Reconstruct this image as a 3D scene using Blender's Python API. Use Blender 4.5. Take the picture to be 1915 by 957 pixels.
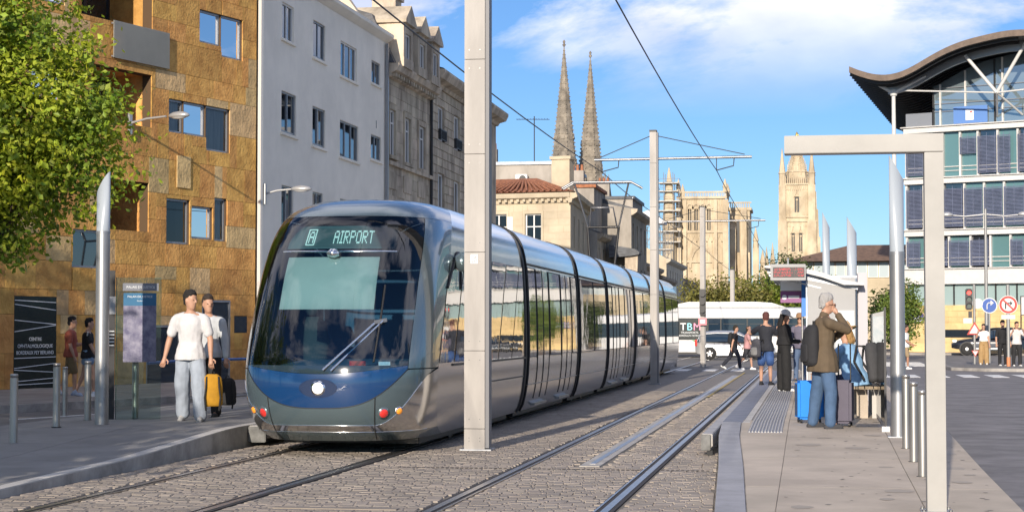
import bpy, bmesh, math, random
from math import sin, cos, tan, pi, radians, atan2, sqrt
from mathutils import Vector, Matrix, noise
random.seed(7)
sc = bpy.context.scene
C = sc.collection
for o in list(bpy.data.objects): bpy.data.objects.remove(o)

# ---------------------------------------------------------------- camera
# world: +Y runs along the tracks, +X right, z = 0 at the rail heads
camd = bpy.data.cameras.new('camera'); cam = bpy.data.objects.new('camera', camd); C.objects.link(cam)
camd.sensor_width = 36; camd.lens = 36*3400/1915; camd.clip_start = 0.1; camd.clip_end = 6000
cam.location = (0, 0, 1.55)
cam.rotation_euler = (radians(90+2.316), 0, radians(9.304))
sc.camera = cam
sc.render.resolution_x = 1024; sc.render.resolution_y = 511
# ---------------------------------------------------------------- sky, sun, exposure
SUN_EL = radians(16.5); SUN_AZ = radians(184.8)          # azimuth clockwise from +Y
w = bpy.data.worlds.new('World'); sc.world = w; w.use_nodes = True
nt = w.node_tree; nt.nodes.clear()
def wn(t): return nt.nodes.new(t)
sky = wn('ShaderNodeTexSky'); sky.sky_type = 'NISHITA'; sky.sun_disc = False
sky.sun_elevation = SUN_EL; sky.sun_rotation = SUN_AZ; sky.air_density = 1.0; sky.dust_density = 0.0; sky.ozone_density = 4.0; sky.altitude = 900
tc = wn('ShaderNodeTexCoord')
sep = wn('ShaderNodeSeparateXYZ'); nt.links.new(tc.outputs['Generated'], sep.inputs[0])
def wmath(op, a, b=None, clamp=False):
    m = wn('ShaderNodeMath'); m.operation = op; m.use_clamp = clamp
    for i, v in enumerate((a, b)):
        if v is None: continue
        if isinstance(v, (int, float)): m.inputs[i].default_value = v
        else: nt.links.new(v, m.inputs[i])
    return m.outputs[0]
zc = wmath('MAXIMUM', sep.outputs[2], 0.02)
zz = wmath('ADD', zc, 0.32)
cx = wmath('DIVIDE', sep.outputs[0], zz); cy = wmath('DIVIDE', sep.outputs[1], zz)
comb = wn('ShaderNodeCombineXYZ'); nt.links.new(cx, comb.inputs[0]); nt.links.new(cy, comb.inputs[1])
mp = wn('ShaderNodeMapping'); nt.links.new(comb.outputs[0], mp.inputs[0]); mp.inputs['Location'].default_value = (7.1, 10.2, 0.0)
n1 = wn('ShaderNodeTexNoise'); n1.inputs['Scale'].default_value = 1.6; n1.inputs['Detail'].default_value = 9; n1.inputs['Roughness'].default_value = 0.6; n1.inputs['Distortion'].default_value = 0.25
nt.links.new(mp.outputs[0], n1.inputs['Vector'])
rmp = wn('ShaderNodeMapRange'); rmp.inputs[1].default_value = 0.485; rmp.inputs[2].default_value = 0.565; nt.links.new(n1.outputs['Fac'], rmp.inputs[0])
lowf = wn('ShaderNodeMapRange'); lowf.inputs[1].default_value = 0.115; lowf.inputs[2].default_value = 0.175; nt.links.new(sep.outputs[2], lowf.inputs[0])
cm = wmath('MULTIPLY', rmp.outputs[0], lowf.outputs[0]); cm = wmath('MULTIPLY', cm, 0.9)
n2 = wn('ShaderNodeTexNoise'); n2.inputs['Scale'].default_value = 4.0; n2.inputs['Detail'].default_value = 6; nt.links.new(mp.outputs[0], n2.inputs['Vector'])
cr = wn('ShaderNodeValToRGB'); nt.links.new(n2.outputs['Fac'], cr.inputs[0])
cr.color_ramp.elements[0].position = 0.38; cr.color_ramp.elements[0].color = (4.9, 5.2, 6.8, 1)
cr.color_ramp.elements[1].position = 0.62; cr.color_ramp.elements[1].color = (7.8, 7.6, 8.2, 1)
mixc = wn('ShaderNodeMix'); mixc.data_type = 'RGBA'
tint = wn('ShaderNodeMix'); tint.data_type = 'RGBA'; tint.blend_type = 'MULTIPLY'; tint.inputs[0].default_value = 1.0
nt.links.new(sky.outputs[0], tint.inputs[6]); tint.inputs[7].default_value = (0.55, 0.65, 0.80, 1)
nt.links.new(cm, mixc.inputs[0]); nt.links.new(tint.outputs[2], mixc.inputs[6]); nt.links.new(cr.outputs[0], mixc.inputs[7])
bg = wn('ShaderNodeBackground'); bg.inputs['Strength'].default_value = 0.084
nt.links.new(mixc.outputs[2], bg.inputs[0])
wo = wn('ShaderNodeOutputWorld'); nt.links.new(bg.outputs[0], wo.inputs[0])

sl = bpy.data.lights.new('sun', 'SUN'); sl.energy = 3.1; sl.angle = radians(0.5); sl.color = (1.0, 0.89, 0.75)
so = bpy.data.objects.new('sun', sl); C.objects.link(so)
sd = Vector((sin(SUN_AZ)*cos(SUN_EL), cos(SUN_AZ)*cos(SUN_EL), sin(SUN_EL)))
so.rotation_euler = sd.to_track_quat('Z', 'Y').to_euler()
so.location = (-20, -60, 60)
sc.view_settings.view_transform = 'Standard'; sc.view_settings.look = 'None'
sc.view_settings.exposure = 0.93; sc.view_settings.gamma = 1
sc.render.engine = 'CYCLES'

# ---------------------------------------------------------------- helpers
_work = bpy.data.scenes.new('workbench')      # scratch scene, so that evaluating one mesh does not re-evaluate everything
def bake(o):
    _work.collection.objects.link(o)
    vl = _work.view_layers[0]; vl.update()
    me = bpy.data.meshes.new_from_object(o.evaluated_get(vl.depsgraph))
    _work.collection.objects.unlink(o); bpy.data.objects.remove(o)
    return me
def link(o, parent=None):
    C.objects.link(o)
    if parent is not None: o.parent = parent
    return o
def tag(o, label, cat, group=None):
    o['label'] = label; o['category'] = cat
    if group: o['group'] = group
    return o
def thing(name, label, cat, loc=(0, 0, 0), rotz=0.0, group=None):
    o = bpy.data.objects.new(name, None); C.objects.link(o)
    o.empty_display_size = 0.2
    o.location = loc; o.rotation_euler = (0, 0, rotz)
    return tag(o, label, cat, group)
def struct(o): o['kind'] = 'structure'; return o
def stuff(o): o['kind'] = 'stuff'; return o
def copy_tree(o, parent=None):
    c = o.copy(); C.objects.link(c); c.parent = parent
    for ch in o.children: copy_tree(ch, c)
    return c

class MB:
    """collects faces of one mesh"""
    def __init__(s): s.v = []; s.f = []; s.sm = []
    def add(s, vs, fs, smooth=False):
        b = len(s.v); s.v += [tuple(p) for p in vs]
        for f in fs: s.f.append(tuple(i+b for i in f)); s.sm.append(smooth)
        return s
    def box(s, a, b):
        x0, y0, z0 = a; x1, y1, z1 = b
        if x0 > x1: x0, x1 = x1, x0
        if y0 > y1: y0, y1 = y1, y0
        if z0 > z1: z0, z1 = z1, z0
        return s.add([(x0,y0,z0),(x1,y0,z0),(x1,y1,z0),(x0,y1,z0),(x0,y0,z1),(x1,y0,z1),(x1,y1,z1),(x0,y1,z1)],
              [(0,3,2,1),(4,5,6,7),(0,1,5,4),(1,2,6,5),(2,3,7,6),(3,0,4,7)])
    def cbox(s, c, d): return s.box([c[i]-d[i]/2 for i in range(3)], [c[i]+d[i]/2 for i in range(3)])
    def tube(s, pts, r, n=8, cap=True, smooth=True):
        """r number or list; pts polyline"""
        pts = [Vector(p) for p in pts]; k = len(pts)
        rs = r if isinstance(r, (list, tuple)) else [r]*k
        vs = []; up = None
        for i, p in enumerate(pts):
            d = (pts[min(i+1, k-1)]-pts[max(i-1, 0)]).normalized()
            if up is None:
                up = Vector((0, 0, 1)) if abs(d.z) < 0.9 else Vector((1, 0, 0))
            a = d.cross(up).normalized(); b = a.cross(d).normalized(); up = b
            for j in range(n):
                t = 2*pi*j/n; vs.append(p+(a*cos(t)+b*sin(t))*rs[i])
        fs = []
        for i in range(k-1):
            for j in range(n):
                j2 = (j+1) % n; fs.append((i*n+j, i*n+j2, (i+1)*n+j2, (i+1)*n+j))
        s.add(vs, fs, smooth)
        if cap:
            s.add(vs[:n], [tuple(range(n))[::-1]]); s.add(vs[-n:], [tuple(range(n))])
        return s
    def bar(s, p, q, wd, ht, up=(0, 0, 1)):
        p = Vector(p); q = Vector(q); d = (q-p).normalized(); up = Vector(up)
        if abs(d.dot(up)) > .95: up = Vector((0, 1, 0))
        a = d.cross(up).normalized()*wd/2; b = a.cross(d).normalized()*ht/2
        vs = [p-a-b, p+a-b, p+a+b, p-a+b, q-a-b, q+a-b, q+a+b, q-a+b]
        return s.add(vs, [(0,1,2,3),(7,6,5,4),(0,4,5,1),(1,5,6,2),(2,6,7,3),(3,7,4,0)])
    def lathe(s, c, prof, n=16, smooth=True, sx=1, sy=1):
        """prof [(r, z)]"""
        vs = []; k = len(prof)
        for r, z in prof:
            for j in range(n):
                t = 2*pi*j/n; vs.append((c[0]+r*cos(t)*sx, c[1]+r*sin(t)*sy, c[2]+z))
        fs = [(i*n+j, i*n+(j+1) % n, (i+1)*n+(j+1) % n, (i+1)*n+j) for i in range(k-1) for j in range(n)]
        s.add(vs, fs, smooth)
        s.add(vs[:n], [tuple(range(n))[::-1]]); s.add(vs[-n:], [tuple(range(n))])
        return s
    def prism(s, poly, a, b, axis='y'):
        """2-D polygon [(p, q)] swept along axis a..b : axis y -> (p, t, q), x -> (t, p, q), z -> (p, q, t)"""
        def m(p, t): return {'y': (p[0], t, p[1]), 'x': (t, p[0], p[1]), 'z': (p[0], p[1], t)}[axis]
        n = len(poly); vs = [m(p, a) for p in poly]+[m(p, b) for p in poly]
        fs = [(i, (i+1) % n, n+(i+1) % n, n+i) for i in range(n)]+[tuple(range(n))[::-1], tuple(range(n, 2*n))]
        return s.add(vs, fs)
    def grid(s, fn, us, vs_, smooth=True, flip=False):
        nu, nv = len(us), len(vs_)
        P = [fn(u, v) for v in vs_ for u in us]
        fs = [(j*nu+i, j*nu+i+1, (j+1)*nu+i+1, (j+1)*nu+i) for j in range(nv-1) for i in range(nu-1)]
        if flip: fs = [f[::-1] for f in fs]
        return s.add(P, fs, smooth)
    def disc(s, c, r, n=20, axis='y', t=0.0, sx=1.0):
        """flat disc, or a short drum of thickness t, along axis"""
        def m(a, b, h): return {'y': (c[0]+a, c[1]+h, c[2]+b), 'x': (c[0]+h, c[1]+a, c[2]+b), 'z': (c[0]+a, c[1]+b, c[2]+h)}[axis]
        A = [m(r*sx*cos(2*pi*i/n), r*sin(2*pi*i/n), 0) for i in range(n)]
        if t == 0: return s.add(A, [tuple(range(n))])
        B = [m(r*sx*cos(2*pi*i/n), r*sin(2*pi*i/n), t) for i in range(n)]
        return s.add(A+B, [tuple(range(n)), tuple(range(n, 2*n))[::-1]]+[(i, (i+1) % n, n+(i+1) % n, n+i) for i in range(n)])
    def mesh(s, name):
        me = bpy.data.meshes.new(name); me.from_pydata(s.v, [], s.f)
        me.polygons.foreach_set('use_smooth', s.sm); me.update(); return me
    def build(s, name, mat, parent=None, bevel=0, fixn=True):
        me = s.mesh(name)
        if fixn or bevel:
            bm = bmesh.new(); bm.from_mesh(me)
            if bevel:
                bmesh.ops.remove_doubles(bm, verts=bm.verts, dist=1e-5)
                bmesh.ops.bevel(bm, geom=[e for e in bm.edges if e.is_manifold and e.calc_face_angle(0) > 0.5], offset=bevel, segments=2, affect='EDGES', clamp_overlap=True)
            if fixn: bmesh.ops.recalc_face_normals(bm, faces=bm.faces)
            bm.to_mesh(me); bm.free()
        o = bpy.data.objects.new(name, me); link(o, parent)
        if mat is not None: me.materials.append(mat)
        return o
def bx(name, a, b, mat, parent=None, bevel=0): return MB().box(a, b).build(name, mat, parent, bevel)

_unit = {}
def unit_box(mat, bev=0.0):
    k = (mat.name, bev)
    if k not in _unit:
        m = MB().box((-.5, -.5, -.5), (.5, .5, .5))
        me = m.mesh('piece'); me.materials.append(mat); _unit[k] = me
    return _unit[k]
def piece(name, c, d, mat, parent):
    """one box piece that shares a unit mesh"""
    o = bpy.data.objects.new(name, unit_box(mat)); o.location = c; o.scale = d
    return link(o, parent)

def text(s, size, mat, parent, loc, rot=(pi/2, 0, 0), name='lettering', align='CENTER', depth=0.002, sx=1.0):
    cu = bpy.data.curves.new('t', 'FONT'); cu.body = s; cu.size = size; cu.align_x = align; cu.extrude = depth; cu.resolution_u = 3
    me = bake(bpy.data.objects.new('t', cu)); bpy.data.curves.remove(cu)
    for v in me.vertices: v.co.x *= sx
    me.materials.clear(); me.materials.append(mat)
    ob = bpy.data.objects.new(name, me); link(ob, parent); ob.location = loc; ob.rotation_euler = rot
    return ob

# ---------------------------------------------------------------- materials
MATS = {}
def mat(name, col, rough=0.6, metal=0.0, var=0.0, scale=3.0, bump=0.0, bscale=None, spec=0.5, col2=None, per_obj=0.0, coat=0.0, detail=5.0, emit=None, estr=0.0, stretch=None, ior=None, dist=0.01, island=0.0, trans=0.0):
    """principled material; noise variation in object space, random value per object or island"""
    m = bpy.data.materials.new(name); m.use_nodes = True; t = m.node_tree; N = t.nodes; Lk = t.links
    b = N['Principled BSDF']
    b.inputs['Base Color'].default_value = (*col, 1); b.inputs['Roughness'].default_value = rough
    b.inputs['Metallic'].default_value = metal; b.inputs['Specular IOR Level'].default_value = spec
    if ior: b.inputs['IOR'].default_value = ior
    if coat: b.inputs['Coat Weight'].default_value = coat; b.inputs['Coat Roughness'].default_value = 0.04
    if emit: b.inputs['Emission Color'].default_value = (*emit, 1); b.inputs['Emission Strength'].default_value = estr
    vec = None
    if var or bump or per_obj or island:
        g = N.new('ShaderNodeNewGeometry'); mpn = N.new('ShaderNodeMapping'); Lk.new(g.outputs['Position'], mpn.inputs[0])
        if stretch: mpn.inputs['Scale'].default_value = stretch
        vec = mpn.outputs[0]
    outc = None
    if var or col2:
        n = N.new('ShaderNodeTexNoise'); n.inputs['Scale'].default_value = scale; n.inputs['Detail'].default_value = detail; n.inputs['Roughness'].default_value = 0.62
        if vec: Lk.new(vec, n.inputs['Vector'])
        r = N.new('ShaderNodeValToRGB'); Lk.new(n.outputs['Fac'], r.inputs[0])
        c2 = col2 or tuple(max(0, c*(1-var)) for c in col); c1 = col if col2 else tuple(c*(1+var) for c in col)
        r.color_ramp.elements[0].position = 0.36; r.color_ramp.elements[0].color = (*c2, 1)
        r.color_ramp.elements[1].position = 0.64; r.color_ramp.elements[1].color = (*c1, 1)
        outc = r.outputs[0]
    if per_obj or island:
        if island: gi = N.new('ShaderNodeNewGeometry'); rnd = gi.outputs['Random Per Island']
        else: oi = N.new('ShaderNodeObjectInfo'); rnd = oi.outputs['Random']
        amt = per_obj or island
        mr = N.new('ShaderNodeMapRange'); Lk.new(rnd, mr.inputs[0]); mr.inputs[3].default_value = 1-amt; mr.inputs[4].default_value = 1+amt
        hsv = N.new('ShaderNodeHueSaturation'); Lk.new(mr.outputs[0], hsv.inputs['Value'])
        mh = N.new('ShaderNodeMath'); mh.operation = 'MULTIPLY'; Lk.new(rnd, mh.inputs[0]); mh.inputs[1].default_value = 7.31
        fr = N.new('ShaderNodeMath'); fr.operation = 'FRACT'; Lk.new(mh.outputs[0], fr.inputs[0])
        mr2 = N.new('ShaderNodeMapRange'); Lk.new(fr.outputs[0], mr2.inputs[0]); mr2.inputs[3].default_value = 0.5-amt*.05; mr2.inputs[4].default_value = 0.5+amt*.05
        Lk.new(mr2.outputs[0], hsv.inputs['Hue'])
        if outc: Lk.new(outc, hsv.inputs['Color'])
        else: hsv.inputs['Color'].default_value = (*col, 1)
        outc = hsv.outputs[0]
    if outc: Lk.new(outc, b.inputs['Base Color'])
    if bump:
        n = N.new('ShaderNodeTexNoise'); n.inputs['Scale'].default_value = bscale or scale*4; n.inputs['Detail'].default_value = 6
        Lk.new(vec, n.inputs['Vector'])
        bp = N.new('ShaderNodeBump'); bp.inputs['Strength'].default_value = bump; bp.inputs['Distance'].default_value = dist
        Lk.new(n.outputs['Fac'], bp.inputs['Height']); Lk.new(bp.outputs[0], b.inputs['Normal'])
    if trans:
        tr = N.new('ShaderNodeBsdfTranslucent'); mx = N.new('ShaderNodeMixShader'); mx.inputs[0].default_value = trans
        if outc: Lk.new(outc, tr.inputs[0])
        else: tr.inputs[0].default_value = (*col, 1)
        Lk.new(b.outputs[0], mx.inputs[1]); Lk.new(tr.outputs[0], mx.inputs[2]); Lk.new(mx.outputs[0], N['Material Output'].inputs[0])
    MATS[name] = m
    return m
def glass(name, tint, refl_ior=1.5, rough=0.0):
    """thin pane: tinted straight-through light plus fresnel reflection"""
    m = bpy.data.materials.new(name); m.use_nodes = True; t = m.node_tree; N = t.nodes; Lk = t.links
    N.remove(N['Principled BSDF'])
    tr = N.new('ShaderNodeBsdfTransparent'); tr.inputs[0].default_value = (*tint, 1)
    gl = N.new('ShaderNodeBsdfGlossy'); gl.inputs['Roughness'].default_value = rough
    fr = N.new('ShaderNodeFresnel'); fr.inputs[0].default_value = refl_ior
    mx = N.new('ShaderNodeMixShader'); Lk.new(fr.outputs[0], mx.inputs[0]); Lk.new(tr.outputs[0], mx.inputs[1]); Lk.new(gl.outputs[0], mx.inputs[2])
    Lk.new(mx.outputs[0], N['Material Output'].inputs[0]); MATS[name] = m
    return m
# ================================================================ materials of the setting
M_asph = mat('asphalt', (0.175, 0.165, 0.165), 0.85, var=0.25, scale=1.2, bump=0.5, bscale=60, dist=0.006)
M_asph2 = mat('worn_asphalt', (0.17, 0.16, 0.15), 0.85, var=0.2, scale=0.6, bump=0.4, bscale=50, dist=0.005)
M_mortar = mat('joint_mortar', (0.19, 0.168, 0.14), 0.95, var=0.3, scale=4)
M_sett = mat('stone_sett', (0.27, 0.23, 0.19), 0.7, var=0.15, scale=1.1, detail=8, bump=0.4, bscale=55, dist=0.004, per_obj=0.12)
M_sett_i = mat('stone_sett_mass', (0.27, 0.23, 0.19), 0.7, var=0.15, scale=1.1, detail=8, bump=0.4, bscale=55, dist=0.004, island=0.12)
M_conc = mat('platform_concrete', (0.445, 0.38, 0.305), 0.8, var=0.13, scale=1.1, bump=0.25, bscale=80, dist=0.003, per_obj=0.05)
M_concd = mat('kerb_concrete', (0.33, 0.31, 0.285), 0.85, var=0.28, scale=2.2, bump=0.4, bscale=25, dist=0.006)
M_strip = mat('grey_ribbed_edge', (0.20, 0.21, 0.25), 0.7, var=0.12, scale=3)
M_lip = mat('pale_edge_stone', (0.47, 0.45, 0.42), 0.75, var=0.1, scale=3, bump=0.2)
M_tact = mat('tactile_rib', (0.24, 0.245, 0.28), 0.6, var=0.15, scale=4)
M_rail = mat('polished_rail', (0.42, 0.40, 0.38), 0.30, metal=1.0, var=0.1, scale=5)
M_groove = mat('rail_groove', (0.035, 0.03, 0.028), 0.8)
M_aps = mat('power_rail_cover', (0.42, 0.39, 0.34), 0.6, var=0.2, scale=2.5)
M_mark = mat('road_paint', (0.72, 0.71, 0.68), 0.7, var=0.2, scale=5)
M_ochre = mat('worn_yellow_line', (0.45, 0.33, 0.10), 0.75, var=0.3, scale=4)

def plane(name, pts, z, m, parent=None):
    return MB().add([(p[0], p[1], z) for p in pts], [tuple(range(len(pts)))]).build(name, m, parent)
# ================================================================ ground, roads
g = plane('ground', [(-2500, -300), (2500, -300), (2500, 5000), (-2500, 5000)], -0.05, M_asph2); struct(g)
r = plane('road', [(1.6, -20), (40, -20), (40, 115), (1.6, 115)], -0.012, M_asph); struct(r)
r = plane('road', [(-40, 64), (1.6, 64), (1.6, 115), (-40, 115)], -0.016, M_asph2); struct(r)
r = plane('road', [(-30, -20), (-10.4, -20), (-10.4, 64), (-30, 64)], -0.016, M_asph2); struct(r)
tb = plane('trackbed', [(-7.6, -10), (-0.6, -10), (-0.6, 64), (-7.6, 64)], -0.014, M_mortar); struct(tb)

# ---------------------------------------------------------------- rails
RX = [-6.64, -5.14, -3.23, -1.74]
for rx in RX:
    s = 1 if rx in (-6.64, -3.23) else -1          # groove on the inner side
    e = thing('rail', 'grooved steel tram rail let into the stone setts', 'rail', (rx, 0, 0), group='tram rails'); 
    bx('rail_head', (-0.034, -8, -0.03), (0.034, 110, 0.006), M_rail, e)
    bx('groove', (s*0.034, -8, -0.03), (s*0.078, 110, -0.004), M_groove, e)
    bx('guard_lip', (s*0.078, -8, -0.03), (s*0.098, 110, 0.004), M_rail, e)
    bx('rail_bed', (-s*0.034, -8, -0.03), (-s*0.075, 110, 0.001), M_groove, e)
    del e['label']; del e['category']; del e['group']; e['kind'] = 'structure'
# third rail strips between the running rails
for cxp, y0 in ((-2.485, 20.6), (-5.89, 27.0)):
    e = bpy.data.objects.new('power_rail', None); link(e); struct(e); e.location = (cxp, 0, 0)
    k = 0; y = y0
    while y < 62:
        L = 8.0; bx('cover_section', (-0.115, y, -0.02), (0.115, min(y+L, 62)-0.02, 0.005), M_aps, e); y += L
    bx('contact_bar', (-0.035, y0+0.3, 0.0), (0.035, 62, 0.0085), M_rail, e)
yl = plane('yellow_line', [(-2.36, 42), (-2.30, 42), (-2.30, 66), (-2.36, 66)], 0.010, M_ochre); struct(yl)

# ---------------------------------------------------------------- setts
def in_strip(x0, x1):
    for rx in RX:
        if x1 > rx-0.105 and x0 < rx+0.105: return True
    return False
def edgeY(x): return 14.95+(x+5.1)*0.165       # where the near edge of the picture meets the ground
setts = []
bounds = [-7.36]+sum([[rx-0.105, rx+0.105] for rx in RX], [])+[-0.80]
segs = [(bounds[i], bounds[i+1]) for i in range(0, len(bounds), 2)]
rowi = 0; y = 13.2
while y < 46:
    d = random.uniform(0.095, 0.115)
    for (a, b) in segs:
        if b < -0.8+0.01 or True:
            bb = b
            if a > -1.7: bb = -0.80-max(0, min(1, (y-15)/10))*0.43
            x = a+(-random.random()*0.15)
            while x < bb:
                L = random.uniform(0.11, 0.19)
                x0, x1 = max(x, a)+0.003, min(x+L, bb)-0.003
                if x1-x0 > 0.05: setts.append((x0, x1, y+0.003, y+d-0.003))
                x += L
    y += d; rowi += 1
def skip(s):
    for c, y0 in ((-2.485, 20.6), (-5.89, 27.0)):
        if s[3] > y0 and s[1] > c-0.12 and s[0] < c+0.12: return True
    return False
setts = [s for s in setts if not skip(s)]
vis = sorted([s for s in setts if s[2] > edgeY((s[0]+s[1])/2) and s[0] > -7.3], key=lambda s: s[2]-edgeY((s[0]+s[1])/2))[:300]
vset = set(vis)
su = MB().add([(-.5, -.5, -1), (.5, -.5, -1), (.5, .5, -1), (-.5, .5, -1), (-.49, -.485, -.3), (.49, -.485, -.3), (.49, .485, -.3), (-.49, .485, -.3), (-.465, -.43, 0), (.465, -.43, 0.0), (.465, .43, 0), (-.465, .43, 0.0)],
   [(0,1,5,4),(1,2,6,5),(2,3,7,6),(3,0,4,7),(4,5,9,8),(5,6,10,9),(6,7,11,10),(7,4,8,11),(8,9,10,11)]).mesh('sett'); su.materials.append(M_sett)
for s in vis:
    o = bpy.data.objects.new('sett', su); o.location = ((s[0]+s[1])/2, (s[2]+s[3])/2, random.uniform(-0.002, 0.002)); o.scale = (s[1]-s[0], s[3]-s[2], 0.02)
    o.rotation_euler = (random.gauss(0, 0.004), random.gauss(0, 0.004), random.gauss(0, 0.015)); link(o, tb)
mb = MB()
for s in setts:
    if s in vset: continue
    x0, x1, y0, y1 = s; h = random.uniform(-0.0025, 0.002); i = 0.005; t1 = random.gauss(0, .0006); t2 = random.gauss(0, .0006)
    mb.add([(x0, y0, -.016), (x1, y0, -.016), (x1, y1, -.016), (x0, y1, -.016), (x0+i, y0+i, h+t1), (x1-i, y0+i, h+t2), (x1-i, y1-i, h-t1), (x0+i, y1-i, h-t2)],
           [(0,1,5,4),(1,2,6,5),(2,3,7,6),(3,0,4,7),(4,5,6,7)])
stuff(mb.build('setts', M_sett_i, tb, fixn=False))
far = plane('paving', [(-7.36, 46), (-1.2, 46), (-1.2, 64), (-7.36, 64)], -0.004, mat('far_setts', (0.21, 0.185, 0.16), 0.7, var=0.3, scale=9, bump=0.6, bscale=22, stretch=(1, 1.6, 1)), tb)
# slot drain across the tracks and a steel cover between them
dr = MB()
for i in range(64):
    x = -4.6+i*0.055
    if in_strip(x, x+.035): continue
    dr.box((x, 20.1, -0.01), (x+0.033, 20.13, 0.007))
struct(stuff(dr.build('slot_drain', M_groove)))['kind'] = 'structure'
struct(bx('metal_cover_strip', (-4.62, 15.33, -0.01), (-3.52, 15.45, 0.009), M_sett))

# ---------------------------------------------------------------- right platform
RZ = [(11.5, 0.0), (15.2, 0.04), (19.3, 0.12), (23.0, 0.22), (25.5, 0.27), (58, 0.27), (63, 0.0)]
RE = [(11.5, -0.62), (15.2, -0.79), (19.3, -0.96), (23.0, -1.14), (25.5, -1.21), (60, -1.25), (63, -1.25)]
LZ = [(8, 0.0), (13.5, 0.03), (16, 0.08), (19.2, 0.135), (22.7, 0.28), (58, 0.28), (62, 0.0)]
def lerp(T, y):
    if y <= T[0][0]: return T[0][1]
    for (a, va), (b, vb) in zip(T, T[1:]):
        if y <= b: return va+(vb-va)*(y-a)/(b-a)
    return T[-1][1]
def slab(name, x0f, x1f, y0, y1, T, m, parent, up=0.0, th=0.06, n=4):
    """paving slab that follows the platform's slope"""
    A = MB(); ys = [y0+(y1-y0)*i/n for i in range(n+1)]; v = []
    for yy in ys:
        z = lerp(T, yy)+up; xa = x0f(yy) if callable(x0f) else x0f; xb = x1f(yy) if callable(x1f) else x1f
        v += [(xa, yy, z), (xb, yy, z), (xb, yy, z-th), (xa, yy, z-th)]
    f = []
    for i in range(n):
        a = i*4; b = a+4
        f += [(a, a+1, b+1, b), (a+1, a+2, b+2, b+1), (a+3, a, b, b+3)]
    f += [(0, 3, 2, 1), (n*4, n*4+1, n*4+2, n*4+3)]
    return A.add(v, f).build(name, m, parent)
pr = bpy.data.objects.new('platform_right', None); link(pr); struct(pr)
for i in range(14):
    slab('platform_core', lambda y: lerp(RE, y)+0.02, 1.72, 11.5+i*3.68, 11.5+(i+1)*3.68, RZ, M_concd, pr, up=-0.012, th=0.35)
# concrete slabs between open joints
cols = [(-0.29, 0.94), (0.95, 1.735)]
y = 11.5; k = 0
while y < 62.5:
    L = 2.9
    for (a, b) in cols: slab('slab', a, b, y+0.004, y+L-0.004, RZ, M_conc, pr)
    slab('slab', (lambda yy: lerp(RE, yy)+0.27) if y < 23.4 else -0.80, -0.298, y+0.004, min(y+L, 63)-0.004, RZ, M_conc, pr)
    y += L
# ribbed grey strip at the ramp's edge
rb = MB(); y = 13.0
while y < 25.4:
    z = lerp(RZ, y); x = lerp(RE, y)
    rb.box((x+0.0, y, z-0.05), (x+0.255, y+0.034, z+0.010)); y += 0.052
stuff(rb.build('ribbed_edge_strip', M_strip, pr))
slab('edge_strip_base', lambda y: lerp(RE, y)+0.005, lambda y: lerp(RE, y)+0.26, 11.5, 25.4, RZ, M_strip, pr, up=-0.006, th=0.2, n=16)
y = 25.42
while y < 62:
    slab('edge_slab', lambda y: lerp(RE, y), -0.93, y, y+1.19, RZ, M_strip, pr, n=1); y += 1.2
    slab('edge_slab', -0.925, -0.83, y-1.2, y-0.01, RZ, M_lip, pr, n=1)
# projecting steel nosing that starts where the ramp is level with the tram floor
eb = bpy.data.objects.new('platform_edge_beam', None); link(eb, pr)
M_nose = mat('nosing_grey', (0.38, 0.36, 0.34), 0.55, var=0.15, scale=3); M_capd = mat('weathered_cap', (0.13, 0.13, 0.125), 0.6, var=0.3, scale=9); M_dark = mat('dark_rubber', (0.018, 0.018, 0.02), 0.7); M_steel = mat('galvanised', (0.26, 0.26, 0.265), 0.42, metal=0.9, var=0.2, scale=6)
bx('edge_beam', (-1.335, 22.7, 0.10), (-1.20, 60, 0.262), M_nose, pr, bevel=0.008)
bx('end_cap', (-1.34, 22.63, 0.06), (-1.225, 22.695, 0.255), M_capd, pr, bevel=0.006)
bx('end_bracket', (-1.27, 22.66, -0.02), (-1.20, 22.80, 0.06), M_dark, pr)
# tactile ribs
slab('tactile_base', -0.80, -0.36, 23.6, 42, RZ, M_tact, pr, up=0.002, th=0.03, n=10)
tr = MB()
for i in range(11):
    x = -0.79+i*0.0405
    ys = [23.62, 24.5, 25.5, 30, 36, 41.98]
    for a, b in zip(ys, ys[1:]):
        za, zb = lerp(RZ, a)+0.002, lerp(RZ, b)+0.002
        tr.add([(x, a, za), (x+.02, a, za), (x+.017, a, za+.012), (x+.003, a, za+.012), (x, b, zb), (x+.02, b, zb), (x+.017, b, zb+.012), (x+.003, b, zb+.012)],
               [(0,1,2,3),(7,6,5,4),(3,2,6,7),(1,5,6,2),(0,3,7,4)])
stuff(tr.build('tactile_ribs', M_lip, pr))
# trodden-in gum and stains
def spots(name, n, x0, x1, y0, y1, T, m, parent, seed, r0=.010, r1=.028):
    A = MB(); R_ = random.Random(seed)
    for _ in range(n):
        x, y = R_.uniform(x0, x1), y0+(y1-y0)*R_.random()**1.6; r = R_.uniform(r0, r1); k = 7; z = lerp(T, y)+.003
        A.add([(x+r*cos(2*pi*i/k)*R_.uniform(.7, 1.2), y+r*sin(2*pi*i/k)*R_.uniform(.7, 1.2), z+(lerp(T, y+.05)-lerp(T, y))*20*r*sin(2*pi*i/k)) for i in range(k)], [tuple(range(k))])
    return stuff(A.build(name, m, parent))
M_gum = mat('trodden_gum', (0.20, 0.185, 0.17), 0.8); M_stain = mat('oil_stain', (0.35, 0.305, 0.25), 0.7)
spots('gum_spots', 170, -.25, 1.68, 14.6, 40, RZ, M_gum, pr, 3); spots('stains', 26, -.2, 1.6, 14.8, 30, RZ, M_stain, pr, 4, .05, .16)
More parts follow.
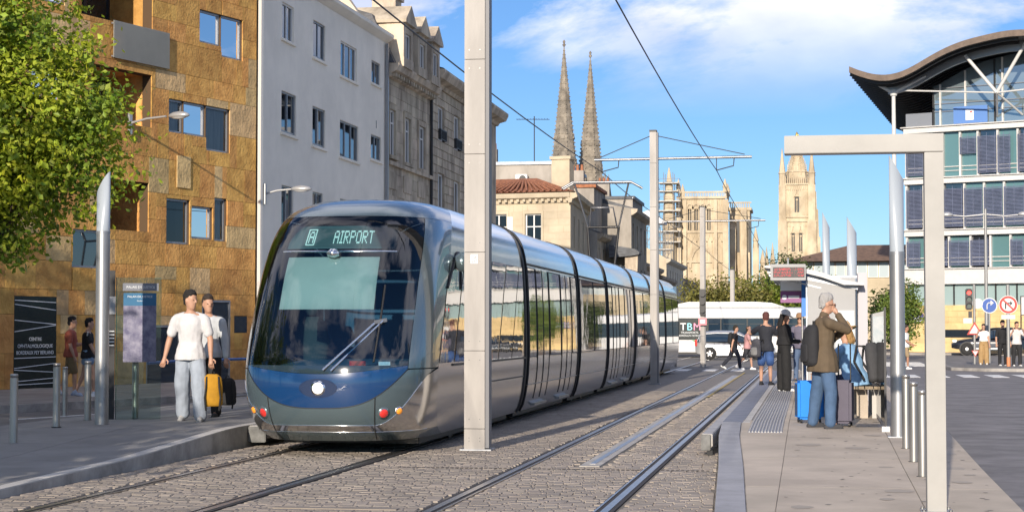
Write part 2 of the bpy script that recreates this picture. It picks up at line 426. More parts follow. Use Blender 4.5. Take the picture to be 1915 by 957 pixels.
# ---------------------------------------------------------------- left platform
pl = bpy.data.objects.new('platform_left', None); link(pl); struct(pl)
M_conc_l = mat('platform_slab_grey', (0.21, 0.205, 0.20), 0.8, var=0.12, scale=1.4, bump=0.25, bscale=70, dist=0.003, per_obj=0.06)
for i in range(14): slab('platform_core', -10.58, -7.40, 8+i*3.857, 8+(i+1)*3.857, LZ, M_concd, pl, up=-0.012, th=0.4, n=6)
y = 8
while y < 61:
    for a, b in ((-7.56, -7.40), (-8.8, -7.568), (-10.6, -8.808)):
        slab('slab' if b < -7.41 else 'edge_stone', a, b-0.002, y+0.004, y+1.8-0.004, LZ, M_conc_l if b < -7.41 else M_lip, pl, n=3)
    y += 1.8
spots('gum_spots', 160, -10.4, -7.6, 14, 40, LZ, M_gum, pl, 5)
bx('edge_beam', (-7.40, 23.45, 0.10), (-7.16, 58, 0.272), M_nose, pl, bevel=0.008)
bx('end_cap', (-7.39, 23.38, 0.055), (-7.15, 23.445, 0.265), M_capd, pl, bevel=0.01)
# ---------------------------------------------------------------- pavement beside the left buildings
OA = radians(16.6); od = Vector((sin(OA), cos(OA), 0)); on = Vector((cos(OA), -sin(OA), 0)); OP = Vector((-19.02, 40.79, 0))
def opt(u, v): p = OP+od*u+on*v; return (p.x, p.y)
pv = bpy.data.objects.new('pavement', None); link(pv); struct(pv)
M_pave = mat('pavement_slab', (0.30, 0.275, 0.25), 0.85, var=0.15, scale=1.5, bump=0.3, bscale=40, per_obj=0.08)
def poly_slab(name, pts, z0, z1, m, parent): return MB().prism(pts, z0, z1, 'z').build(name, m, parent)
for i in range(-6, 16):
    u0, u1 = i*1.5+0.004, (i+1)*1.5-0.004
    if u0 < 12.2:
        for j in range(4):
            v0, v1 = j*1.55+0.004, (j+1)*1.55-0.004
            if u0 > 9: v1 = min(v1, 5)
            poly_slab('paving_slab', [opt(u0, v0), opt(u1, v0), opt(u1, v1), opt(u0, v1)], -0.04, 0.12, M_pave, pv)
        poly_slab('kerb_stone', [opt(u0, 6.2), opt(u1, 6.2), opt(u1, 6.42), opt(u0, 6.42)], -0.04, 0.13, M_concd, pv)
poly_slab('pavement_run', [(-16.2, 52.5), (-11.2, 52.5), (-12.2, 95), (-16.2, 95)], -0.04, 0.115, M_pave, pv)
struct(poly_slab('lane_line', [opt(-9, 8.2), opt(10, 8.2), opt(10, 8.32), opt(-9, 8.32)], -0.014, -0.004, M_mark, None))
# ---------------------------------------------------------------- zebra crossings, island
zb = bpy.data.objects.new('zebra_crossing', None); link(zb); struct(zb)
for i in range(14):
    x = 2.1+i*0.95
    piece('stripe', (x+.25, 62.6+i*0.08, -0.006), (0.52, 3.4, 0.006), M_mark, zb)
zb2 = bpy.data.objects.new('zebra_crossing', None); link(zb2); struct(zb2)
for i in range(9): piece('stripe', (2.9+i*0.02, 79.5+i*1.15, -0.006), (4.2, 0.55, 0.006), M_mark, zb2)
zb3 = bpy.data.objects.new('zebra_crossing', None); link(zb3); struct(zb3)
for i in range(9): piece('stripe', (-8+i*1.05, 70.5, -0.008), (0.5, 3.0, 0.006), M_mark, zb3)
isl = bpy.data.objects.new('traffic_island', None); link(isl); struct(isl)
ip = [(5.3, 71.2), (6.4, 69.6), (14, 68.6), (14, 77), (6.6, 77), (5.3, 75.6)]
MB().prism(ip, -0.02, 0.11, 'z').build('island_kerb', M_concd, isl, bevel=0.02)
MB().prism([(p[0]+(9.5-p[0])*.04, p[1]+(73-p[1])*.06) for p in ip], 0.11, 0.118, 'z').build('island_paving', M_asph2, isl)
# pavement in front of the right-hand building
pv2 = bpy.data.objects.new('far_pavement', None); link(pv2); struct(pv2)
MB().prism([(4.4, 116.5), (40, 101.5), (40, 140), (4.4, 140)], -0.03, 0.10, 'z').build('pavement_sheet', M_pave, pv2)
# ================================================================ facade tools (local frame: x along facade, y into building, z up)
def frame_of(p, az): return (p[0], p[1], 0), pi/2-radians(az)
def cut(rects, h):
    out = []
    for (a, b, c, d) in rects:
        ha, hb, hc, hd = h
        if hb <= a or ha >= b or hd <= c or hc >= d: out.append((a, b, c, d)); continue
        if ha > a: out.append((a, ha, c, d))
        if hb < b: out.append((hb, b, c, d))
        l, r_ = max(a, ha), min(b, hb)
        if hc > c: out.append((l, r_, c, hc))
        if hd < d: out.append((l, r_, hd, d))
    return out
def wall(name, u0, u1, z0, z1, holes, depth, m, parent, y=0.0):
    """one wall face with real openings and their reveals"""
    us = sorted(set([u0, u1]+[v for h in holes for v in h[:2] if u0 < v < u1])); zs = sorted(set([z0, z1]+[v for h in holes for v in h[2:] if z0 < v < z1]))
    A = MB()
    for a, b in zip(us, us[1:]):
        for c, d in zip(zs, zs[1:]):
            um, zm = (a+b)/2, (c+d)/2
            if any(h[0] < um < h[1] and h[2] < zm < h[3] for h in holes): continue
            A.add([(a, y, c), (b, y, c), (b, y, d), (a, y, d)], [(0, 1, 2, 3)])
    for (a, b, c, d) in holes:
        A.add([(a, y, c), (b, y, c), (b, y, d), (a, y, d), (a, y+depth, c), (b, y+depth, c), (b, y+depth, d), (a, y+depth, d)],
              [(0, 4, 5, 1), (1, 5, 6, 2), (2, 6, 7, 3), (3, 7, 4, 0)])
    return A.build(name, m, parent, fixn=False)
def window(h, parent, mf, mg, y=0.12, fr=0.06, mull=1, sill=None, trans=None, name='window', sillw=0.12, skip_pane=False):
    a, b, c, d = h; A = MB()
    A.box((a, y, c), (a+fr, y+.07, d)); A.box((b-fr, y, c), (b, y+.07, d)); A.box((a+fr, y, c), (b-fr, y+.07, c+fr)); A.box((a+fr, y, d-fr), (b-fr, y+.07, d))
    for i in range(mull):
        x = a+(b-a)*(i+1)/(mull+1); A.box((x-fr*.5, y+.004, c+fr), (x+fr*.5, y+.066, d-fr))
    if trans: A.box((a+fr, y+.006, c+(d-c)*trans-fr*.4), (b-fr, y+.064, c+(d-c)*trans+fr*.4))
    wo_ = A.build(name, mf, parent)
    for i in range(mull+1):
        x0 = a+(b-a)*i/(mull+1); x1 = a+(b-a)*(i+1)/(mull+1)
        e = random.gauss(0, .004)
        MB().add([(x0+fr*.4, y+.04+e, c+fr*.8), (x1-fr*.4, y+.04-e, c+fr*.8), (x1-fr*.4, y+.04-e, d-fr*.8), (x0+fr*.4, y+.04+e, d-fr*.8)], [(0, 1, 2, 3)]).build('pane', mg, wo_)
    if sill: MB().box((a-sillw, -0.07, c-0.09), (b+sillw, y-.002, c-.003)).build('sill', sill, wo_, bevel=0.01)
    return wo_
M_glass = mat('window_glass', (0.012, 0.018, 0.026), 0.02, spec=1.0, ior=1.75)
M_glassd = mat('dark_window_glass', (0.006, 0.009, 0.012), 0.03, spec=0.6)
M_curt = mat('net_curtain', (0.42, 0.43, 0.44), 0.9, stretch=(14, 14, .4), var=0.2, scale=2)
M_alu = mat('grey_aluminium', (0.30, 0.31, 0.33), 0.4, metal=0.6)
M_whitef = mat('white_window_frame', (0.72, 0.71, 0.69), 0.5)
M_stone_o = mat('ochre_split_stone', (0.70, 0.39, 0.11), 0.9, col2=(0.47, 0.235, 0.06), scale=2.4, bump=0.8, bscale=13, dist=0.028, per_obj=0.17)
M_stone_p = mat('pale_split_stone', (0.55, 0.38, 0.18), 0.9, var=0.2, scale=3, bump=0.8, bscale=11, dist=0.03, per_obj=0.15)
M_joint = mat('dark_joint', (0.10, 0.06, 0.03), 0.9)
M_render = mat('white_render', (0.90, 0.83, 0.71), 0.9, var=0.06, scale=0.8, bump=0.12, bscale=60, dist=0.003)
M_lime = mat('weathered_limestone', (0.60, 0.51, 0.385), 0.9, col2=(0.29, 0.24, 0.18), scale=1.3, bump=0.5, bscale=16, dist=0.015, per_obj=0.14, stretch=(1, 1, .45))
M_limel = mat('pale_limestone', (0.58, 0.50, 0.38), 0.9, var=0.16, scale=1.0, bump=0.4, bscale=16, dist=0.012, per_obj=0.07)
M_zinc = mat('zinc_roof', (0.22, 0.235, 0.26), 0.45, metal=0.5, var=0.2, scale=1.5)
M_slate = mat('slate_roof', (0.075, 0.08, 0.09), 0.6, var=0.35, scale=3, stretch=(1, 1, 3))
M_iron = mat('black_ironwork', (0.02, 0.02, 0.022), 0.5)
M_pipe = mat('white_downpipe', (0.55, 0.54, 0.52), 0.5)

# ================================================================ ochre stone block of flats
loc, rz = frame_of((-19.02, 40.79), 16.6)
ob = thing('apartment_block', 'ochre split-stone block of flats with grey windows and recessed balconies', 'building', loc, rz)
W1 = [(7.92, 8.96, 9.57, 10.48), (8.98, 10.02, 9.30, 10.48)]
W2 = [(6.53, 7.22, 6.92, 7.82), (7.24, 8.26, 6.92, 7.82), (8.28, 9.41, 6.57, 7.82)]
W3 = [(6.45, 7.52, 3.89, 5.11), (7.60, 8.60, 4.07, 4.97), (8.68, 9.27, 4.05, 5.26)]
W4 = [(2.60, 3.95, 3.12, 4.08)]
WL = [(-2.6, -1.0, 6.9, 7.9), (-2.6, -1.0, 4.2, 5.2), (1.2, 2.2, 9.66, 10.9), (1.0, 2.2, 7.0, 8.0)]
rec = [(2.7, 5.78, 9.56, 11.4), (3.3, 5.76, 6.95, 8.35), (3.9, 5.67, 4.15, 5.45)]
gf = [(0.46, 2.0, 0.12, 2.36), (5.62, 7.10, 0.12, 1.67), (8.12, 9.49, 0.12, 2.38)]
pan = [(9.68, 10.33, 1.46, 1.94)]
holes = W1+W2+W3+W4+WL+rec+gf
top = 14.0
wall('wall', -9, 10.74, 0, top, holes, 0.30, M_joint, ob, y=0.03)
MB().box((-9, 0.35, 12.5), (10.74, 12, top-.01)).build('roof', M_zinc, ob)
MB().box((10.40, 0.40, 0.0), (10.735, 12, top-.02)).build('end_wall', M_stone_p, ob)
# stone slabs, one by one
zcs = [0.12]; 
while zcs[-1] < top-.3: zcs.append(zcs[-1]+random.choice((0.52, 0.62, 0.72, 0.86, 0.94)))
zcs[-1] = top
cnt = 0
for c, d in zip(zcs, zcs[1:]):
    u = -3.2-random.random()
    while u < 10.74:
        L = random.choice((0.62, 0.8, 0.95, 1.1, 1.35)); b = min(u+L, 10.735)
        if 10.735-b < 0.35: b = 10.735
        rs = [(u, b, c, d)]
        if random.random() < .18 and d-c > .7: zm = (c+d)/2; rs = [(u, b, c, zm), (u, b, zm, d)]
        for h in holes+pan: rs = cut(rs, h)
        for (a1, b1, c1, d1) in rs:
            if b1-a1 < 0.05 or d1-c1 < 0.05: continue
            if b1 < -1.5: continue
            t = random.uniform(0.029, 0.034); mm = M_stone_p if random.random() < .09 else M_stone_o
            piece('stone_slab', ((a1+b1)/2, 0.03-t/2, (c1+d1)/2), (b1-a1-0.009, t, d1-c1-0.009), mm, ob); cnt += 1
        u = b
        if u >= 10.73: break
for grp, mg in ((W1, M_curt), (W2, M_glass), (W3, M_glass), (W4, M_glass), (WL, M_glass)):
    for i, h in enumerate(grp):
        g_ = M_glassd if h == W3[0] else M_glass
        wn_ = window(h, ob, M_alu, g_, y=0.075, fr=0.055, mull=0)
        if h not in (W3[0], W4[0]): MB().add([(h[0]+.07, .17, h[2]+.07), (h[1]-.07, .17, h[2]+.07), (h[1]-.07, .17, h[3]-.05), (h[0]+.07, .17, h[3]-.05)], [(0,1,2,3)]).build('curtain', M_curt, wn_)
M_pane_t = glass('clear_pane', (0.72, 0.78, 0.80), 1.5)
for o in list(bpy.data.objects):
    if o.name.startswith('pane') and o.parent and any(c.name.startswith('curtain') for c in o.parent.children): o.data.materials[0] = M_pane_t
# recessed balconies
for (a, b, c, d) in rec:
    A = MB(); D = 1.5
    A.add([(a, .3, c), (b, .3, c), (b, D, c), (a, D, c), (a, .3, d), (b, .3, d), (b, D, d), (a, D, d)], [(0,1,2,3), (4,7,6,5), (0,3,7,4), (1,5,6,2)])
    rc = A.build('balcony_recess', M_stone_o, ob, fixn=False)
    n = 3; wd = (b-a)/n
    for i in range(n):
        A = MB(); x0, x1 = a+i*wd, a+(i+1)*wd
        A.box((x0, D-.06, c), (x0+.07, D, d)); A.box((x1-.07, D-.06, c), (x1, D, d)); A.box((x0+.07, D-.06, d-.09), (x1-.07, D, d)); A.box((x0+.07, D-.06, c), (x1-.07, D, c+.09))
        s_ = A.build('sliding_door', M_iron, rc)
        MB().add([(x0+.06, D-.03, c+.06), (x1-.06, D-.03, c+.06), (x1-.06, D-.03, d-.06), (x0+.06, D-.03, d-.06)], [(0,1,2,3)]).build('pane', M_glass, s_)
M_frost = mat('frosted_glass', (0.46, 0.46, 0.42), 0.35, var=0.06, scale=1.2, spec=0.6, trans=0.55)
bal = bx('balcony_glass', (4.03, -0.10, 8.60), (6.41, -0.075, 9.57), M_frost, ob)
bx('rail_clamp', (4.03, -0.075, 8.62), (6.41, -0.012, 8.66), M_alu, bal)
bx('rail_clamp', (4.03, -0.075, 9.48), (6.41, -0.012, 9.52), M_alu, bal)
bx('downpipe', (10.745, -0.16, 0.05), (10.86, -0.05, 13.6), M_pipe, ob)
# ground-floor entrances
M_sign = mat('black_sign_panel', (0.010, 0.020, 0.018), 0.22)
M_line = mat('white_print', (0.75, 0.77, 0.78), 0.6)
en = bx('entrance_panel', (0.46, 0.0, 0.13), (2.0, 0.05, 2.36), M_sign, ob)
for (z0, z1) in ((2.26, 2.22), (2.16, 2.03), (1.78, 1.68), (1.50, 1.66), (0.86, 0.88), (0.62, 0.72), (0.58, 0.50), (0.30, 0.36), (0.22, 0.24)):
    MB().bar((0.48, -0.004, z0), (1.98, -0.004, z1), 0.004, 0.018).build('stripe', M_line, en)
for s_, z in (('CENTRE', 1.28), ('OPHTALMOLOGIQUE', 1.11), ('BORDEAUX PEY BERLAND', 0.95)):
    text(s_, 0.125 if len(s_) > 8 else 0.12, M_line, en, (1.23, -0.003, z), sx=0.92 if len(s_) > 18 else 1.05)
M_bluegl = mat('blue_black_glazing', (0.015, 0.03, 0.05), 0.08, spec=0.8)
for i, (a, b, c, d) in enumerate(gf[1:]):
    dd = bx('glazed_door', (a, 0.04, c), (b, 0.08, d), M_bluegl, ob)
    A = MB(); A.box((a, 0.0, c), (a+.05, .05, d)); A.box((b-.05, 0.0, c), (b, .05, d)); A.box((a+.05, 0.0, d-.06), (b-.05, .05, d)); A.build('door_frame', M_alu, dd)
bx('wall_plate', (9.69, 0.0, 1.47), (10.32, 0.035, 1.93), M_bluegl, ob)
bx('door_notice', (8.72, 0.025, 1.62), (9.02, 0.036, 1.86), mat('blue_notice', (0.03, 0.10, 0.35), 0.5), ob)
bx('wall_panel', (6.88, -0.035, 5.43), (7.5, -0.013, 6.3), M_stone_p, ob)

# ================================================================ white rendered block
loc, rz = frame_of((-15.93, 51.2), 1.3)
wb = thing('apartment_block', 'white rendered block of flats between ochre block and dark stone house', 'building', loc, rz)
R1 = [(2.25, 3.4, 10.45, 11.58), (5.5, 6.85, 10.36, 11.57), (8.7, 10.75, 10.2, 11.40), (12.75, 14.0, 10.5, 11.33)]
R2 = [(2.2, 3.7, 7.57, 8.85), (5.45, 6.9, 7.5, 8.77), (8.65, 11.0, 7.43, 8.68), (12.7, 14.15, 7.73, 8.62)]
R3 = [(2.25, 3.45, 4.55, 5.96), (5.5, 6.65, 4.55, 6.0), (8.7, 10.9, 4.5, 6.0), (12.7, 14.1, 4.8, 5.95)]
wall('wall', 0.02, 14.88, 0, 12.25, R1+R2+R3, 0.22, M_render, wb)
for h in R1+R2+R3:
    window(h, wb, M_whitef if h in (R1[0], R1[2]) else M_alu, M_glass, y=0.05, fr=0.055, mull=1 if h[1]-h[0] < 2 else 2, sill=M_render)
for h in (R2[0], R1[1], R2[1]):
    MB().box((h[0]+.05, .05, h[2]+.05), (h[1]-.05, .08, h[2]+.09)).build('guard_bar', M_alu, wb)
MB().prism([(0.10, 12.20), (-.16, 12.36), (-.26, 12.44), (-.26, 12.56), (0.2, 12.60), (0.3, 12.2)], 0.0, 15.0, 'x').build('cornice', M_render, wb)
MB().prism([(-.24, 12.565), (4.5, 14.6), (9.5, 12.6)], 0.05, 14.85, 'x').build('roof', mat('clay_tile_roof', (0.33, 0.13, 0.06), 0.85, var=0.35, scale=4, bump=0.8, bscale=9, dist=0.03), wb)
MB().box((0.02, 0.23, 0), (14.86, 9.5, 12.19)).build('core', M_render, wb)
bx('downpipe', (14.62, -0.14, 0.1), (14.74, -0.03, 12.2), M_alu, wb)
for z in (8.9, 6.0): bx('gauge_mark', (13.4, -.012, z), (13.44, -.002, z+.28), M_iron, wb)

def ashlar(u0, u1, z0, z1, holes, course, blk, m, parent, gap=0.018, proud=0.03, jit=0.004, name='stone_block', k0=0):
    z = z0; k = k0; n = 0
    while z < z1-0.05:
        d = min(z+course, z1); u = u0-(blk*.5 if k % 2 else 0)
        while u < u1:
            b = min(u+blk*random.uniform(.85, 1.15), u1); a = max(u, u0)
            if u1-b < blk*.3: b = u1
            rs = [(a, b, z, d)]
            for h in holes: rs = cut(rs, h)
            for (a1, b1, c1, d1) in rs:
                if b1-a1 > .05 and d1-c1 > .05:
                    p = proud+random.uniform(-jit, jit)
                    piece(name, ((a1+b1)/2, -p/2+.0005, (c1+d1)/2), (b1-a1-gap, p, d1-c1-gap), m, parent); n += 1
            u = b
            if b >= u1: break
        z = d; k += 1
    return n
def surround(h, m, parent, w_=0.16, p=0.07):
    a, b, c, d = h; A = MB()
    A.box((a-w_, -p, c), (a, .02, d)); A.box((b, -p, c), (b+w_, .02, d)); A.box((a-w_, -p-.004, d), (b+w_, .02, d+w_*1.2)); A.box((a-w_-.06, -p-.10, c-.14), (b+w_+.06, .02, c))
    return A.build('window_surround', m, parent)

# ================================================================ stone house with dormers
loc, rz = frame_of((-15.59, 66.08), 1.0)
sa = thing('stone_house', 'weathered grey stone town house with three pedimented dormers', 'house', loc, rz)
SAW = [(0.35, 1.25, 8.1, 9.85), (2.75, 3.7, 8.03, 9.8), (5.15, 6.25, 8.0, 9.75)]
SAL = [(0.35, 1.25, 4.2, 6.4), (2.75, 3.7, 4.2, 6.4), (5.15, 6.25, 4.2, 6.4)]
wall('wall', 0, 7.3, 0, 11.0, SAW+SAL, 0.3, M_lime, sa)
ashlar(0, 7.3, 6.6, 11.0, [(h[0]-.2, h[1]+.2, h[2]-.14, h[3]+.25) for h in SAW], 0.42, 0.95, M_lime, sa, gap=0.012, proud=0.025)
for h in SAW+SAL: window(h, sa, M_whitef, M_glass, y=0.03, fr=0.07, mull=1, trans=0.72); surround(h, M_lime, sa)
MB().box((-.0, -.16, 7.72), (7.3, .02, 7.86)).build('string_course', M_lime, sa)
for i in range(3): MB().box((0.2+i*2.4, -.06, 6.85), (1.5+i*2.4, -.026, 7.5)).build('apron_panel', M_lime, sa)
MB().prism([(0.1, 10.96), (-.15, 11.02), (-.2, 11.16), (-.42, 11.24), (-.5, 11.42), (-.5, 11.5), (0.3, 11.52)], -0.05, 7.35, 'x').build('cornice', M_lime, sa)
for i in range(18): piece('bracket', (0.2+i*.405, -.24, 11.1), (.14, .22, .13), M_lime, sa)
MB().prism([(-.30, 11.53), (.6, 13.4), (4.5, 14.6), (9.5, 11.5)], 0.05, 7.28, 'x').build('roof', M_slate, sa)
MB().prism([(.9, 10.9), (9.0, 10.9), (9.0, 13.4), (5.0, 15.6), (1.6, 14.2), (.9, 13.2)], -.30, .30, 'x').build('party_wall', M_limel, sa)
for i, u in enumerate((0.45, 2.85, 5.2)):
    dm = MB(); w_ = 1.5; 
    dm.prism([(u, 11.5), (u+.3, 11.5), (u+.3, 13.1), (u, 13.1)], -0.55, 0.12, 'y'); dm.prism([(u+w_-.3, 11.5), (u+w_, 11.5), (u+w_, 13.1), (u+w_-.3, 13.1)], -0.55, 0.12, 'y')
    dm.prism([(u+.3, 12.75), (u+w_-.3, 12.75), (u+w_-.3, 13.1), (u+.3, 13.1)], -0.54, 0.12, 'y')
    dm.prism([(u-.02, 11.45), (u+w_+.02, 11.45), (u+w_+.02, 11.8), (u-.02, 11.8)], -0.57, 0.10, 'y')
    d_ = dm.build('dormer', M_lime, sa)
    MB().prism([(u-.12, 13.1), (u+w_+.12, 13.1), (u+w_+.12, 13.22), (u+w_/2, 13.85), (u-.12, 13.22)], -0.68, 1.8, 'y').build('pediment', M_lime, d_)
    MB().box((u+.02, .12, 11.5), (u+.1, 1.8, 13.1)).build('dormer_cheek', M_lime, d_); MB().box((u+w_-.1, .12, 11.5), (u+w_-.02, 1.8, 13.1)).build('dormer_cheek', M_lime, d_)
    window((u+.3, u+w_-.3, 11.8, 12.75), d_, M_whitef, M_glass, y=-.48, fr=.06, mull=1, name='dormer_window')
ch = MB().box((6.2, 1.2, 13.0), (7.2, 2.2, 15.3)).box((6.1, 1.1, 15.1), (7.3, 2.3, 15.25)).build('chimney', M_lime, sa)
for i in range(3): MB().lathe((6.4+i*.3, 1.7, 15.3), [(.12, 0), (.1, .4)], 10).build('chimney_pot', mat('clay_pot', (.35, .14, .07), .8) if 'clay_pot' not in MATS else MATS['clay_pot'], ch)
MB().box((0, .31, 0), (7.28, 9.5, 10.95)).build('core', M_lime, sa)
MB().tube([(7.18, -.1, 0.2), (7.18, -.1, 11.1)], .06, 8).build('downpipe', M_iron, sa)

# ================================================================ stone house with channelled courses
loc, rz = frame_of((-15.46, 73.4), 0.0)
sb = thing('stone_house', 'channelled stone town house with balconet railings next to the dormered house', 'house', loc, rz)
SBW = [(1.5, 2.8, 9.55, 11.0), (5.0, 6.3, 9.5, 11.0), (8.6, 9.9, 9.5, 11.0), (12.2, 13.5, 9.5, 11.0)]
SBL = [(1.5, 2.8, 5.6, 8.15), (5.0, 6.3, 5.6, 8.1), (8.6, 9.9, 5.6, 8.1), (12.2, 13.5, 5.6, 8.1)]
wall('wall', 0, 16, 0, 12.0, SBW+SBL, 0.35, M_lime, sb)
ashlar(0, 8.2, 5.2, 11.7, SBW+SBL, 0.36, 0.9, M_lime, sb, gap=0.035, proud=0.04)
for h in SBW+SBL:
    window(h, sb, M_whitef, M_glass, y=0.06, fr=0.07, mull=1)
    A = MB(); a, b, c, d = h
    A.box((a, -.16, c+.42), (b, -.13, c+.46)); A.box((a, -.16, c+.02), (b, -.13, c+.05))
    for i in range(10): x = a+(b-a)*(i+.5)/10; A.box((x-.012, -.155, c+.05), (x+.012, -.135, c+.42))
    A.box((a, -.155, c+.02), (a+.02, .1, c+.46)); A.box((b-.02, -.155, c+.02), (b, .1, c+.46))
    A.build('balconet', M_iron, sb)
MB().prism([(0.1, 11.7), (-.1, 11.72), (-.18, 11.86), (-.5, 11.95), (-.62, 12.2), (-.62, 12.32), (0.3, 12.36)], -0.02, 16.1, 'x').build('cornice', M_lime, sb)
MB().prism([(-.55, 12.37), (4.5, 13.6), (9.5, 12.3)], .02, 16, 'x').build('roof', M_slate, sb)
MB().box((0.02, .36, 0), (15.98, 9.5, 11.95)).build('core', M_lime, sb)
MB().prism([(.3, 4.6), (-.9, 4.6), (-.95, 4.75), (.3, 4.9)], 14.6, 16.0, 'x').build('balcony_slab', M_lime, sb)

# ================================================================ street lamps fixed to the walls
M_lampg = mat('lamp_grey', (0.42, 0.42, 0.42), 0.4, metal=0.4)
M_lampl = mat('lamp_lens', (0.65, 0.66, 0.66), 0.2)
def wall_lamp(label, loc, rz, L=1.25):
    t = thing('wall_lamp', label, 'street lamp', loc, rz, 'bracket lamps on the house fronts')
    MB().box((-.06, -.06, -.3), (.06, 0, .3)).build('wall_plate', M_lampg, t)
    MB().tube([(0, 0, 0), (0, -.3*L, .10), (0, -L*.62, .13)], [.035, .03, .026], 10).build('arm', M_lampg, t)
    h = MB().lathe((0, -L*.84, .12), [(.02, .12), (.12, .10), (.20, .05), (.22, 0.0), (.18, -.03)][::-1], 16, sx=.62, sy=1.5).build('head', M_lampg, t)
    MB().lathe((0, -L*.84, .085), [(.02, -.05), (.12, -.03), (.17, 0.005)], 14, sx=.6, sy=1.5).build('lens', M_lampl, h)
    return t
p = opt(4.75, 0.05); wall_lamp('grey bracket lamp reaching out from the ochre stone wall beside tree', (p[0], p[1], 6.95), pi/2-OA, 1.9)
wall_lamp('pale bracket lamp on the white rendered wall', (-15.9, 51.75, 5.55), pi/2-radians(1.3), 1.35)
# ================================================================ cream corner house with hipped tile roof
M_cream = mat('cream_limestone', (0.50, 0.42, 0.30), 0.9, var=0.12, scale=0.8, bump=0.3, bscale=14, dist=0.01, per_obj=0.05)
M_tile = MATS['clay_tile_roof']
M_pot = MATS['clay_pot']
M_dkw = mat('dark_opening', (0.012, 0.011, 0.010), 0.5)
def tf(objs, loc, rz):
    for o in objs: o.matrix_basis = Matrix.Translation(loc) @ Matrix.Rotation(rz, 4, 'Z')
loc, rz = frame_of((-14.4, 110.0), 101.0)
chs = thing('corner_house', 'cream stone corner house with orange tiled hipped roof and bracketed cornice', 'house', loc, rz)
FW = [(-2.95, -1.88, 6.6, 8.66), (-5.3, -4.15, 6.6, 8.68), (-7.8, -6.7, 6.6, 8.66), (-2.95, -1.88, 2.6, 4.8), (-5.3, -4.2, 2.6, 4.8)]
wall('wall', -9.5, 0, 0, 9.3, FW, 0.3, M_cream, chs)
ashlar(-9.5, 0, 4.9, 9.2, [(h[0]-.16, h[1]+.16, h[2]-.15, h[3]+.2) for h in FW], 0.43, 1.0, M_cream, chs, gap=0.016, proud=0.02)
for h in FW: window(h, chs, M_whitef, M_glassd, y=.15, fr=.08, mull=1, trans=.62); surround(h, M_cream, chs, .14, .05)
MB().box((-4.1, -.06, 6.6), (-3.75, -.02, 8.5)).build('shutter', M_whitef, chs)
MB().prism([(.1, 9.25), (-.1, 9.3), (-.15, 9.5), (-.45, 9.62), (-.52, 9.9), (.2, 9.95)], -9.6, .1, 'x').build('cornice', M_cream, chs)
for i in range(24): piece('bracket', (-9.3+i*.4, -.26, 9.47), (.17, .24, .16), M_cream, chs)
sa_ = radians(101-(-2)); # side runs off at this angle
sdl = Vector((cos(sa_), sin(sa_), 0))
SW = [(2.0, 2.9, 6.6, 8.6), (5.2, 6.1, 6.6, 8.6), (8.4, 9.3, 6.6, 8.6), (2.0, 2.9, 2.6, 4.8), (5.2, 6.1, 2.6, 4.8), (8.4, 9.3, 2.6, 4.8)]
so_ = [wall('side_wall', 0, 12.5, 0, 9.3, SW, .3, M_cream, chs)]
for h in SW: so_.append(window(h, chs, M_whitef, M_glassd, y=.15, fr=.08, mull=1))
so_.append(MB().prism([(.1, 9.25), (-.1, 9.3), (-.15, 9.5), (-.45, 9.62), (-.52, 9.9), (.2, 9.95)], -.4, 12.6, 'x').build('side_cornice', M_cream, chs))
tf(so_, (0, 0, 0), sa_)
e1, e2 = (-9.9, -.5), (.45, -.6); e3 = (sdl.x*12.5+.5, sdl.y*12.5); e4 = (-9.9, 11.5)
MB().add([(*e1, 9.96), (*e2, 9.96), (*e3, 9.96), (*e4, 9.96), (-6.0, 5.2, 11.25), (-4.6, 6.4, 11.25)], [(0, 1, 5, 4), (1, 2, 5), (2, 3, 4, 5), (3, 0, 4), (0, 3, 2, 1)]).build('roof', M_tile, chs)
tr_ = MB()
for i in range(26):
    x = -9.6+i*.385
    tr_.tube([(x, -.45, 9.99), (x*.28-4.0, 5.0, 11.22)], .085, 6, cap=False)
stuff(tr_.build('roof_tile_ridges', M_tile, chs))
cm_ = MB().box((-2.4, 3.4, 10.2), (-1.2, 4.3, 12.4)).box((-2.5, 3.3, 12.3), (-1.1, 4.4, 12.5)).build('chimney', M_cream, chs)
bx('skylight', (-7.2, 1.0, 10.45), (-6.5, 1.5, 10.62), M_glass, chs)

# ---------------------------------------------------------------- the houses behind the tiled roof
def backhouse(label, x0, x1, y0, y1, z, m, roof=None, name='rooftop_house', nch=1):
    t = thing(name, label, 'house', ((x0+x1)/2, y0, 0))
    w_ = (x1-x0)/2
    MB().box((-w_, 0, 0), (w_, y1-y0, z)).build('wall', m, t)
    MB().box((-w_-.15, -.15, z), (w_+.15, y1-y0, z+.22)).build('parapet', roof or M_zinc, t)
    for i in range(nch):
        x = -w_+.9+i*2.2
        c_ = MB().box((x, .6, z+.2), (x+.9, 1.3, z+1.25)).build('chimney', m, t)
        for k in range(3): MB().lathe((x+.15+k*.3, .95, z+1.25), [(.11, 0), (.09, .42)], 8).build('chimney_pot', M_pot, c_)
    return t
M_grime = mat('grimy_plaster', (0.42, 0.38, 0.33), 0.95, col2=(0.24, 0.215, 0.18), scale=0.7, bump=0.3, bscale=8, stretch=(1, 1, .4))
bh = backhouse('grimy gable wall with an air conditioner behind the orange tiled roof', -24, -17.2, 128, 140, 13.3, M_grime)
ac = thing('air_conditioner', 'white air conditioning unit on the grimy wall above tiled roof', 'air conditioner', (-20.2, 127.6, 11.95))
bx('casing', (-.42, -.3, 0), (.42, .3, .62), M_whitef, ac, bevel=.04); MB().disc((.1, -.305, .31), .24, 20).build('fan_grille', M_iron, ac); bx('bracket', (-.35, -.2, -.25), (.35, .39, 0), M_iron, ac)
an = thing('aerial', 'rooftop television aerial on a tall mast above the tiled roof', 'aerial', (-19.4, 128.3, 13.5))
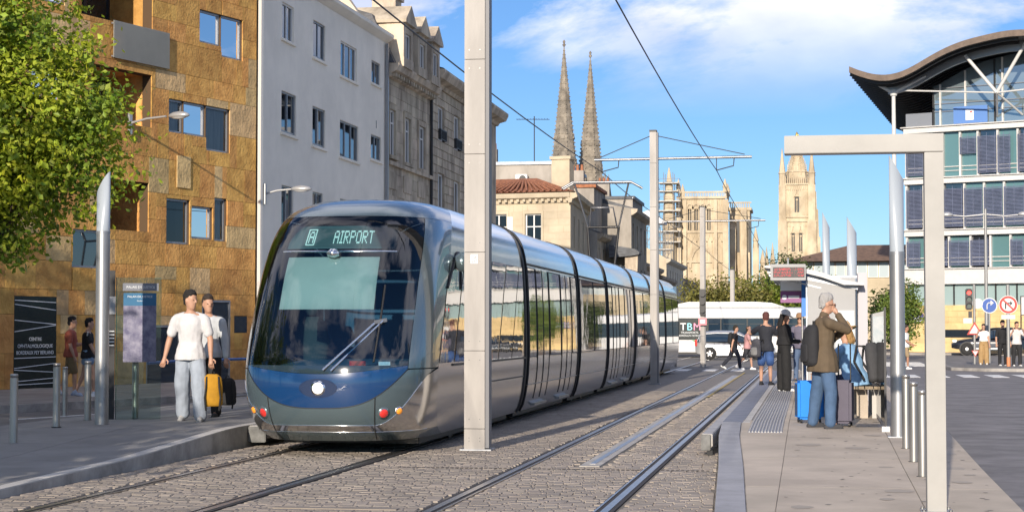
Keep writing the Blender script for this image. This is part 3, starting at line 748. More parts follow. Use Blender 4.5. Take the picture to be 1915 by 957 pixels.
MB().tube([(0, 0, 0), (0, 0, 3.3)], .04, 6).build('mast', M_iron, an); MB().tube([(-1.3, 0, 3.1), (1.1, 0, 3.05)], .025, 6).build('boom', M_iron, an)
eln = MB()
for i in range(12): eln.tube([(-1.25+i*.2, -.3, 3.1), (-1.25+i*.2, .3, 3.1)], .012, 4)
eln.build('elements', M_iron, an)
backhouse('grimy chimney block behind the hipped roof ridge', -17.2, -14.6, 124, 131, 11.3, M_grime, M_tile, 'rooftop_house', 1)
backhouse('dark slated roof house in front of the second spire', -16.5, -12.9, 134, 142, 11.2, M_grime, M_slate, 'rooftop_house', 1)

# ---------------------------------------------------------------- the row of houses that follows
def row_house(label, y0, y1, X, z, m, depth=9, gable=None, storeys=2, roof=None, dark=None, az=0):
    t = thing('row_house', label, 'house', (X, y0, 0), pi/2-radians(az), 'terraced houses along the tram street')
    L = y1-y0; hs = []; n = max(2, int(L/3.0)); st = (z-.6)/storeys
    for s in range(storeys):
        for i in range(n):
            u = (i+.5)*L/n; hs.append((u-.5, u+.5, s*st+1.0, s*st+st-.25))
    wall('wall', 0, L, 0, z, hs, .3, m, t)
    for h in hs: window(h, t, M_whitef, M_glassd, y=.16, fr=.08, mull=1)
    MB().prism([(.1, z-.35), (-.1, z-.3), (-.4, z-.1), (-.45, z+.12), (.2, z+.15)], 0, L, 'x').build('cornice', m, t)
    MB().prism([(-.44, z+.13), (depth*.5, z+1.6), (depth, z+.1)], .32, L-.02, 'x').build('roof', roof or M_slate, t)
    g_ = gable if gable is not None else 1.9
    MB().prism([(0.004, 0), (depth, 0), (depth, z+.1), (depth*.5, z+g_), (0.004, z+.16)], -.004, .3, 'x').build('gable_wall', dark or m, t)
    c_ = MB().box((.1, depth*.42, z+g_-.5), (.6, depth*.58, z+g_+1.1)).build('chimney', m, t)
    for k in range(3): MB().lathe((.35, depth*.45+k*.35, z+g_+1.1), [(.11, 0), (.09, .45)], 8).build('chimney_pot', M_pot, c_)
    return t
row_house('low grey terraced house next to the cream corner house', 123.2, 128.6, -14.3, 8.0, M_lime, dark=M_grime)
hh = row_house('tall terraced house with pale lit gable wall and blind side', 128.8, 141, -12.5, 10.0, M_lime, dark=M_grime, gable=1.0, storeys=3)
MB().prism([(1.4, 6.6), (-.1, 6.7), (-.7, 6.8), (-.75, 6.95), (-.4, 7.2), (1.4, 7.5)], -1.9, -.05, 'x').build('oriel_roof', M_slate, hh)
MB().prism([(.3, 3.2), (-.5, 3.3), (-.6, 6.7), (.3, 6.7)], -1.6, -.06, 'x').build('oriel', M_lime, hh)
row_house('long grey terraced house with shared cornice past the tall gable', 141.2, 158, -12.9, 6.6, M_lime)
row_house('terraced house with grubby cornice beside the long grey house', 158.2, 176, -13.0, 6.1, M_lime)
row_house('terraced house of pale stone with tall lit gable and orange chimney', 176.2, 200, -13.7, 8.3, M_limel, gable=2.6, dark=M_cream)
row_house('last terraced house of dark stone before the square', 200.2, 240, -13.6, 6.9, M_lime)
# ================================================================ cathedral
M_goth = mat('spire_stone', (0.33, 0.285, 0.225), 0.95, col2=(0.15, 0.13, 0.105), scale=0.55, bump=0.9, bscale=2.4, dist=0.25)
M_gothl = mat('tower_stone', (0.60, 0.50, 0.35), 0.95, col2=(0.36, 0.285, 0.19), scale=0.30, bump=0.7, bscale=1.8, dist=0.12, stretch=(1, 1, .5))
def spire(parent, c, z0, z1, r0, m, n=8, rows=22, rot=pi/8, name='spire'):
    A = MB(); P = lambda t, k, s=1.0: (c[0]+cos(rot+2*pi*k/n)*r0*(1-t)*s, c[1]+sin(rot+2*pi*k/n)*r0*(1-t)*s, z0+(z1-z0)*t)
    for i in range(rows):
        t0, t1 = i/rows, (i+1)/rows
        for k in range(n): A.add([P(t0, k), P(t0, k+1), P(t1, k+1), P(t1, k)], [(0, 1, 2, 3)])
    o = A.build(name, m, parent)
    B = MB()                                    # crockets on every arris and ribs round the faces
    for k in range(n):
        j = 0
        while True:
            t = j/(rows*2.0); j += 1
            if t > .97: break
            p = Vector(P(t, k, 1.03)); q = Vector((c[0], c[1], p.z)); d = (p-q)
            if d.length < 1e-3: break
            d.normalize(); sz = .12+.25*(1-t)*r0/4
            B.cbox(p+d*sz*.35+Vector((0, 0, sz*.3)), (sz, sz, sz*1.1))
        for i in range(1, rows, 2):
            t = i/rows; a = Vector(P(t, k, 1.0)); b = Vector(P(t, k+1, 1.0)); B.bar(a, b, .22*(1-t)+.06, .26*(1-t)+.06)
        for t in (.08, .2, .33, .47):           # gabled lights on the faces
            a = Vector(P(t, k, 1)); b = Vector(P(t, k+1, 1)); mid = (a+b)/2; wv = (b-a)*.24
            dn = (mid-Vector((c[0], c[1], mid.z))).normalized()*.25; h = 2.6*(1-t)
            B.add([mid-wv+dn, mid+wv+dn, mid+wv+dn+Vector((0, 0, h*.6)), mid+dn+Vector((0, 0, h)), mid-wv+dn+Vector((0, 0, h*.6)), mid-wv, mid+wv, mid+wv+Vector((0, 0, h*.6)), mid+Vector((0, 0, h)), mid-wv+Vector((0, 0, h*.6))],
                  [(0, 1, 2, 3, 4), (0, 5, 6, 1), (1, 6, 7, 2), (2, 7, 8, 3), (3, 8, 9, 4), (4, 9, 5, 0)])
    stuff(B.build('crockets', m, o))
    F_ = MB().lathe((c[0], c[1], z1-1.2), [(.25, 0), (.5, .5), (.2, .9), (.42, 1.3), (.1, 1.9)], 8).build('finial', m, o)
    return o
ca = thing('cathedral', 'gothic cathedral with twin crocketed stone spires', 'cathedral', (-66, 500, 0))
spire(ca, (-1.2, 0), 30, 81.5, 5.3, M_goth)
spire(ca, (4.6, 13), 30, 80.2, 5.2, M_goth, rot=pi/8+.1)
for x, y in ((-1.2, 0), (4.6, 13)):
    MB().box((x-5, y-5, 0), (x+5, y+5, 31)).build('tower', M_goth, ca)
    for a in (-1, 1):
        for b in (-1, 1): 
            MB().lathe((x+a*4.7, y+b*4.7, 30), [(1.0, 0), (.9, 7), (1.1, 7.2), (.05, 16)], 8, smooth=False).build('pinnacle', M_goth, ca)
MB().prism([(-9, 22), (9, 22), (0, 34)], -30, -6, 'y').build('nave_roof', M_zinc, ca)
# ---------------------------------------------------------------- unfinished bell tower
bt = thing('bell_tower', 'square flat topped cathedral tower with four tall lancets and stepped buttresses', 'tower', (-28.3, 400, 0))
LX = [2.35, 3.75, 5.2, 6.55]
lh = [(x-.38, x+.38, 23.3, 28.0) for x in LX]
wall('wall', 0, 10, 0, 30.4, lh, 1.2, M_gothl, bt)
MB().box((0.02, 1.3, 0), (9.98, 14, 30.3)).build('core', M_gothl, bt)
for i, (a, b, c, d) in enumerate(lh):
    MB().add([(a, 1.0, c), (b, 1.0, c), (b, 1.0, d), (a, 1.0, d)], [(0, 1, 2, 3)]).build('louvre', M_dkw, bt)
    A = MB(); R_ = .72
    for k in range(9):
        t0, t1 = pi*k/9, pi*(k+1)/9
        A.bar(((a+b)/2+cos(t0)*R_, -.15, 28.0+sin(t0)*R_*1.5), ((a+b)/2+cos(t1)*R_, -.15, 28.0+sin(t1)*R_*1.5), .4, .22, up=(0, 1, 0))
    A.box(((a+b)/2-.66, -.2, 23.2), ((a+b)/2-.46, .1, 28)); A.box(((a+b)/2+.46, -.2, 23.2), ((a+b)/2+.66, .1, 28)); A.box(((a+b)/2-.09, .3, 23.4), ((a+b)/2+.09, .5, 28))
    A.build('lancet_moulding', M_gothl, bt)
for z, p in ((22.7, .35), (30.2, .55), (16.2, .4)): MB().box((-.5, -p, z), (10.5, .1, z+.5)).build('string_course', M_gothl, bt)
A = MB()
for i in range(30): A.box((-.2+i*.35, -.42, 30.7), (-.05+i*.35, -.2, 31.5))
A.box((-.5, -.5, 31.5), (10.5, -.1, 31.85)); A.box((10.1, -.5, 31.5), (10.5, 13, 31.85))
for i in range(34): A.box((10.2, -.2+i*.4, 30.7), (10.4, -.03+i*.4, 31.5))
A.build('balustrade', M_gothl, bt)
for x in (-.6, 1.0, 7.7, 9.6):
    for z0, z1, d in ((0, 16, 1.7), (16, 23, 1.1), (23, 30, .6)): MB().box((x, -d, z0), (x+(1.2 if x in (-.6, 9.6) else .7), .05, z1)).build('buttress', M_gothl, bt)
A = MB()
for k in range(12):
    t0, t1 = pi*k/12, pi*(k+1)/12; A.bar((5+cos(t0)*2.6, -.2, 15+sin(t0)*4.8), (5+cos(t1)*2.6, -.2, 15+sin(t1)*4.8), .5, .3, up=(0, 1, 0))
A.build('blind_arch', M_gothl, bt)
A = MB()                                        # arcading, pilaster strips and crocketed corners
for i in range(17): A.box((.45+i*.55, -.16, 28.75), (.58+i*.55, .05, 30.0)); A.bar((.52+i*.55, -.1, 29.9), (.79+i*.55, -.1, 30.2), .1, .1); A.bar((.79+i*.55, -.1, 30.2), (1.07+i*.55, -.1, 29.9), .1, .1)
for i in range(9): A.box((.5+i*1.1, -.22, 16.8), (.66+i*1.1, .05, 22.5)); A.bar((.58+i*1.1, -.15, 20.6), (1.13+i*1.1, -.15, 22.2), .14, .14); A.bar((1.13+i*1.1, -.15, 22.2), (1.68+i*1.1, -.15, 20.6), .14, .14)
for x in (-.1, 10.1):
    for y in (-.2, 13.4): A.lathe((x, y, 31.6), [(.5, 0), (.45, 1.0), (.6, 1.1), (.05, 3.0)], 8, smooth=False)
for k in range(12): A.box((9.99, .9+k*1.1, 17), (10.2, 1.15+k*1.1, 28))
A.build('carved_arcade', M_gothl, bt)
# second tower with raking buttresses behind it
b2 = thing('bell_tower', 'second square cathedral tower with deep buttresses stepping down its flank', 'tower', (-17.9, 414, 0))
MB().box((0, 0, 0), (4.6, 12, 28.5)).build('wall', M_gothl, b2)
MB().box((-.3, -.4, 28.5), (5.0, 12.3, 29.1)).build('parapet', M_gothl, b2)
A = MB()
for i in range(12): A.box((-.2+i*.42, -.3, 29.1), (0+i*.42, -.05, 30.1))
A.box((-.3, -.4, 30.1), (5.0, 0, 30.4)); A.build('balustrade', M_gothl, b2)
for x, y, zt in ((0.2, -4.4, 24), (2.6, -4.4, 27.4), (5.2, -2.0, 19.5), (6.7, 0, 14.5)):
    MB().prism([(y, 0), (y+4.2, 0), (y+4.2, zt+1.5), (y+2.2, zt), (y+2.1, zt*.72), (y+.9, zt*.66), (y+.8, zt*.4), (y, zt*.36)], x, x+1.35, 'x').build('buttress', M_gothl, b2)
    if zt < 20: MB().lathe((x+.68, y+3.0, zt), [(.6, 0), (.55, 2), (.7, 2.2), (.05, 5.2)], 8, smooth=False).build('pinnacle', M_gothl, b2)
for x in (1.6, 4.2): MB().box((x, -.06, 19), (x+.7, .2, 26)).build('lancet', M_dkw, b2)
# nave pinnacles farther along
for i, (x, zt) in enumerate(((-10.0, 21), (-8.6, 22), (-7.4, 17), (-5.6, 15.5))):
    t = thing('pinnacle_turret', ['tall pale gothic pinnacle standing against the buttressed tower', 'tallest pale gothic pinnacle beyond the buttressed tower', 'shorter pale gothic pinnacle next to the tallest one', 'lowest pale gothic pinnacle near the tree tops'][i], 'pinnacle', (x, 432, 0), 0, 'pinnacles beyond the cathedral towers')
    MB().lathe((0, 0, 0), [(.95, 0), (.9, zt-6), (1.15, zt-5.8), (.7, zt-5.3), (.05, zt)], 8, smooth=False).build('shaft', M_gothl, t)
    MB().box((-1.6, .8, 0), (1.6, 4, zt-7.5)).build('wall', M_gothl, t)
# ---------------------------------------------------------------- scaffolding
M_scaf = mat('scaffold_tube', (0.24, 0.24, 0.24), 0.5, metal=0.5)
M_plank = mat('scaffold_deck', (0.50, 0.47, 0.42), 0.8, var=0.2)
M_sheet = mat('white_sheeting', (0.6, 0.6, 0.6), 0.7, var=0.06)
st_ = thing('scaffolding', 'ringed scaffolding round a slim stone turret beside the bell tower', 'scaffolding', (-30.3, 398, 0))
MB().lathe((0, 0, 0), [(1.6, 0), (1.5, 24), (1.2, 30), (.4, 35.5), (.1, 37)], 8, smooth=False).build('turret', M_gothl, st_)
for z in (20.5, 22.8, 25.0, 27.3, 29.4, 31.6, 33.4):
    w_ = 2.6 if z < 30 else 2.1
    MB().box((-w_, -w_, z), (w_, w_, z+.22)).build('deck', M_plank, st_)
A = MB()
for x in (-2.3, -1, 1, 2.3):
    for y in (-2.3, 2.3): A.tube([(x, y, 0), (x, y, 35.8 if abs(x) < 2 else 32.5)], .07, 5)
for z in (21.6, 23.9, 26.2, 28.4, 30.5, 32.5, 34.4):
    A.tube([(-2.4, -2.3, z), (2.4, -2.3, z)], .05, 5); A.tube([(-2.3, -2.3, z), (-2.3, 2.3, z)], .05, 5); A.tube([(2.3, -2.3, z), (2.3, 2.3, z)], .05, 5)
A.build('tubes', M_scaf, st_)
s2 = thing('scaffolding', 'low tube scaffolding with white sheeted roof over the houses', 'scaffolding', (-32.4, 330, 0))
A = MB()
for i in range(9):
    x = i*.95
    for y in (0, 5): A.tube([(x, y, 0), (x, y, 21-abs(i-4)*.45)], .07, 5)
for k in range(9):
    A.tube([(0, 0, 8+k*1.5), (7.6, 0, 8+k*1.5-.3*(k > 6)*4)], .06, 5)
for i in range(8):
    for k in range(5): A.tube([(i*.95, 0, 9.5+k*2.4), ((i+1)*.95, 0, 9.5+k*2.4+(1.6 if i % 2 else -1.6))], .05, 4)
A.build('tubes', M_scaf, s2)
MB().prism([(-1.2, 21.4), (3.6, 23.3), (6.4, 21.2), (6.4, 20.8), (-1.2, 20.8)], -.5, 6, 'y').build('sheeted_roof', M_sheet, s2)
for k in range(3): MB().box((0, -.3, 10+k*3), (7.6, 5, 10.15+k*3)).build('deck', M_plank, s2)
# ---------------------------------------------------------------- free-standing gothic tower with golden statue
pb = thing('gothic_tower', 'free standing gothic tower with pinnacles and golden statue on its spire', 'tower', (-3.7, 570, 0))
hw = 4.4
ph = [(-1.75, -.75, 25.5, 31.2), (.55, 1.55, 25.5, 31.2), (-1.7, -.7, 15, 20.5), (.5, 1.5, 15, 20.5)]
wall('wall', -hw, hw, 0, 46, [(a, b, c, d) for a, b, c, d in ph]+[(-.75, .65, 37.6, 42.4)], .9, M_gothl, pb, y=-hw)
MB().box((-hw+.02, -hw+1, 0), (hw-.02, hw, 46)).build('core', M_gothl, pb)
for (a, b, c, d) in ph+[(-.75, .65, 37.6, 42.4)]:
    A = MB(); A.box(((a+b)/2-.09, -hw+.2, c), ((a+b)/2+.09, -hw+.4, d-.8)); A.disc(((a+b)/2, -hw+.3, d-.9), .34, 8, t=.12)
    l_ = MB().add([(a, -hw+.7, c), (b, -hw+.7, c), (b, -hw+.7, d), (a, -hw+.7, d)], [(0,1,2,3)]).build('light', M_dkw, pb); A.build('tracery', M_gothl, l_)
    G = MB(); G.bar((a-.3, -hw-.15, d-.2), ((a+b)/2, -hw-.15, d+1.9), .35, .3); G.bar((b+.3, -hw-.15, d-.2), ((a+b)/2, -hw-.15, d+1.9), .35, .3); G.build('gablet', M_gothl, l_)
for z in (22.5, 34.6, 36.0, 46): MB().box((-hw-.5, -hw-.5, z), (hw+.5, hw+.5, z+.5)).build('string_course', M_gothl, pb)
for sx_, wd in ((-1, 2.4), (1, 2.4)):
    for sy_ in (-1, 1):
        x = sx_*(hw+.1)
        for z0, z1, k in ((0, 22, 1.35), (22, 35, 1.15), (35, 46, .9)): MB().box((x-wd/2*k, sy_*hw-1.1*k, z0), (x+wd/2*k, sy_*hw+1.1*k, z1)).build('buttress', M_gothl, pb)
        MB().lathe((x, sy_*hw, 46), [(1.05, 0), (1.0, 3.4), (1.25, 3.6), (.95, 4.1), (.06, 11.5)], 8, smooth=False).build('pinnacle', M_gothl, pb)
A = MB()
for z0, z1, dx, s_ in ((0, 30, 6.3, 1.0), (30, 38.5, 5.9, .7), (38.5, 44, 5.5, .5)):
    A.prism([(dx-1.3, z0), (dx+s_, z0), (dx+s_*.7, z1), (dx-1.3, z1)], -hw+.5, -hw+2.2, 'y')
A.build('right_buttress', M_gothl, pb)
MB().lathe((5.05, -hw+1.3, 43.9), [(.5, 0), (.45, 2), (.6, 2.2), (.05, 7)], 8, smooth=False).build('pinnacle', M_gothl, pb)
A = MB()
for z0, z1 in ((8, 22.3), (23.2, 34.4), (36.7, 45.8)):
    for x in (-3.1, -2.3, 2.2, 3.0): A.box((x-.14, -hw-.2, z0), (x+.14, -hw+.02, z1)); A.lathe((x, -hw-.1, z1-1.2), [(.3, 0), (.02, 1.6)], 6, smooth=False)
    for x in (-.1,): A.box((x-.12, -hw-.18, z0), (x+.12, -hw+.02, z1*.0+z0+1.6))
for i in range(13): A.bar((-3.9+i*.62, -hw-.12, 44.3), (-3.59+i*.62, -hw-.12, 45.5), .12, .12); A.bar((-3.59+i*.62, -hw-.12, 45.5), (-3.28+i*.62, -hw-.12, 44.3), .12, .12)
A.build('carved_panelling', M_gothl, pb)
A = MB()
for i in range(14): A.lathe((-hw+.3+i*.62, -hw-.2, 46.4), [(.16, 0), (.14, 1.6), (.02, 2.6)], 6, smooth=False)
A.build('cresting', M_gothl, pb)
MB().lathe((0, 0, 46), [(3.6, 0), (3.4, 4), (3.7, 4.2), (3.0, 4.8)], 8, smooth=False).build('lantern', M_gothl, pb)
spire(pb, (0, 0), 49.5, 60.5, 3.2, M_gothl, rows=10)
M_gold = mat('gilded_copper', (0.85, 0.60, 0.18), 0.3, metal=1.0)
MB().lathe((0, 0, 59.9), [(.5, 0), (.8, .25), (.55, 1.0), (.62, 1.7), (.35, 2.2), (.32, 2.6), (.1, 2.95)], 12).lathe((.35, -.3, 61.4), [(.08, 0), (.3, .2), (.3, .6), (.1, .85)], 10).build('statue', M_gold, pb)

# ================================================================ tan building with tiled roof behind the shelter
loc = (-2.5, 150, 0)
tn = thing('tan_building', 'tan stone building with low tiled roof and long glazed strip', 'building', loc, radians(-4))
MB().box((-0, 0, 0), (16, 10, 5.6)).build('wall', M_cream, tn)
for i in range(16):
    w_ = bx('window', (2.0+i*.86, -.06, 5.75), (2.0+i*.86+.8, .05, 7.0), M_whitef, tn)
    MB().add([(2.06+i*.86, -.065, 5.8), (2.74+i*.86, -.065, 5.8), (2.74+i*.86, -.065, 6.95), (2.06+i*.86, -.065, 6.95)], [(0,1,2,3)]).build('pane', mat('pale_glass', (.45, .52, .55), .1) if 'pale_glass' not in MATS else MATS['pale_glass'], w_)
MB().box((.3, .06, 5.6), (15.9, 9.5, 7.05)).build('upper_wall', M_cream, tn)
MB().add([(.4, -1.2, 7.06), (16.5, -1.2, 7.06), (16.5, 11, 7.06), (.4, 11, 7.06), (5.5, 5, 8.6), (12, 5, 8.6)], [(0,1,5,4), (1,2,5), (2,3,4,5), (3,0,4), (0,3,2,1)]).build('roof', mat('brown_tile_roof', (.17, .105, .07), .85, var=.3, scale=3, bump=.5), tn)
for x in (6.2, 9.4, 12.5): bx('slit_window', (x, -.05, 1.2), (x+.55, .06, 4.9), M_glass, tn)

# ================================================================ courthouse with wave roof
loc, rz = frame_of((6.05, 120.0), 113.0)
wv = thing('wave_roof_building', 'modern white and glass office building with wave shaped overhanging roof', 'building', loc, rz)
M_fasc = mat('white_fascia', (0.60, 0.585, 0.56), 0.6, var=0.04)
M_blind = mat('blue_grey_blind', (0.13, 0.15, 0.225), 0.4, var=0.12, scale=2)
M_teal = mat('teal_glass', (0.10, 0.20, 0.21), 0.05, spec=0.8)
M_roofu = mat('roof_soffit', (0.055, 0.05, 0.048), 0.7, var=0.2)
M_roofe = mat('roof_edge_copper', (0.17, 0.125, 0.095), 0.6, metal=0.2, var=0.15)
M_gstone = mat('golden_base_stone', (0.62, 0.45, 0.22), 0.9, var=0.14, scale=1.5, bump=0.3, bscale=10, per_obj=0.07)
LF = 30.0
sd_ = Vector((cos(radians(113-7)), sin(radians(113-7)), 0))         # the side wall runs off at this angle in the local frame
D_ = 26.0
def quadp(z0, z1, e=0.0, m=None, name='x', mat_=None):
    pts = [(-e, -e), (LF, -e), (LF+sd_.x*D_, D_), (sd_.x*D_-e, D_)]
    return MB().prism(pts, z0, z1, 'z').build(name, mat_, wv)
quadp(-.3, 3.1, 0.0, name='base_wall', mat_=M_gstone)
quadp(3.1, 14.2, -0.55, name='core', mat_=M_teal)
ashlar(0, 12, 0.1, 2.0, [], 0.62, 1.9, M_gstone, wv, gap=.02, proud=.03); ashlar(0, 12, 2.0, 3.1, [], 0.36, 1.6, M_gstone, wv, gap=.02, proud=.04)
bx('low_window', (2.4, -.05, 1.05), (6.4, -.036, 1.55), M_glass, wv)
for z in (4.45, 7.55, 10.90, 14.20):
    quadp(z, z+.95 if z < 5 else z+.34, 0.0, name='fascia', mat_=M_fasc)
    quadp(z+(.96 if z < 5 else .35), z+(1.02 if z < 5 else .41), 0.16, name='ledge', mat_=M_fasc)
for i in range(9): bx('mullion', (.4+i*1.35, -.0+.3, 3.1), (.48+i*1.35, .42, 4.45), M_iron, wv)
bx('window_band', (0.05, .43, 3.1), (12.5, .5, 4.45), mat('pale_teal_glass', (.30, .40, .40), .08, spec=.8), wv)
def blind(a, b, c, d, y):
    A = MB(); n = int((d-c)/.085)
    for i in range(n):
        z = c+i*.085; A.add([(a, y, z), (b, y, z), (b, y+.045, z+.055), (a, y+.045, z+.055)], [(0, 1, 2, 3)])
    for x in (a+.06, (a+b)/2, b-.06): A.box((x-.012, y-.01, c), (x+.012, y+.0, d+.12))
    return A.build('blind', M_blind, wv)
rng = random.Random(5)
for si, (z0, z1) in enumerate(((5.5, 7.52), (7.98, 10.86), (11.33, 14.16))):
    u = .02; k = 0
    while u < 11.5:
        wd = rng.choice((1.15, 1.28, 1.4)); k += 1
        bx('mullion', (u, .22, z0), (u+.13, .5, z1), M_fasc, wv)
        MB().box((u+.13, .46, z0), (u+wd, .52, z1)).build('pane', M_teal if rng.random() < .5 else M_glass, wv)
        bx('transom', (u+.13, .36, z0+.62), (u+wd, .45, z0+.67), M_fasc, wv); bx('transom', (u+.13, .36, z0+.36), (u+wd, .45, z0+.40), M_fasc, wv)
        if rng.random() < .82 or k == 1:
            dz = 0 if rng.random() < .8 else (z1-z0)*.45
            blind(u+.08, u+wd*rng.choice((1, 1, .72)), z0+.12+dz, z1-.28, .10)
        u += wd
# side wall blinds / panes, seen edge-on
# wave roof: profile along the facade (u), running back along the side direction
def wave(u):
    pts = [(-1.9, 18.2), (-.9, 17.75), (0, 17.5), (.6, 17.45), (1.2, 17.5), (2.1, 17.78), (3.7, 18.6), (5.0, 19.1), (6.2, 19.35), (8.2, 19.62), (10.5, 19.5), (12, 19.2), (14, 18.4), (16, 17.6), (17.5, 17.4), (19, 17.7), (22, 19), (25, 19.5), (28, 18.6), (32.6, 17.5)]
    for (a, za), (b, zb) in zip(pts, pts[1:]):
        if u <= b: t = (u-a)/(b-a); t = max(0, t); return za+(zb-za)*t
    return pts[-1][1]
def wave_s(u): return (wave(u-.6)+wave(u)+wave(u+.6)+wave(u-.3)+wave(u+.3))/5 if u > -1.1 else wave(u)
us = [-1.9+i*.3 for i in range(115)]
def rp(u, v, dz=0): return (u+sd_.x*v, -4.5+v, wave_s(u)+dz)
vsr = [0, 8, 16, 24, 32]
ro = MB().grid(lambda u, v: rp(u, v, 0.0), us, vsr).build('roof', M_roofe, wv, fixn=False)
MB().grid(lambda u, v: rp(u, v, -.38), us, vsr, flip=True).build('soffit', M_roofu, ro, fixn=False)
MB().grid(lambda u, t: (rp(u, 0, 0)[0], rp(u, 0, 0)[1]-.001, rp(u, 0, -.38*t)[2]), us, [0, 1]).build('front_edge', M_roofe, ro, fixn=False)
MB().grid(lambda v, t: rp(-1.9, v, -.38*t), vsr, [0, 1]).build('side_edge', M_roofe, ro, fixn=False)
A = MB()
for i in range(26): 
    v = .6+i*1.2
    for a, b in zip(us[0:34:3], us[3:37:3]): A.bar(Vector(rp(a, v, -.46)), Vector(rp(b, v, -.46)), .10, .16)
A.build('soffit_ribs', M_iron, ro)
A = MB()
for a, b in zip(us[8:60:2], us[10:62:2]): A.bar(Vector(rp(a, 2.2, -.75)), Vector(rp(b, 2.2, -.75)), .3, .42)
A.build('arch_beam', M_alu, ro)
# penthouse glazing under the crest
PG = MB(); ug = [1.9+i*.6 for i in range(24)]
PGm = MB().grid(lambda u, t: (u, .3, 14.6+(wave_s(u)-.6-14.6)*t), ug, [0, 1]).build('penthouse_glazing', mat('blue_sky_glass', (.30, .38, .42), .04, metal=.6, spec=1.0), wv, fixn=False)
for u in (1.9, 2.35, 4.0, 5.9, 6.4, 8.6, 10.8): bx('mullion', (u, .18, 14.6), (u+.10, .29, wave_s(u)-.65), M_fasc if u in (2.35, 4.0, 6.4) else M_iron, PGm)
for z in (15.5, 16.0, 17.0): bx('transom', (1.9, .2, z), (13, .28, z+.05), M_alu, PGm)
bx('side_glazing', (1.9, .31, 14.6), (1.96, 9, 16.9), M_glass, wv)
bx('notice_board', (3.3, .12, 14.66), (5.5, .17, 15.75), mat('blue_banner', (.10, .22, .52), .5), PGm)
bx('notice', (4.1, .09, 14.85), (4.62, .118, 15.5), M_line, PGm); bx('notice_emblem', (4.4, .075, 15.32), (4.52, .089, 15.42), mat('red_print', (.55, .05, .05), .5), PGm)
M_whst = mat('white_steel', (0.58, 0.575, 0.56), 0.4)
A = MB()
A.tube([(6.9, -2.4, 16.15), (5.0, -2.6, wave_s(5)-.5)], .11, 10); A.tube([(6.9, -2.4, 16.15), (8.8, -2.6, wave_s(8.8)-.5)], .11, 10)
A.tube([(6.9, -2.4, 16.15), (.3, -2.4, 16.75)], .055, 8); A.tube([(6.9, -2.4, 16.15), (13, -2.4, 16.4)], .055, 8)
A.tube([(6.9, -2.4, 16.15), (6.1, .2, 15.0)], .07, 8); A.tube([(6.9, -2.4, 16.15), (7.7, .2, 15.0)], .07, 8)
A.build('roof_strut', M_whst, wv)
A = MB(); A.tube([(.25, -2.4, 16.6), (-1.2, -2.6, wave_s(-1.2)-.45)], [.14, .08], 10); A.tube([(.25, -2.4, 16.6), (2.4, -2.4, wave_s(2.4)-.45)], [.14, .08], 10); A.lathe((.25, -2.4, 16.4), [(.2, 0), (.26, .2), (.2, .4)], 12)
A.build('roof_strut', M_whst, wv)
MB().tube([(.25, -2.4, 0), (.25, -2.4, 8), (.25, -2.4, 16.5)], [.16, .17, .12], 12).build('column', M_whst, wv)
bx('roof_hatch', (7.8, 2, 19.4), (9.4, 4, 19.9), M_alu, wv)
bx('gallery_rail', (.1, .2, 14.62), (1.85, .24, 15.5), M_alu, wv)
# garden wall with purple plate in front of it
M_pur = mat('purple_plate', (0.06, 0.045, 0.22), 0.5)
np_ = thing('notice_plate', 'small purple notice plate on the golden stone base wall', 'plate', (6.05+.92*.35+.39*-.1, 120-.39*.35-.92*.1, 2.0), rz)
bx('plate', (0, -.04, 0), (.95, 0, .55), M_pur, np_); bx('lettering_bar', (.2, -.046, .38), (.75, -.041, .46), M_line, np_)
for k in range(3): bx('lettering_bar', (.1, -.046, .08+k*.09), (.85, -.041, .12+k*.09), M_line, np_)
# ================================================================ tram
M_tteal = mat('tram_teal_paint', (0.13, 0.18, 0.20), 0.25, metal=0.55, coat=0.7)
M_tblue = mat('tram_blue_panel', (0.005, 0.038, 0.125), 0.16, coat=1.0)
def wavy_metal(name, col, rough, bstr, metal=1.0, sc_=1.1, spec=.5, ior=1.5):
    m = mat(name, col, rough, metal=metal, bump=bstr, bscale=sc_, dist=0.03, spec=spec, ior=ior)
    return m
M_tsil = wavy_metal('tram_silver', (0.72, 0.71, 0.69), 0.16, 0.08)
M_troof = wavy_metal('tram_roof_silver', (0.62, 0.65, 0.68), 0.14, 0.06)
M_tglass = wavy_metal('tram_side_glass', (0.50, 0.50, 0.49), 0.012, 0.08, metal=0.9, sc_=1.3)
M_tgap = mat('tram_gaiter', (0.012, 0.012, 0.013), 0.5)
M_tint = mat('tram_interior', (0.05, 0.12, 0.18), 0.6)
M_blindg = mat('sun_blind', (0.56, 0.55, 0.46), 0.8, var=0.03)
M_wind = glass('windscreen', (0.42, 0.60, 0.70), 1.95)
M_chrome = mat('chrome', (0.8, 0.8, 0.8), 0.12, metal=1.0)
M_redl = mat('red_lens', (0.55, 0.03, 0.025), 0.18, coat=.6, emit=(1, .05, .03), estr=.08)
M_ambl = mat('amber_lens', (0.75, 0.26, 0.02), 0.15, coat=.6, emit=(1, .35, .03), estr=.15)
M_headl = mat('headlamp_lens', (0.85, 0.82, 0.74), 0.1, coat=.8, emit=(1, .93, .8), estr=.6)
TX, TY = -5.89, 21.45
tram = thing('tram', 'blue fronted silver tram waiting at the left platform', 'tram', (TX, TY, 0))
def I(T, v):
    if v <= T[0][0]: return T[0][1]
    for (a, fa), (b, fb) in zip(T, T[1:]):
        if v <= b:
            t = (v-a)/(b-a); t = t*t*(3-2*t) if False else t
            return fa+(fb-fa)*t
    return T[-1][1]
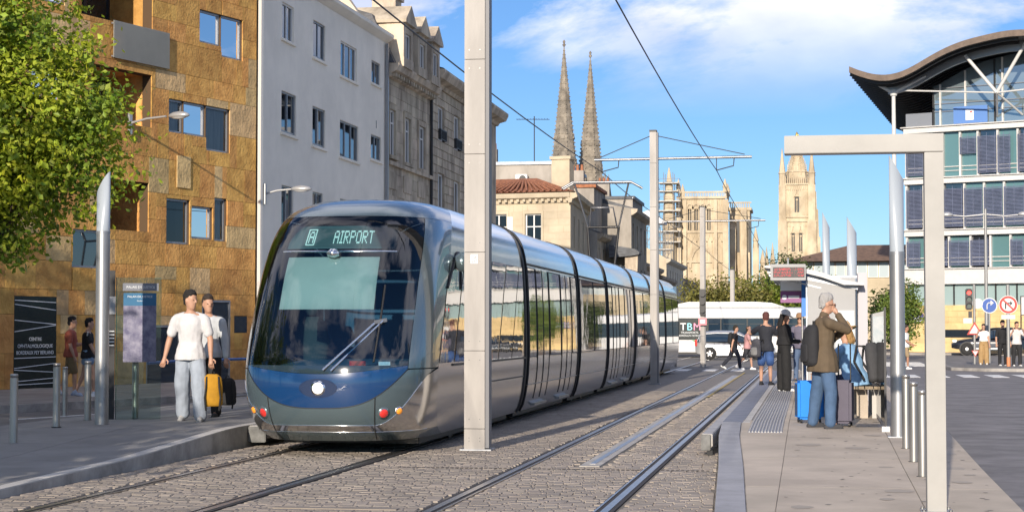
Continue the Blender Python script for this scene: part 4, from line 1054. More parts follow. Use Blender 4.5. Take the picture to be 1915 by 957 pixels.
def smooth_table(T, n=60):
    """catmull-rom resample for smooth curves"""
    xs = [p[0] for p in T]; ys = [p[1] for p in T]; out = []
    for i in range(len(T)-1):
        p0, p1, p2, p3 = ys[max(i-1, 0)], ys[i], ys[i+1], ys[min(i+2, len(T)-1)]
        x0, x1, x2, x3 = xs[max(i-1, 0)], xs[i], xs[i+1], xs[min(i+2, len(T)-1)]
        h = x2-x1; m1 = (p2-p0)/max(1e-6, x2-x0)*h; m2 = (p3-p1)/max(1e-6, x3-x1)*h
        for k in range(8):
            t = k/8; out.append((x1+h*t, (2*t**3-3*t**2+1)*p1+(t**3-2*t**2+t)*m1+(-2*t**3+3*t**2)*p2+(t**3-t**2)*m2))
    out.append(T[-1]); return out
HW = smooth_table([(.18, 1.04), (.30, 1.10), (.6, 1.165), (1.0, 1.2), (1.6, 1.2), (2.1, 1.185), (2.5, 1.165), (2.72, 1.14), (2.9, 1.10), (3.05, 1.04), (3.17, .94), (3.27, .78), (3.35, .52)])
# cab: narrower at the nose, raked windscreen
YF = smooth_table([(.18, .42), (.30, .20), (.5, .06), (.8, 0.0), (1.1, .02), (1.4, .12), (1.8, .30), (2.2, .50), (2.55, .74), (2.8, .95), (2.98, 1.14), (3.1, 1.34), (3.2, 1.65), (3.28, 2.15), (3.35, 3.2)])
NW = smooth_table([(.18, .93), (.3, .97), (.8, 1.0), (1.6, .99), (2.4, .97), (2.9, .96), (3.3, .92)])
def tsurf(s, z, off=0.0):
    """s in [-1, 1] nose plan curve, beyond that metres along the side"""
    w_ = I(HW, z); y0 = I(YF, z); a = abs(s); sg = 1 if s >= 0 else -1; DP = 1.35
    if a <= 1:
        p = 2.9; yy = y0+(DP+(1-I(NW, z))*8)*(1-(max(0, 1-a**p))**(1/p)); x = w_*a
        return (sg*(x+off*(a)), yy-off*(1-a), z)
    return (sg*(w_+off), y0+DP+(1-I(NW, z))*8+(a-1), z)
ENDY = 8.52                                    # length of the cab module
def sside(z): return 1+(ENDY-(I(YF, z)+1.35+(1-I(NW, z))*8))
def rng_(a, b, n): return [a+(b-a)*i/(n-1) for i in range(n)]
def patch(name, slo, shi, zlo, zhi, nu, nv, m, parent, off=0.0):
    """zlo, zhi: functions of s (or numbers); slo, shi: functions of z (or numbers)"""
    A = MB()
    def fn(u, v):
        if callable(zlo) or callable(zhi):
            s = slo+(shi-slo)*u; z0 = zlo(s) if callable(zlo) else zlo; z1 = zhi(s) if callable(zhi) else zhi; z = z0+(z1-z0)*v
        else:
            z = zlo+(zhi-zlo)*v; s0 = slo(z) if callable(slo) else slo; s1 = shi(z) if callable(shi) else shi; s = s0+(s1-s0)*u
        return tsurf(s, z, off)
    A.grid(fn, rng_(0, 1, nu), rng_(0, 1, nv))
    return A.build(name, m, parent, fixn=False)
SM = 0.845                                     # edge of the front mask
ZT = 3.0                                      # top of the windscreen
def smask(z): return SM+.03*((z-1.1)/1.7) if z > 1.05 else SM
def zglass(s): return 1.115-.10*cos(s/SM*pi/2)                    # lower edge of the windscreen
def zblue(s): return .60+.47*(abs(s)/SM)**3.2                     # lower edge of the blue panel
def zsil(s):                                                      # where the silver band begins
    a = abs(s); return .385+ (0 if a < .55 else .68*((a-.55)/.45)**2.2 if a < 1 else .68)
ws = patch('windscreen', lambda z: -smask(z), lambda z: smask(z), 1.118, ZT, 60, 50, M_wind, tram)
patch('windscreen_foot', -SM, SM, zglass, 1.116, 60, 6, mat('dark_glass_edge', (.02, .035, .05), .06, coat=1), tram)
bp_ = patch('front_panel', -SM+.001, SM-.001, zblue, lambda s: zglass(s)-.004, 60, 14, M_tblue, tram)
lf = patch('lower_front', -.999, .999, zsil, lambda s: (zblue(s) if abs(s) < SM else 1.07)-.008, 90, 10, M_tteal, tram)
sb_ = patch('silver_band', -1.0, 1.0, .30, lambda s: zsil(s)-.006, 90, 8, M_tsil, tram)
lip = patch('bottom_lip', -1.0, 1.0, .18, .297, 90, 6, M_tteal, tram)
for sg in (-1, 1):
    f = (lambda z: smask(z)+.004) if sg > 0 else (lambda z: -1.0)
    h = (lambda z: 1.0) if sg > 0 else (lambda z: -smask(z)-.004)
    patch('front_pillar', f, h, 1.075, ZT, 14, 40, M_tteal, tram)
    # side of the cab: dark window, silver below
    a, b = (1.0, sside) if sg > 0 else (lambda z: -sside(z), -1.0)
    A = MB()
    def side(name, s0, s1, z0, z1, m, off=0.0, nv=16, nu=6):
        """panel on the cab's side; s in metres behind the nose corner"""
        def fn(u, v):
            z = z0+(z1-z0)*v; S1 = min(1+s1, sside(z)); return tsurf(sg*(1+s0+(S1-1-s0)*u), z, off)
        return MB().grid(fn, rng_(0, 1, nu), rng_(0, 1, nv)).build(name, m, tram, fixn=False)
    side('side_skirt', 0, 9, .18, .60, M_tsil); side('side_panel', 0, 9, .60, 1.07, M_tsil)
    side('cab_side', 0, 9, 1.07, 2.68, M_tsil, nv=24)
    side('cab_window', .02, .95, 1.12, 2.45, M_tglass, .006); side('cab_door_window', 1.02, 1.75, 1.12, 2.55, M_tglass, .006)
    side('side_window', 1.95, 3.15, 1.10, 2.58, M_tglass, .006); side('side_window', 3.2, 4.4, 1.10, 2.58, M_tglass, .006); side('side_window', 4.5, 5.7, 1.10, 2.58, M_tglass, .006); side('side_window', 5.76, 6.75, 1.10, 2.58, M_tglass, .006)
    side('roof_side', 0, 9, 2.68, 3.35, M_troof, nv=14)
    A = MB(); pts = [tsurf(sg*(1+.02+.9*k/12), 2.1+.5*sin(pi*k/12), .012) for k in range(13)]
    A.tube(pts, .016, 6).build('window_arch_trim', M_tgap, tram)
    A = MB(); A.bar(tsurf(sg*1.9, 1.085, .008), tsurf(sg*(sside(1.085)), 1.085, .008), .02, .03); A.build('seam', M_tgap, tram)
    A = MB(); A.bar(tsurf(sg*2.95, .78, .006), tsurf(sg*(sside(.78)-.1), .78, .006), .012, .018); A.build('hatch_seam', M_tgap, tram)
patch('roof_front', -1.0, 1.0, ZT+.004, 3.35, 60, 18, M_tteal, tram)
def roofcap(u, v): 
    z = 3.35; p = tsurf((u*2-1), z); q = ((u*2-1)*I(HW, z), ENDY, 3.33); return tuple(p[i]+(q[i]-p[i])*v for i in range(3))
MB().grid(roofcap, rng_(0, 1, 20), [0, 1]).build('roof_cap', M_troof, tram, fixn=False)
# seam lines on the nose
for s0 in (-.57, .57):
    A = MB(); pts = [tsurf(s0+(.02 if s0 > 0 else -.02)*0, z, .004) for z in rng_(.2, zblue(s0)-.01, 12)]
    A.tube(pts, .007, 5).build('panel_seam', M_tgap, tram)
A = MB(); pts = [tsurf(s, zblue(s)-.004, .002) for s in rng_(-SM, SM, 40)]; A.tube(pts, .006, 5).build('panel_seam', M_tgap, tram)
A = MB(); pts = [tsurf(s, .2985, .003) for s in rng_(-.98, .98, 40)]; A.tube(pts, .005, 5).build('panel_seam', M_chrome, tram)
A = MB(); pts = [tsurf(s, zsil(s)-.003, .003) for s in rng_(-.95, .95, 50)]; A.tube(pts, .006, 5).build('trim_line', M_chrome, tram)
# lamps
def lamp(name, s, z, r, m, ring, t=.02):
    p = Vector(tsurf(s, z)); q = Vector(tsurf(s+.01, z)); u_ = Vector(tsurf(s, z+.02)); n = (q-p).cross(u_-p).normalized()
    if n.y > 0: n = -n
    A = MB(); B = MB(); a = (q-p).normalized(); b = n.cross(a)
    def drum(M_, r0, r1, h0, h1):
        k = 20; vs = [p+a*cos(2*pi*i/k)*r0+b*sin(2*pi*i/k)*r0+n*h0 for i in range(k)]+[p+a*cos(2*pi*i/k)*r1+b*sin(2*pi*i/k)*r1+n*h1 for i in range(k)]
        M_.add(vs, [(i, (i+1) % k, k+(i+1) % k, k+i) for i in range(k)]+[tuple(range(k, 2*k))], True)
    drum(B, r*1.18, r*1.1, -.02, .010); o = B.build(name, ring, tram)
    drum(A, r, r*.7, -.01, t); A.build('lens', m, o)
    return o
lamp('headlamp', -.01, .84, .082, M_headl, M_chrome, .03)
lamp('tail_lamp', .655, .535, .068, M_redl, M_tteal); lamp('tail_lamp', -.655, .535, .068, M_redl, M_tteal)
lamp('indicator', .79, .56, .048, M_ambl, M_chrome, .03); lamp('indicator', -.79, .56, .048, M_ambl, M_chrome, .03)
A = MB()
k = 28; pc = Vector((0, 0, .80))
vs = []
for i in range(k): vs.append(tsurf(-.01+.24*cos(2*pi*i/k)/1.2, .84+.115*sin(2*pi*i/k), .006))
A.add(vs, [tuple(range(k))]); A.build('lamp_surround', mat('lamp_surround', (.006, .022, .07), .08, coat=1), tram)
# wiper
def tp(s, z, off=.03): return tsurf(s, z, off)
A = MB(); A.tube([tp(.04, 1.06), tp(.52, 1.66, .07)], .017, 8); A.tube([tp(.12, 1.05), tp(.57, 1.66, .07)], .017, 8)
wp = A.build('wiper_arm', M_chrome, tram)
MB().tube([tp(.53, 1.16, .04), tp(.55, 1.66, .06), tp(.57, 2.1, .035)], .014, 6).build('wiper_blade', M_tgap, wp)
MB().bar(tp(.49, 1.64, .075), tp(.60, 1.67, .075), .02, .045).build('wiper_joint', M_steel, wp)
# inside the windscreen
MB().box((-.98, 3.3, .25), (.98, 3.35, 2.9)).build('cab_bulkhead', M_tint, tram)
def inner(u, v): p = tsurf((u*2-1)*.8, 1.04, -.06); return (p[0], p[1]+(3.2-p[1])*v, 1.02+.14*sin(v*2.4))
MB().grid(inner, rng_(0, 1, 24), rng_(0, 1, 8)).build('dashboard', mat('dash', (.10, .19, .25), .4), tram, fixn=False)
MB().grid(lambda u, v: tsurf(-.55+1.06*u, 1.80+.66*v, -.05), rng_(0, 1, 16), rng_(0, 1, 12)).build('sun_blind', M_blindg, tram, fixn=False)
dsp = MB().grid(lambda u, v: tsurf(-.60+1.26*u, 2.57+.30*v, -.045), rng_(0, 1, 24), rng_(0, 1, 6)).build('destination_display', mat('display_back', (.16, .22, .20), .5), tram, fixn=False)
MB().grid(lambda u, v: tsurf(-.42+1.02*u, 2.595+.245*v, -.035), rng_(0, 1, 20), rng_(0, 1, 5)).build('display_panel', mat('display_face', (.13, .17, .15), .4), dsp, fixn=False)
MB().tube([tsurf(s, 2.53, -.02) for s in rng_(-.62, .66, 20)], .016, 6).build('display_rail', M_chrome, dsp)
F5 = {'A': '01110 10001 10001 11111 10001 10001 10001', 'I': '111 010 010 010 010 010 111', 'R': '11110 10001 10001 11110 10100 10010 10001', 'P': '11110 10001 10001 11110 10000 10000 10000', 'O': '01110 10001 10001 10001 10001 10001 01110', 'T': '11111 00100 00100 00100 00100 00100 00100'}
M_led = mat('display_led', (.75, .85, .72), .5, emit=(.80, .95, .78), estr=.35)
def dots(word, s0, z0, ps, pz):
    A = MB(); x = s0
    for chh in word:
        rows = F5[chh].split()
        for j, rw in enumerate(rows):
            for i, b in enumerate(rw):
                if b == '1':
                    s = x+i*ps; z = z0-j*pz
                    A.add([tsurf(s, z, -.028), tsurf(s+ps*.9, z, -.028), tsurf(s+ps*.9, z-pz*.9, -.028), tsurf(s, z-pz*.9, -.028)], [(0, 1, 2, 3)])
        x += (len(rows[0])+1)*ps
    return A.build('destination_lettering', M_led, dsp, fixn=False)
dots('AIRPORT', -.05, 2.805, .0118, .0245); dots('A', -.345, 2.795, .0118, .0215)
A = MB()
for a_, b_ in (((-.365, 2.82), (-.27, 2.82)), ((-.365, 2.62), (-.27, 2.62))): A.tube([tsurf(a_[0], a_[1], -.026), tsurf(b_[0], b_[1], -.026)], .007, 5)
for s in (-.365, -.27): A.tube([tsurf(s, 2.62, -.026), tsurf(s, 2.82, -.026)], .007, 5)
A.build('line_badge_outline', M_led, dsp)
MB().lathe((0.0, I(YF, 2.5)-.05, 2.45), [(.02, 0), (.075, .02), (.09, .06), (.04, .11)], 14).build('camera_dome', M_chrome, tram)
A = MB(); A.lathe((-.62, 1.9, 1.02), [(.20, 0), (.24, .35), (.2, .62), (.1, .70)], 12, sy=.6).lathe((-.62, 1.9, 1.74), [(.05, 0), (.1, .05), (.115, .14), (.06, .26)], 10); A.build('driver_seat', mat('seat_cloth', (.06, .07, .06), .9), tram)
bx('dash_note', (.22, .62, 1.10), (.42, .66, 1.16), M_redl, tram); bx('dash_note', (.55, .80, 1.10), (.70, .84, 1.15), M_line, tram)
# mirror / camera pod on the cab corner
A = MB(); p = Vector(tsurf(1.35, 2.46)); A.lathe((p.x+.10, p.y, p.z-.13), [(.03, 0), (.1, .05), (.12, .13), (.1, .21), (.03, .26)], 12).tube([p, p+Vector((.1, 0, 0))], .03, 6); A.build('camera_pod', M_tteal, tram)
# ---------------------------------------------------------------- the six following modules
def section(off=0.0): return [(I(HW, z)+off, z) for z in (.18, .30, .45, .6, .8, 1.0, 1.07, 1.3, 1.6, 1.9, 2.2, 2.45, 2.62, 2.68, 2.78, 2.9, 3.0, 3.08, 3.17, 3.27, 3.35)]
def shell(name, z0, z1, y0, y1, m, parent, off=0.0, both=True):
    A = MB()
    for sg in (-1, 1) if both else (1,):
        A.grid(lambda u, v: (sg*(I(HW, z0+(z1-z0)*v)+off), y0+(y1-y0)*u, z0+(z1-z0)*v), [0, .25, .5, .75, 1], rng_(0, 1, 12))
    return A.build(name, m, parent, fixn=False)
def ring(y0, y1, parent, off=-.012):
    A = MB(); S = section(off); pts = [(x, z) for x, z in S]+[(-x, z) for x, z in S[::-1]]
    n = len(pts)
    A.add([(p[0], y0, p[1]) for p in pts]+[(p[0], y1, p[1]) for p in pts], [(i, i+1, n+i+1, n+i) for i in range(n-1)]+[tuple(range(n)), tuple(range(n, 2*n))], False)
    return A.build('gaiter', M_tgap, parent)
js = [8.52, 8.87, 15.54, 15.86, 20.95, 21.25, 27.7, 28.0, 33.0, 33.3, 38.25, 38.55, 44.55]
for i in range(0, 12, 2): 
    gt = ring(js[i], js[i+1], tram)
    A = MB(); S = section(.004); pts = [(x, z) for x, z in S]
    for yy in (js[i]-.02, js[i+1]+.02):
        A.tube([(x, yy, z) for x, z in S], .02, 6)
    A.build('gaiter_edge', M_tgap, gt)
for mi in range(6):
    y0, y1 = js[1+mi*2], js[2+mi*2]
    md = shell('module', .18, 1.07, y0, y1, M_tsil, tram)
    shell('module_band', 1.07, 2.68, y0, y1, M_tsil, md, -.006); shell('roof_side', 2.68, 3.35, y0, y1, M_troof, md)
    MB().add([(-.5, y0, 3.35), (.5, y0, 3.35), (.5, y1, 3.35), (-.5, y1, 3.35), (-.3, y0, 3.34), (.3, y0, 3.34), (.3, y1, 3.34), (-.3, y1, 3.34)], [(0, 4, 7, 3), (4, 5, 6, 7), (5, 1, 2, 6)]).build('roof_top', M_troof, md)
    A = MB()
    for sg in (-1, 1): A.bar((sg*(I(HW, 2.66)+.006), y0, 2.66), (sg*(I(HW, 2.66)+.006), y1, 2.66), .02, .03)
    A.build('cant_rail', M_tgap, md)
    L = y1-y0
    if L > 6.2:                        # long module: two double doors
        cuts = [(.12, .95, 'w'), (1.05, 1.75, 'd'), (1.78, 2.48, 'd'), (2.6, L-2.6, 'w'), (L-2.48, L-1.78, 'd'), (L-1.75, L-1.05, 'd'), (L-.95, L-.12, 'w')]
    else: cuts = [(.15, L*.5-.04, 'w'), (L*.5+.04, L-.15, 'w')]
    for a, b, kd in cuts:
        for sg in (1, -1):
            z0 = 1.10 if kd == 'w' else .36
            A = MB(); A.grid(lambda u, v: (sg*(I(HW, 1.1+1.49*v)+.005), y0+a+(b-a)*u, 1.1+1.49*v), [0, .5, 1], rng_(0, 1, 12))
            if kd == 'w':
                w_ = A.build('side_window', M_tglass, md, fixn=False); E_ = MB()
                for yy in (y0+a, y0+b): E_.tube([(sg*(I(HW, z)+.006), yy, z) for z in rng_(1.09, 2.6, 10)], .008, 4)
                for z in (1.09, 2.6): E_.tube([(sg*(I(HW, z)+.006), y0+a, z), (sg*(I(HW, z)+.006), y0+b, z)], .008, 4)
                E_.build('window_seal', M_tgap, w_)
            else:
                B = MB(); B.grid(lambda u, v: (sg*(I(HW, z0+2.26*v)+.003), y0+a+(b-a)*u, z0+2.26*v), [0, .5, 1], rng_(0, 1, 16))
                d_ = B.build('door', M_tsil, md, fixn=False); A.build('pane', M_tglass, d_, fixn=False)
                E_ = MB()
                for yy in (y0+a, y0+b): E_.tube([(sg*(I(HW, z)+.006), yy, z) for z in rng_(.36, 2.6, 14)], .006, 4)
                E_.build('door_seal', M_tgap, d_)
    A = MB()
    for sg in (-1, 1):
        A.bar((sg*(I(HW, .62)+.004), y0, .62), (sg*(I(HW, .62)+.004), y1, .62), .012, .016)
        if L > 6.2:
            for a in (1.05, L-2.48): A.box((sg*1.06, y0+a, .235), (sg*1.15, y0+a+1.43, .275))
    A.build('door_step', M_steel, md)
    MB().box((-.9, y0+.2, .08), (.9, y1-.2, .35)).build('underframe', M_tgap, md)
MB().box((-.9, 1.6, .08), (.9, 8.4, .35)).build('underframe', M_tgap, tram)
MB().box((-1.12, 44.51, .2), (1.12, 44.57, 3.1)).build('rear_end', M_tglass, tram)
A = MB()
for y in (4.9, 18.3, 30.4, 41.6):
    for sg in (-1, 1):
        for dy in (-.8, .8): A.disc((sg*.75-.06, y+dy, .29), .28, 20, 'x', .12)
A.build('wheels', M_tgap, tram)
# pantograph, raised
pt = bpy.data.objects.new('pantograph', None); link(pt, tram); pt.location = (0, 30.6, 3.36)
A = MB()
A.tube([(-.35, 0, 0), (-.45, .25, 1.15)], .04, 6); A.tube([(.35, 0, 0), (.45, .25, 1.15)], .04, 6); A.tube([(-.45, .25, 1.15), (.45, .25, 1.15)], .04, 6)
A.build('lower_arm', M_tgap, pt)
A = MB(); A.tube([(-.45, .25, 1.15), (-.78, -.2, 2.38)], .03, 6); A.tube([(.45, .25, 1.15), (.78, -.2, 2.38)], .03, 6); A.tube([(-.40, .25, 1.15), (-.32, -.05, 1.7), (.32, -.05, 1.7), (.40, .25, 1.15)], .022, 6)
A.build('upper_arm', M_steel, pt)
A = MB(); A.tube([(-1.15, -.2, 2.25), (-.85, -.2, 2.42), (.85, -.2, 2.42), (1.15, -.2, 2.25)], .035, 6); A.tube([(-1.15, .15, 2.25), (-.85, .15, 2.42), (.85, .15, 2.42), (1.15, .15, 2.25)], .035, 6)
A.build('collector_head', M_steel, pt)
MB().box((-.6, -.5, -.05), (.6, .6, .02)).build('mount', M_tgap, pt)
# ================================================================ catenary poles and wires
M_pole = mat('pole_paint', (0.32, 0.297, 0.273), 0.5, var=0.13, scale=3.5, stretch=(1, 1, .2))
M_wire = mat('copper_wire', (0.03, 0.03, 0.03), 0.5)
M_bolt = mat('bolt', (0.16, 0.16, 0.16), 0.4, metal=.8)
def cat_pole(label, x, y, h, plate=False, arms=(), wd=.27):
    t = thing('catenary_pole', label, 'pole', (x, y, 0), 0, 'poles between the two tracks')
    z = 0; k = 0; zs = [0, .28, 1.28, 2.55, 3.82, 5.05, 6.3, h] if h > 6.5 else [0, 1.3, 2.6, 3.9, h]
    for a, b in zip(zs, zs[1:]):
        if b-a < .1: continue
        p = MB().box((-wd/2, -.13, a), (wd/2, .13, b-.006)).build('panel', M_pole, t, bevel=.004)
        if plate:
            A = MB()
            for zz_ in (a+.12, b-.12):
                for xx in (-.07, .07): A.disc((xx, -.131, zz_), .009, 8, t=-.004)
            A.build('bolts', M_bolt, p)
    bx('base_plate', (-wd/2-.05, -.18, 0), (wd/2+.09, .18, .018), M_alu, t)
    MB().box((-wd/2-.01, -.14, h), (wd/2+.01, .14, h+.05)).build('cap', M_iron, t)
    bx('side_channel', (wd/2-.001, -.10, .03), (wd/2+.05, .10, h-.02), mat('channel_grey', (.14, .14, .15), .5) if 'channel_grey' not in MATS else MATS['channel_grey'], t)
    for (za, xl, xr) in arms:
        MB().tube([(xl, 0, za), (xr, 0, za+.03)], .038, 8).build('cross_arm', M_steel, t)
        MB().tube([(-.05, 0, h-.1), (xl+.2, 0, za+.08)], .014, 6).build('stay', M_wire, t); MB().tube([(.05, 0, h-.1), (xr-.2, 0, za+.10)], .014, 6).build('stay', M_wire, t)
        for sx_, xw in ((-1, -5.89-x), (1, -2.6-x)):
            A = MB(); A.tube([(xw+.5*1, 0, za), (xw+.48, 0, za-.22), (xw, .02, za-.34)], .018, 6); A.tube([(xw, 0, za), (xw, 0, za-.36)], .014, 6); A.build('steady_arm', M_wire, t)
    return t
p1 = cat_pole('thick pale boxed pole with a white number plate beside the tram front', -4.27, 23.2, 7.3, True, [(6.45, -1.65, 2.7)])
pt_ = bx('number_plate', (-.05, -.138, 2.40), (.045, -.1315, 2.52), M_line, p1)
text('LA', .045, M_iron, pt_, (0, -.140, 2.465), name='number_lettering'); text('237', .045, M_iron, pt_, (0, -.140, 2.418), name='number_lettering')
cat_pole('pale boxed pole with long cross arms halfway down the tram', -4.40, 51.9, 7.2, False, [(6.42, -1.7, 2.8)], .19)
p3 = cat_pole('pale boxed pole carrying tram signals by the crossing', -4.47, 76.9, 6.7, False, [(6.1, -1.7, 2.65)], .18)
cat_pole('short thin grey pole in front of the far trees', -4.45, 106, 5.0, False, (), .2)
for xw, nm in ((-5.89, 'over the waiting tram and the left track'), (-2.6, 'over the empty right track')):
    ys = [-.6, 23.2, 51.9, 76.9, 106, 150]; pts = []
    for a, b in zip(ys, ys[1:]):
        for i in range(8): t = i/8; pts.append((xw, a+(b-a)*t, 6.08-.10*4*t*(1-t)))
    tag(MB().tube(pts, .013, 6).build('contact_wire', M_wire), 'thin black contact wire running '+nm, 'wire', 'overhead wires')
# tram signal on the third pole
sg_ = thing('tram_signal', 'black tram signal head with three round lamps and pink plate', 'signal', (-4.45, 76.72, 1.9))
bx('housing', (-.13, -.12, .25), (.13, .05, 1.35), M_iron, sg_, bevel=.03)
M_sigl = mat('unlit_lens', (.12, .14, .12), .15)
for i in range(3):
    h_ = MB().disc((0, -.125, .45+i*.34), .11, 16, t=-.10).build('visor', M_iron, sg_); MB().disc((0, -.13, .45+i*.34), .09, 16).build('lens', M_sigl, h_)
    h_.data.transform(Matrix.Translation((0, .0, 0)))
bx('pink_plate', (-.17, -.14, -.16), (.17, -.11, .14), mat('pink_sign', (.70, .22, .25), .5), sg_)
bx('plate_symbol', (-.09, -.146, -.08), (.09, -.141, .06), M_line, sg_)
# ================================================================ glass-topped posts
M_alup = mat('satin_steel_post', (0.38, 0.38, 0.38), 0.38, metal=0.75, var=0.05)
M_fros = mat('frosted_post_glass', (0.36, 0.40, 0.44), 0.3, spec=.6)
def light_post(label, x, y, z0, zs, zt, r=.092, flip=1):
    t = thing('light_column', label, 'light column', (x, y, z0), 0, 'glass topped light columns')
    MB().lathe((0, 0, 0), [(r, 0), (r, zs)], 24).build('shaft', M_alup, t)
    MB().lathe((0, 0, zs), [(r*1.03, -.02), (r*1.03, .015)], 24).build('collar', M_alu, t)
    A = MB(); n = 24; vs = []
    for j in range(n):
        a = 2*pi*j/n; vs.append((r*.97*cos(a), r*.97*sin(a), zs+.016))
    for j in range(n):
        a = 2*pi*j/n; vs.append((r*.97*cos(a), r*.97*sin(a), zt-.16+flip*.16*cos(a)))
    A.add(vs, [(j, (j+1) % n, n+(j+1) % n, n+j) for j in range(n)]+[tuple(range(n, 2*n))], True); A.build('glass_tube', M_fros, t)
    bx('base_plate', (-r*1.4, -r*1.4, 0), (r*1.4, r*1.4, .015), M_alu, t)
    return t
light_post('tall steel light column with slanted glass top beside the map panel', -9.41, 23.3, .26, 2.60, 3.42)
light_post('tall steel light column with slanted glass top behind the portal frame', 1.07, 23.05, .22, 2.28, 3.50, flip=-1)
light_post('slim light column with slanted glass top rising behind the shelter panel', .33, 37.3, .27, 2.35, 3.66, .075, -1)
light_post('thicker light column with slanted glass top in front of the tan building', .80, 35.5, .27, 1.98, 3.45, .095, -1)
# ================================================================ portal frame on the right platform
M_port = mat('portal_grey_paint', (0.33, 0.32, 0.298), 0.5, var=0.07, scale=2)
fr_ = thing('portal_frame', 'pale grey steel portal of a post and long beam on the right platform', 'frame', (1.015, 15.5, .045))
bx('post', (-.07, -.10, 0), (.085, .10, 2.975), M_port, fr_, bevel=.004)
bx('beam', (-1.22, -.0995, 2.98), (.0855, .0995, 3.13), M_port, fr_, bevel=.004)
bx('base_plate', (-.12, -.15, -.006), (.135, .15, .012), M_alu, fr_)
A = MB()
for x in (-.10, .115):
    for y in (-.125, .125): A.lathe((x, y, .012), [(.014, 0), (.014, .016)], 6, smooth=False)
A.build('anchor_bolts', M_bolt, fr_)
# ================================================================ bollards
M_boll = mat('brushed_bollard', (0.46, 0.44, 0.41), 0.36, metal=0.85, var=0.12, scale=6, stretch=(1, 1, .2))
def bollard(label, x, y, z, h=.86, r=.047, grp='bollards on the right platform'):
    t = thing('bollard', label, 'bollard', (x, y, z), 0, grp)
    MB().lathe((0, 0, 0), [(r, .0), (r, h-.05)], 18).build('shaft', M_boll, t)
    MB().lathe((0, 0, h-.05), [(r*.86, 0), (r*.86, .012), (r, .012), (r, .045), (r*.85, .05)], 18).build('cap', M_boll, t)
    MB().lathe((0, 0, 0), [(r*1.35, 0), (r*1.35, .012)], 18).build('base_ring', M_iron, t)
for i, y in enumerate((16.9, 18.45, 20.0, 21.55, 23.3)):
    bollard(['brushed steel bollard right behind the portal post', 'second brushed steel bollard counting from the portal post', 'third brushed steel bollard counting from the portal post', 'fourth brushed steel bollard counting from the portal post', 'brushed steel bollard right beside the light column'][i], 1.09, y, lerp(RZ, y)-.01)
lb = [(-9.45, 20.65, .16, .86, 'lone steel bollard at the low end of the left platform'), (-9.75, 22.6, .27, .84, 'steel bollard between the low end and the light column'), (-10.02, 24.3, .27, .84, 'steel bollard standing next to the light column'),
      (-9.55, 24.9, .27, .84, 'steel bollard with handrail behind the light column'), (-9.12, 25.7, .27, .84, 'steel bollard by the right edge of the map panel'), (-13.3, 31.2, -.02, .9, 'tall steel bollard at the far side of the left lane')]
for x, y, z, h, l in lb: bollard(l, x, y, z, h, grp='bollards on the left platform')
hr = thing('handrail', 'steel handrail with blue top bar behind the man in white', 'handrail', (-9.35, 26.3, .28))
M_blueb = mat('blue_rail', (.04, .14, .42), .3)
MB().tube([(-.2, -.9, .78), (.0, 0, .80), (.55, 2.6, .80)], .022, 8).build('top_bar', M_blueb, hr)
A = MB(); A.tube([(0, 0, 0), (0, 0, .8)], .02, 8); A.tube([(.55, 2.6, 0), (.55, 2.6, .8)], .02, 8); A.tube([(0, 0, .22), (.55, 2.6, .22)], .014, 8); A.build('frame', M_alup, hr)
# ================================================================ map panel
mpn_ = thing('map_panel', 'glass information panel with a street map on the left platform', 'sign', (-9.72, 24.6, .27), radians(20))
M_pg = glass('panel_glass', (.80, .88, .86), 1.45)
bx('glass_sheet', (0, 0, .0), (.62, .012, 2.02), M_pg, mpn_)
bx('glass_edge', (-.012, -.006, 0), (-.001, .02, 2.02), mat('green_glass_edge', (.01, .05, .04), .1), mpn_)
M_map = mat('printed_map', (.26, .25, .32), .6, col2=(.10, .095, .17), scale=9, var=.1, detail=8)  # map print darkened: shade over the panel is put into its colours
mp_ = bx('map_sheet', (.09, -.006, .82), (.55, -.001, 1.62), M_map, mpn_)
bx('map_header', (.09, -.007, 1.62), (.55, -.001, 1.80), mat('map_blue', (.015, .12, .24), .5), mp_)
text('PALAIS DE JUSTICE', .042, M_line, mp_, (.32, -.008, 1.735)); text('Station', .03, M_line, mp_, (.32, -.008, 1.68))
hd_ = bx('name_strip', (.08, -.008, 1.83), (.58, -.001, 1.94), mat('grey_name_strip', (.16, .17, .20), .5), mpn_); text('PALAIS DE JUSTICE', .048, M_line, hd_, (.33, -.010, 1.868))
bx('support_post', (-.12, .05, 0), (-.03, .12, 2.12), M_iron, mpn_); bx('post_box', (-.13, .03, 1.5), (-.02, .049, 1.75), M_alu, mpn_)
for k in range(5): bx('vent_slit', (-.115, .044, 1.05+k*.05), (-.035, .049, 1.065+k*.05), M_line, mpn_)
# ================================================================ bench on the left platform
bn = thing('bench', 'platform bench with pinkish backrest beside the tram front', 'bench', (-8.15, 27.2, .28), radians(-72))
M_pink = mat('pink_seat', (.42, .20, .19), .6, var=.15)
bx('backrest', (-.5, .12, .62), (.9, .16, 1.02), M_pink, bn, bevel=.02); bx('seat', (-.5, -.30, .42), (.9, .13, .47), mat('seat_grey', (.35, .35, .36), .5), bn, bevel=.01)
for x in (-.35, .75): bx('leg', (x, -.2, 0), (x+.06, .1, .42), M_alup, bn); bx('back_support', (x, .10, .47), (x+.06, .125, .9), M_alup, bn)
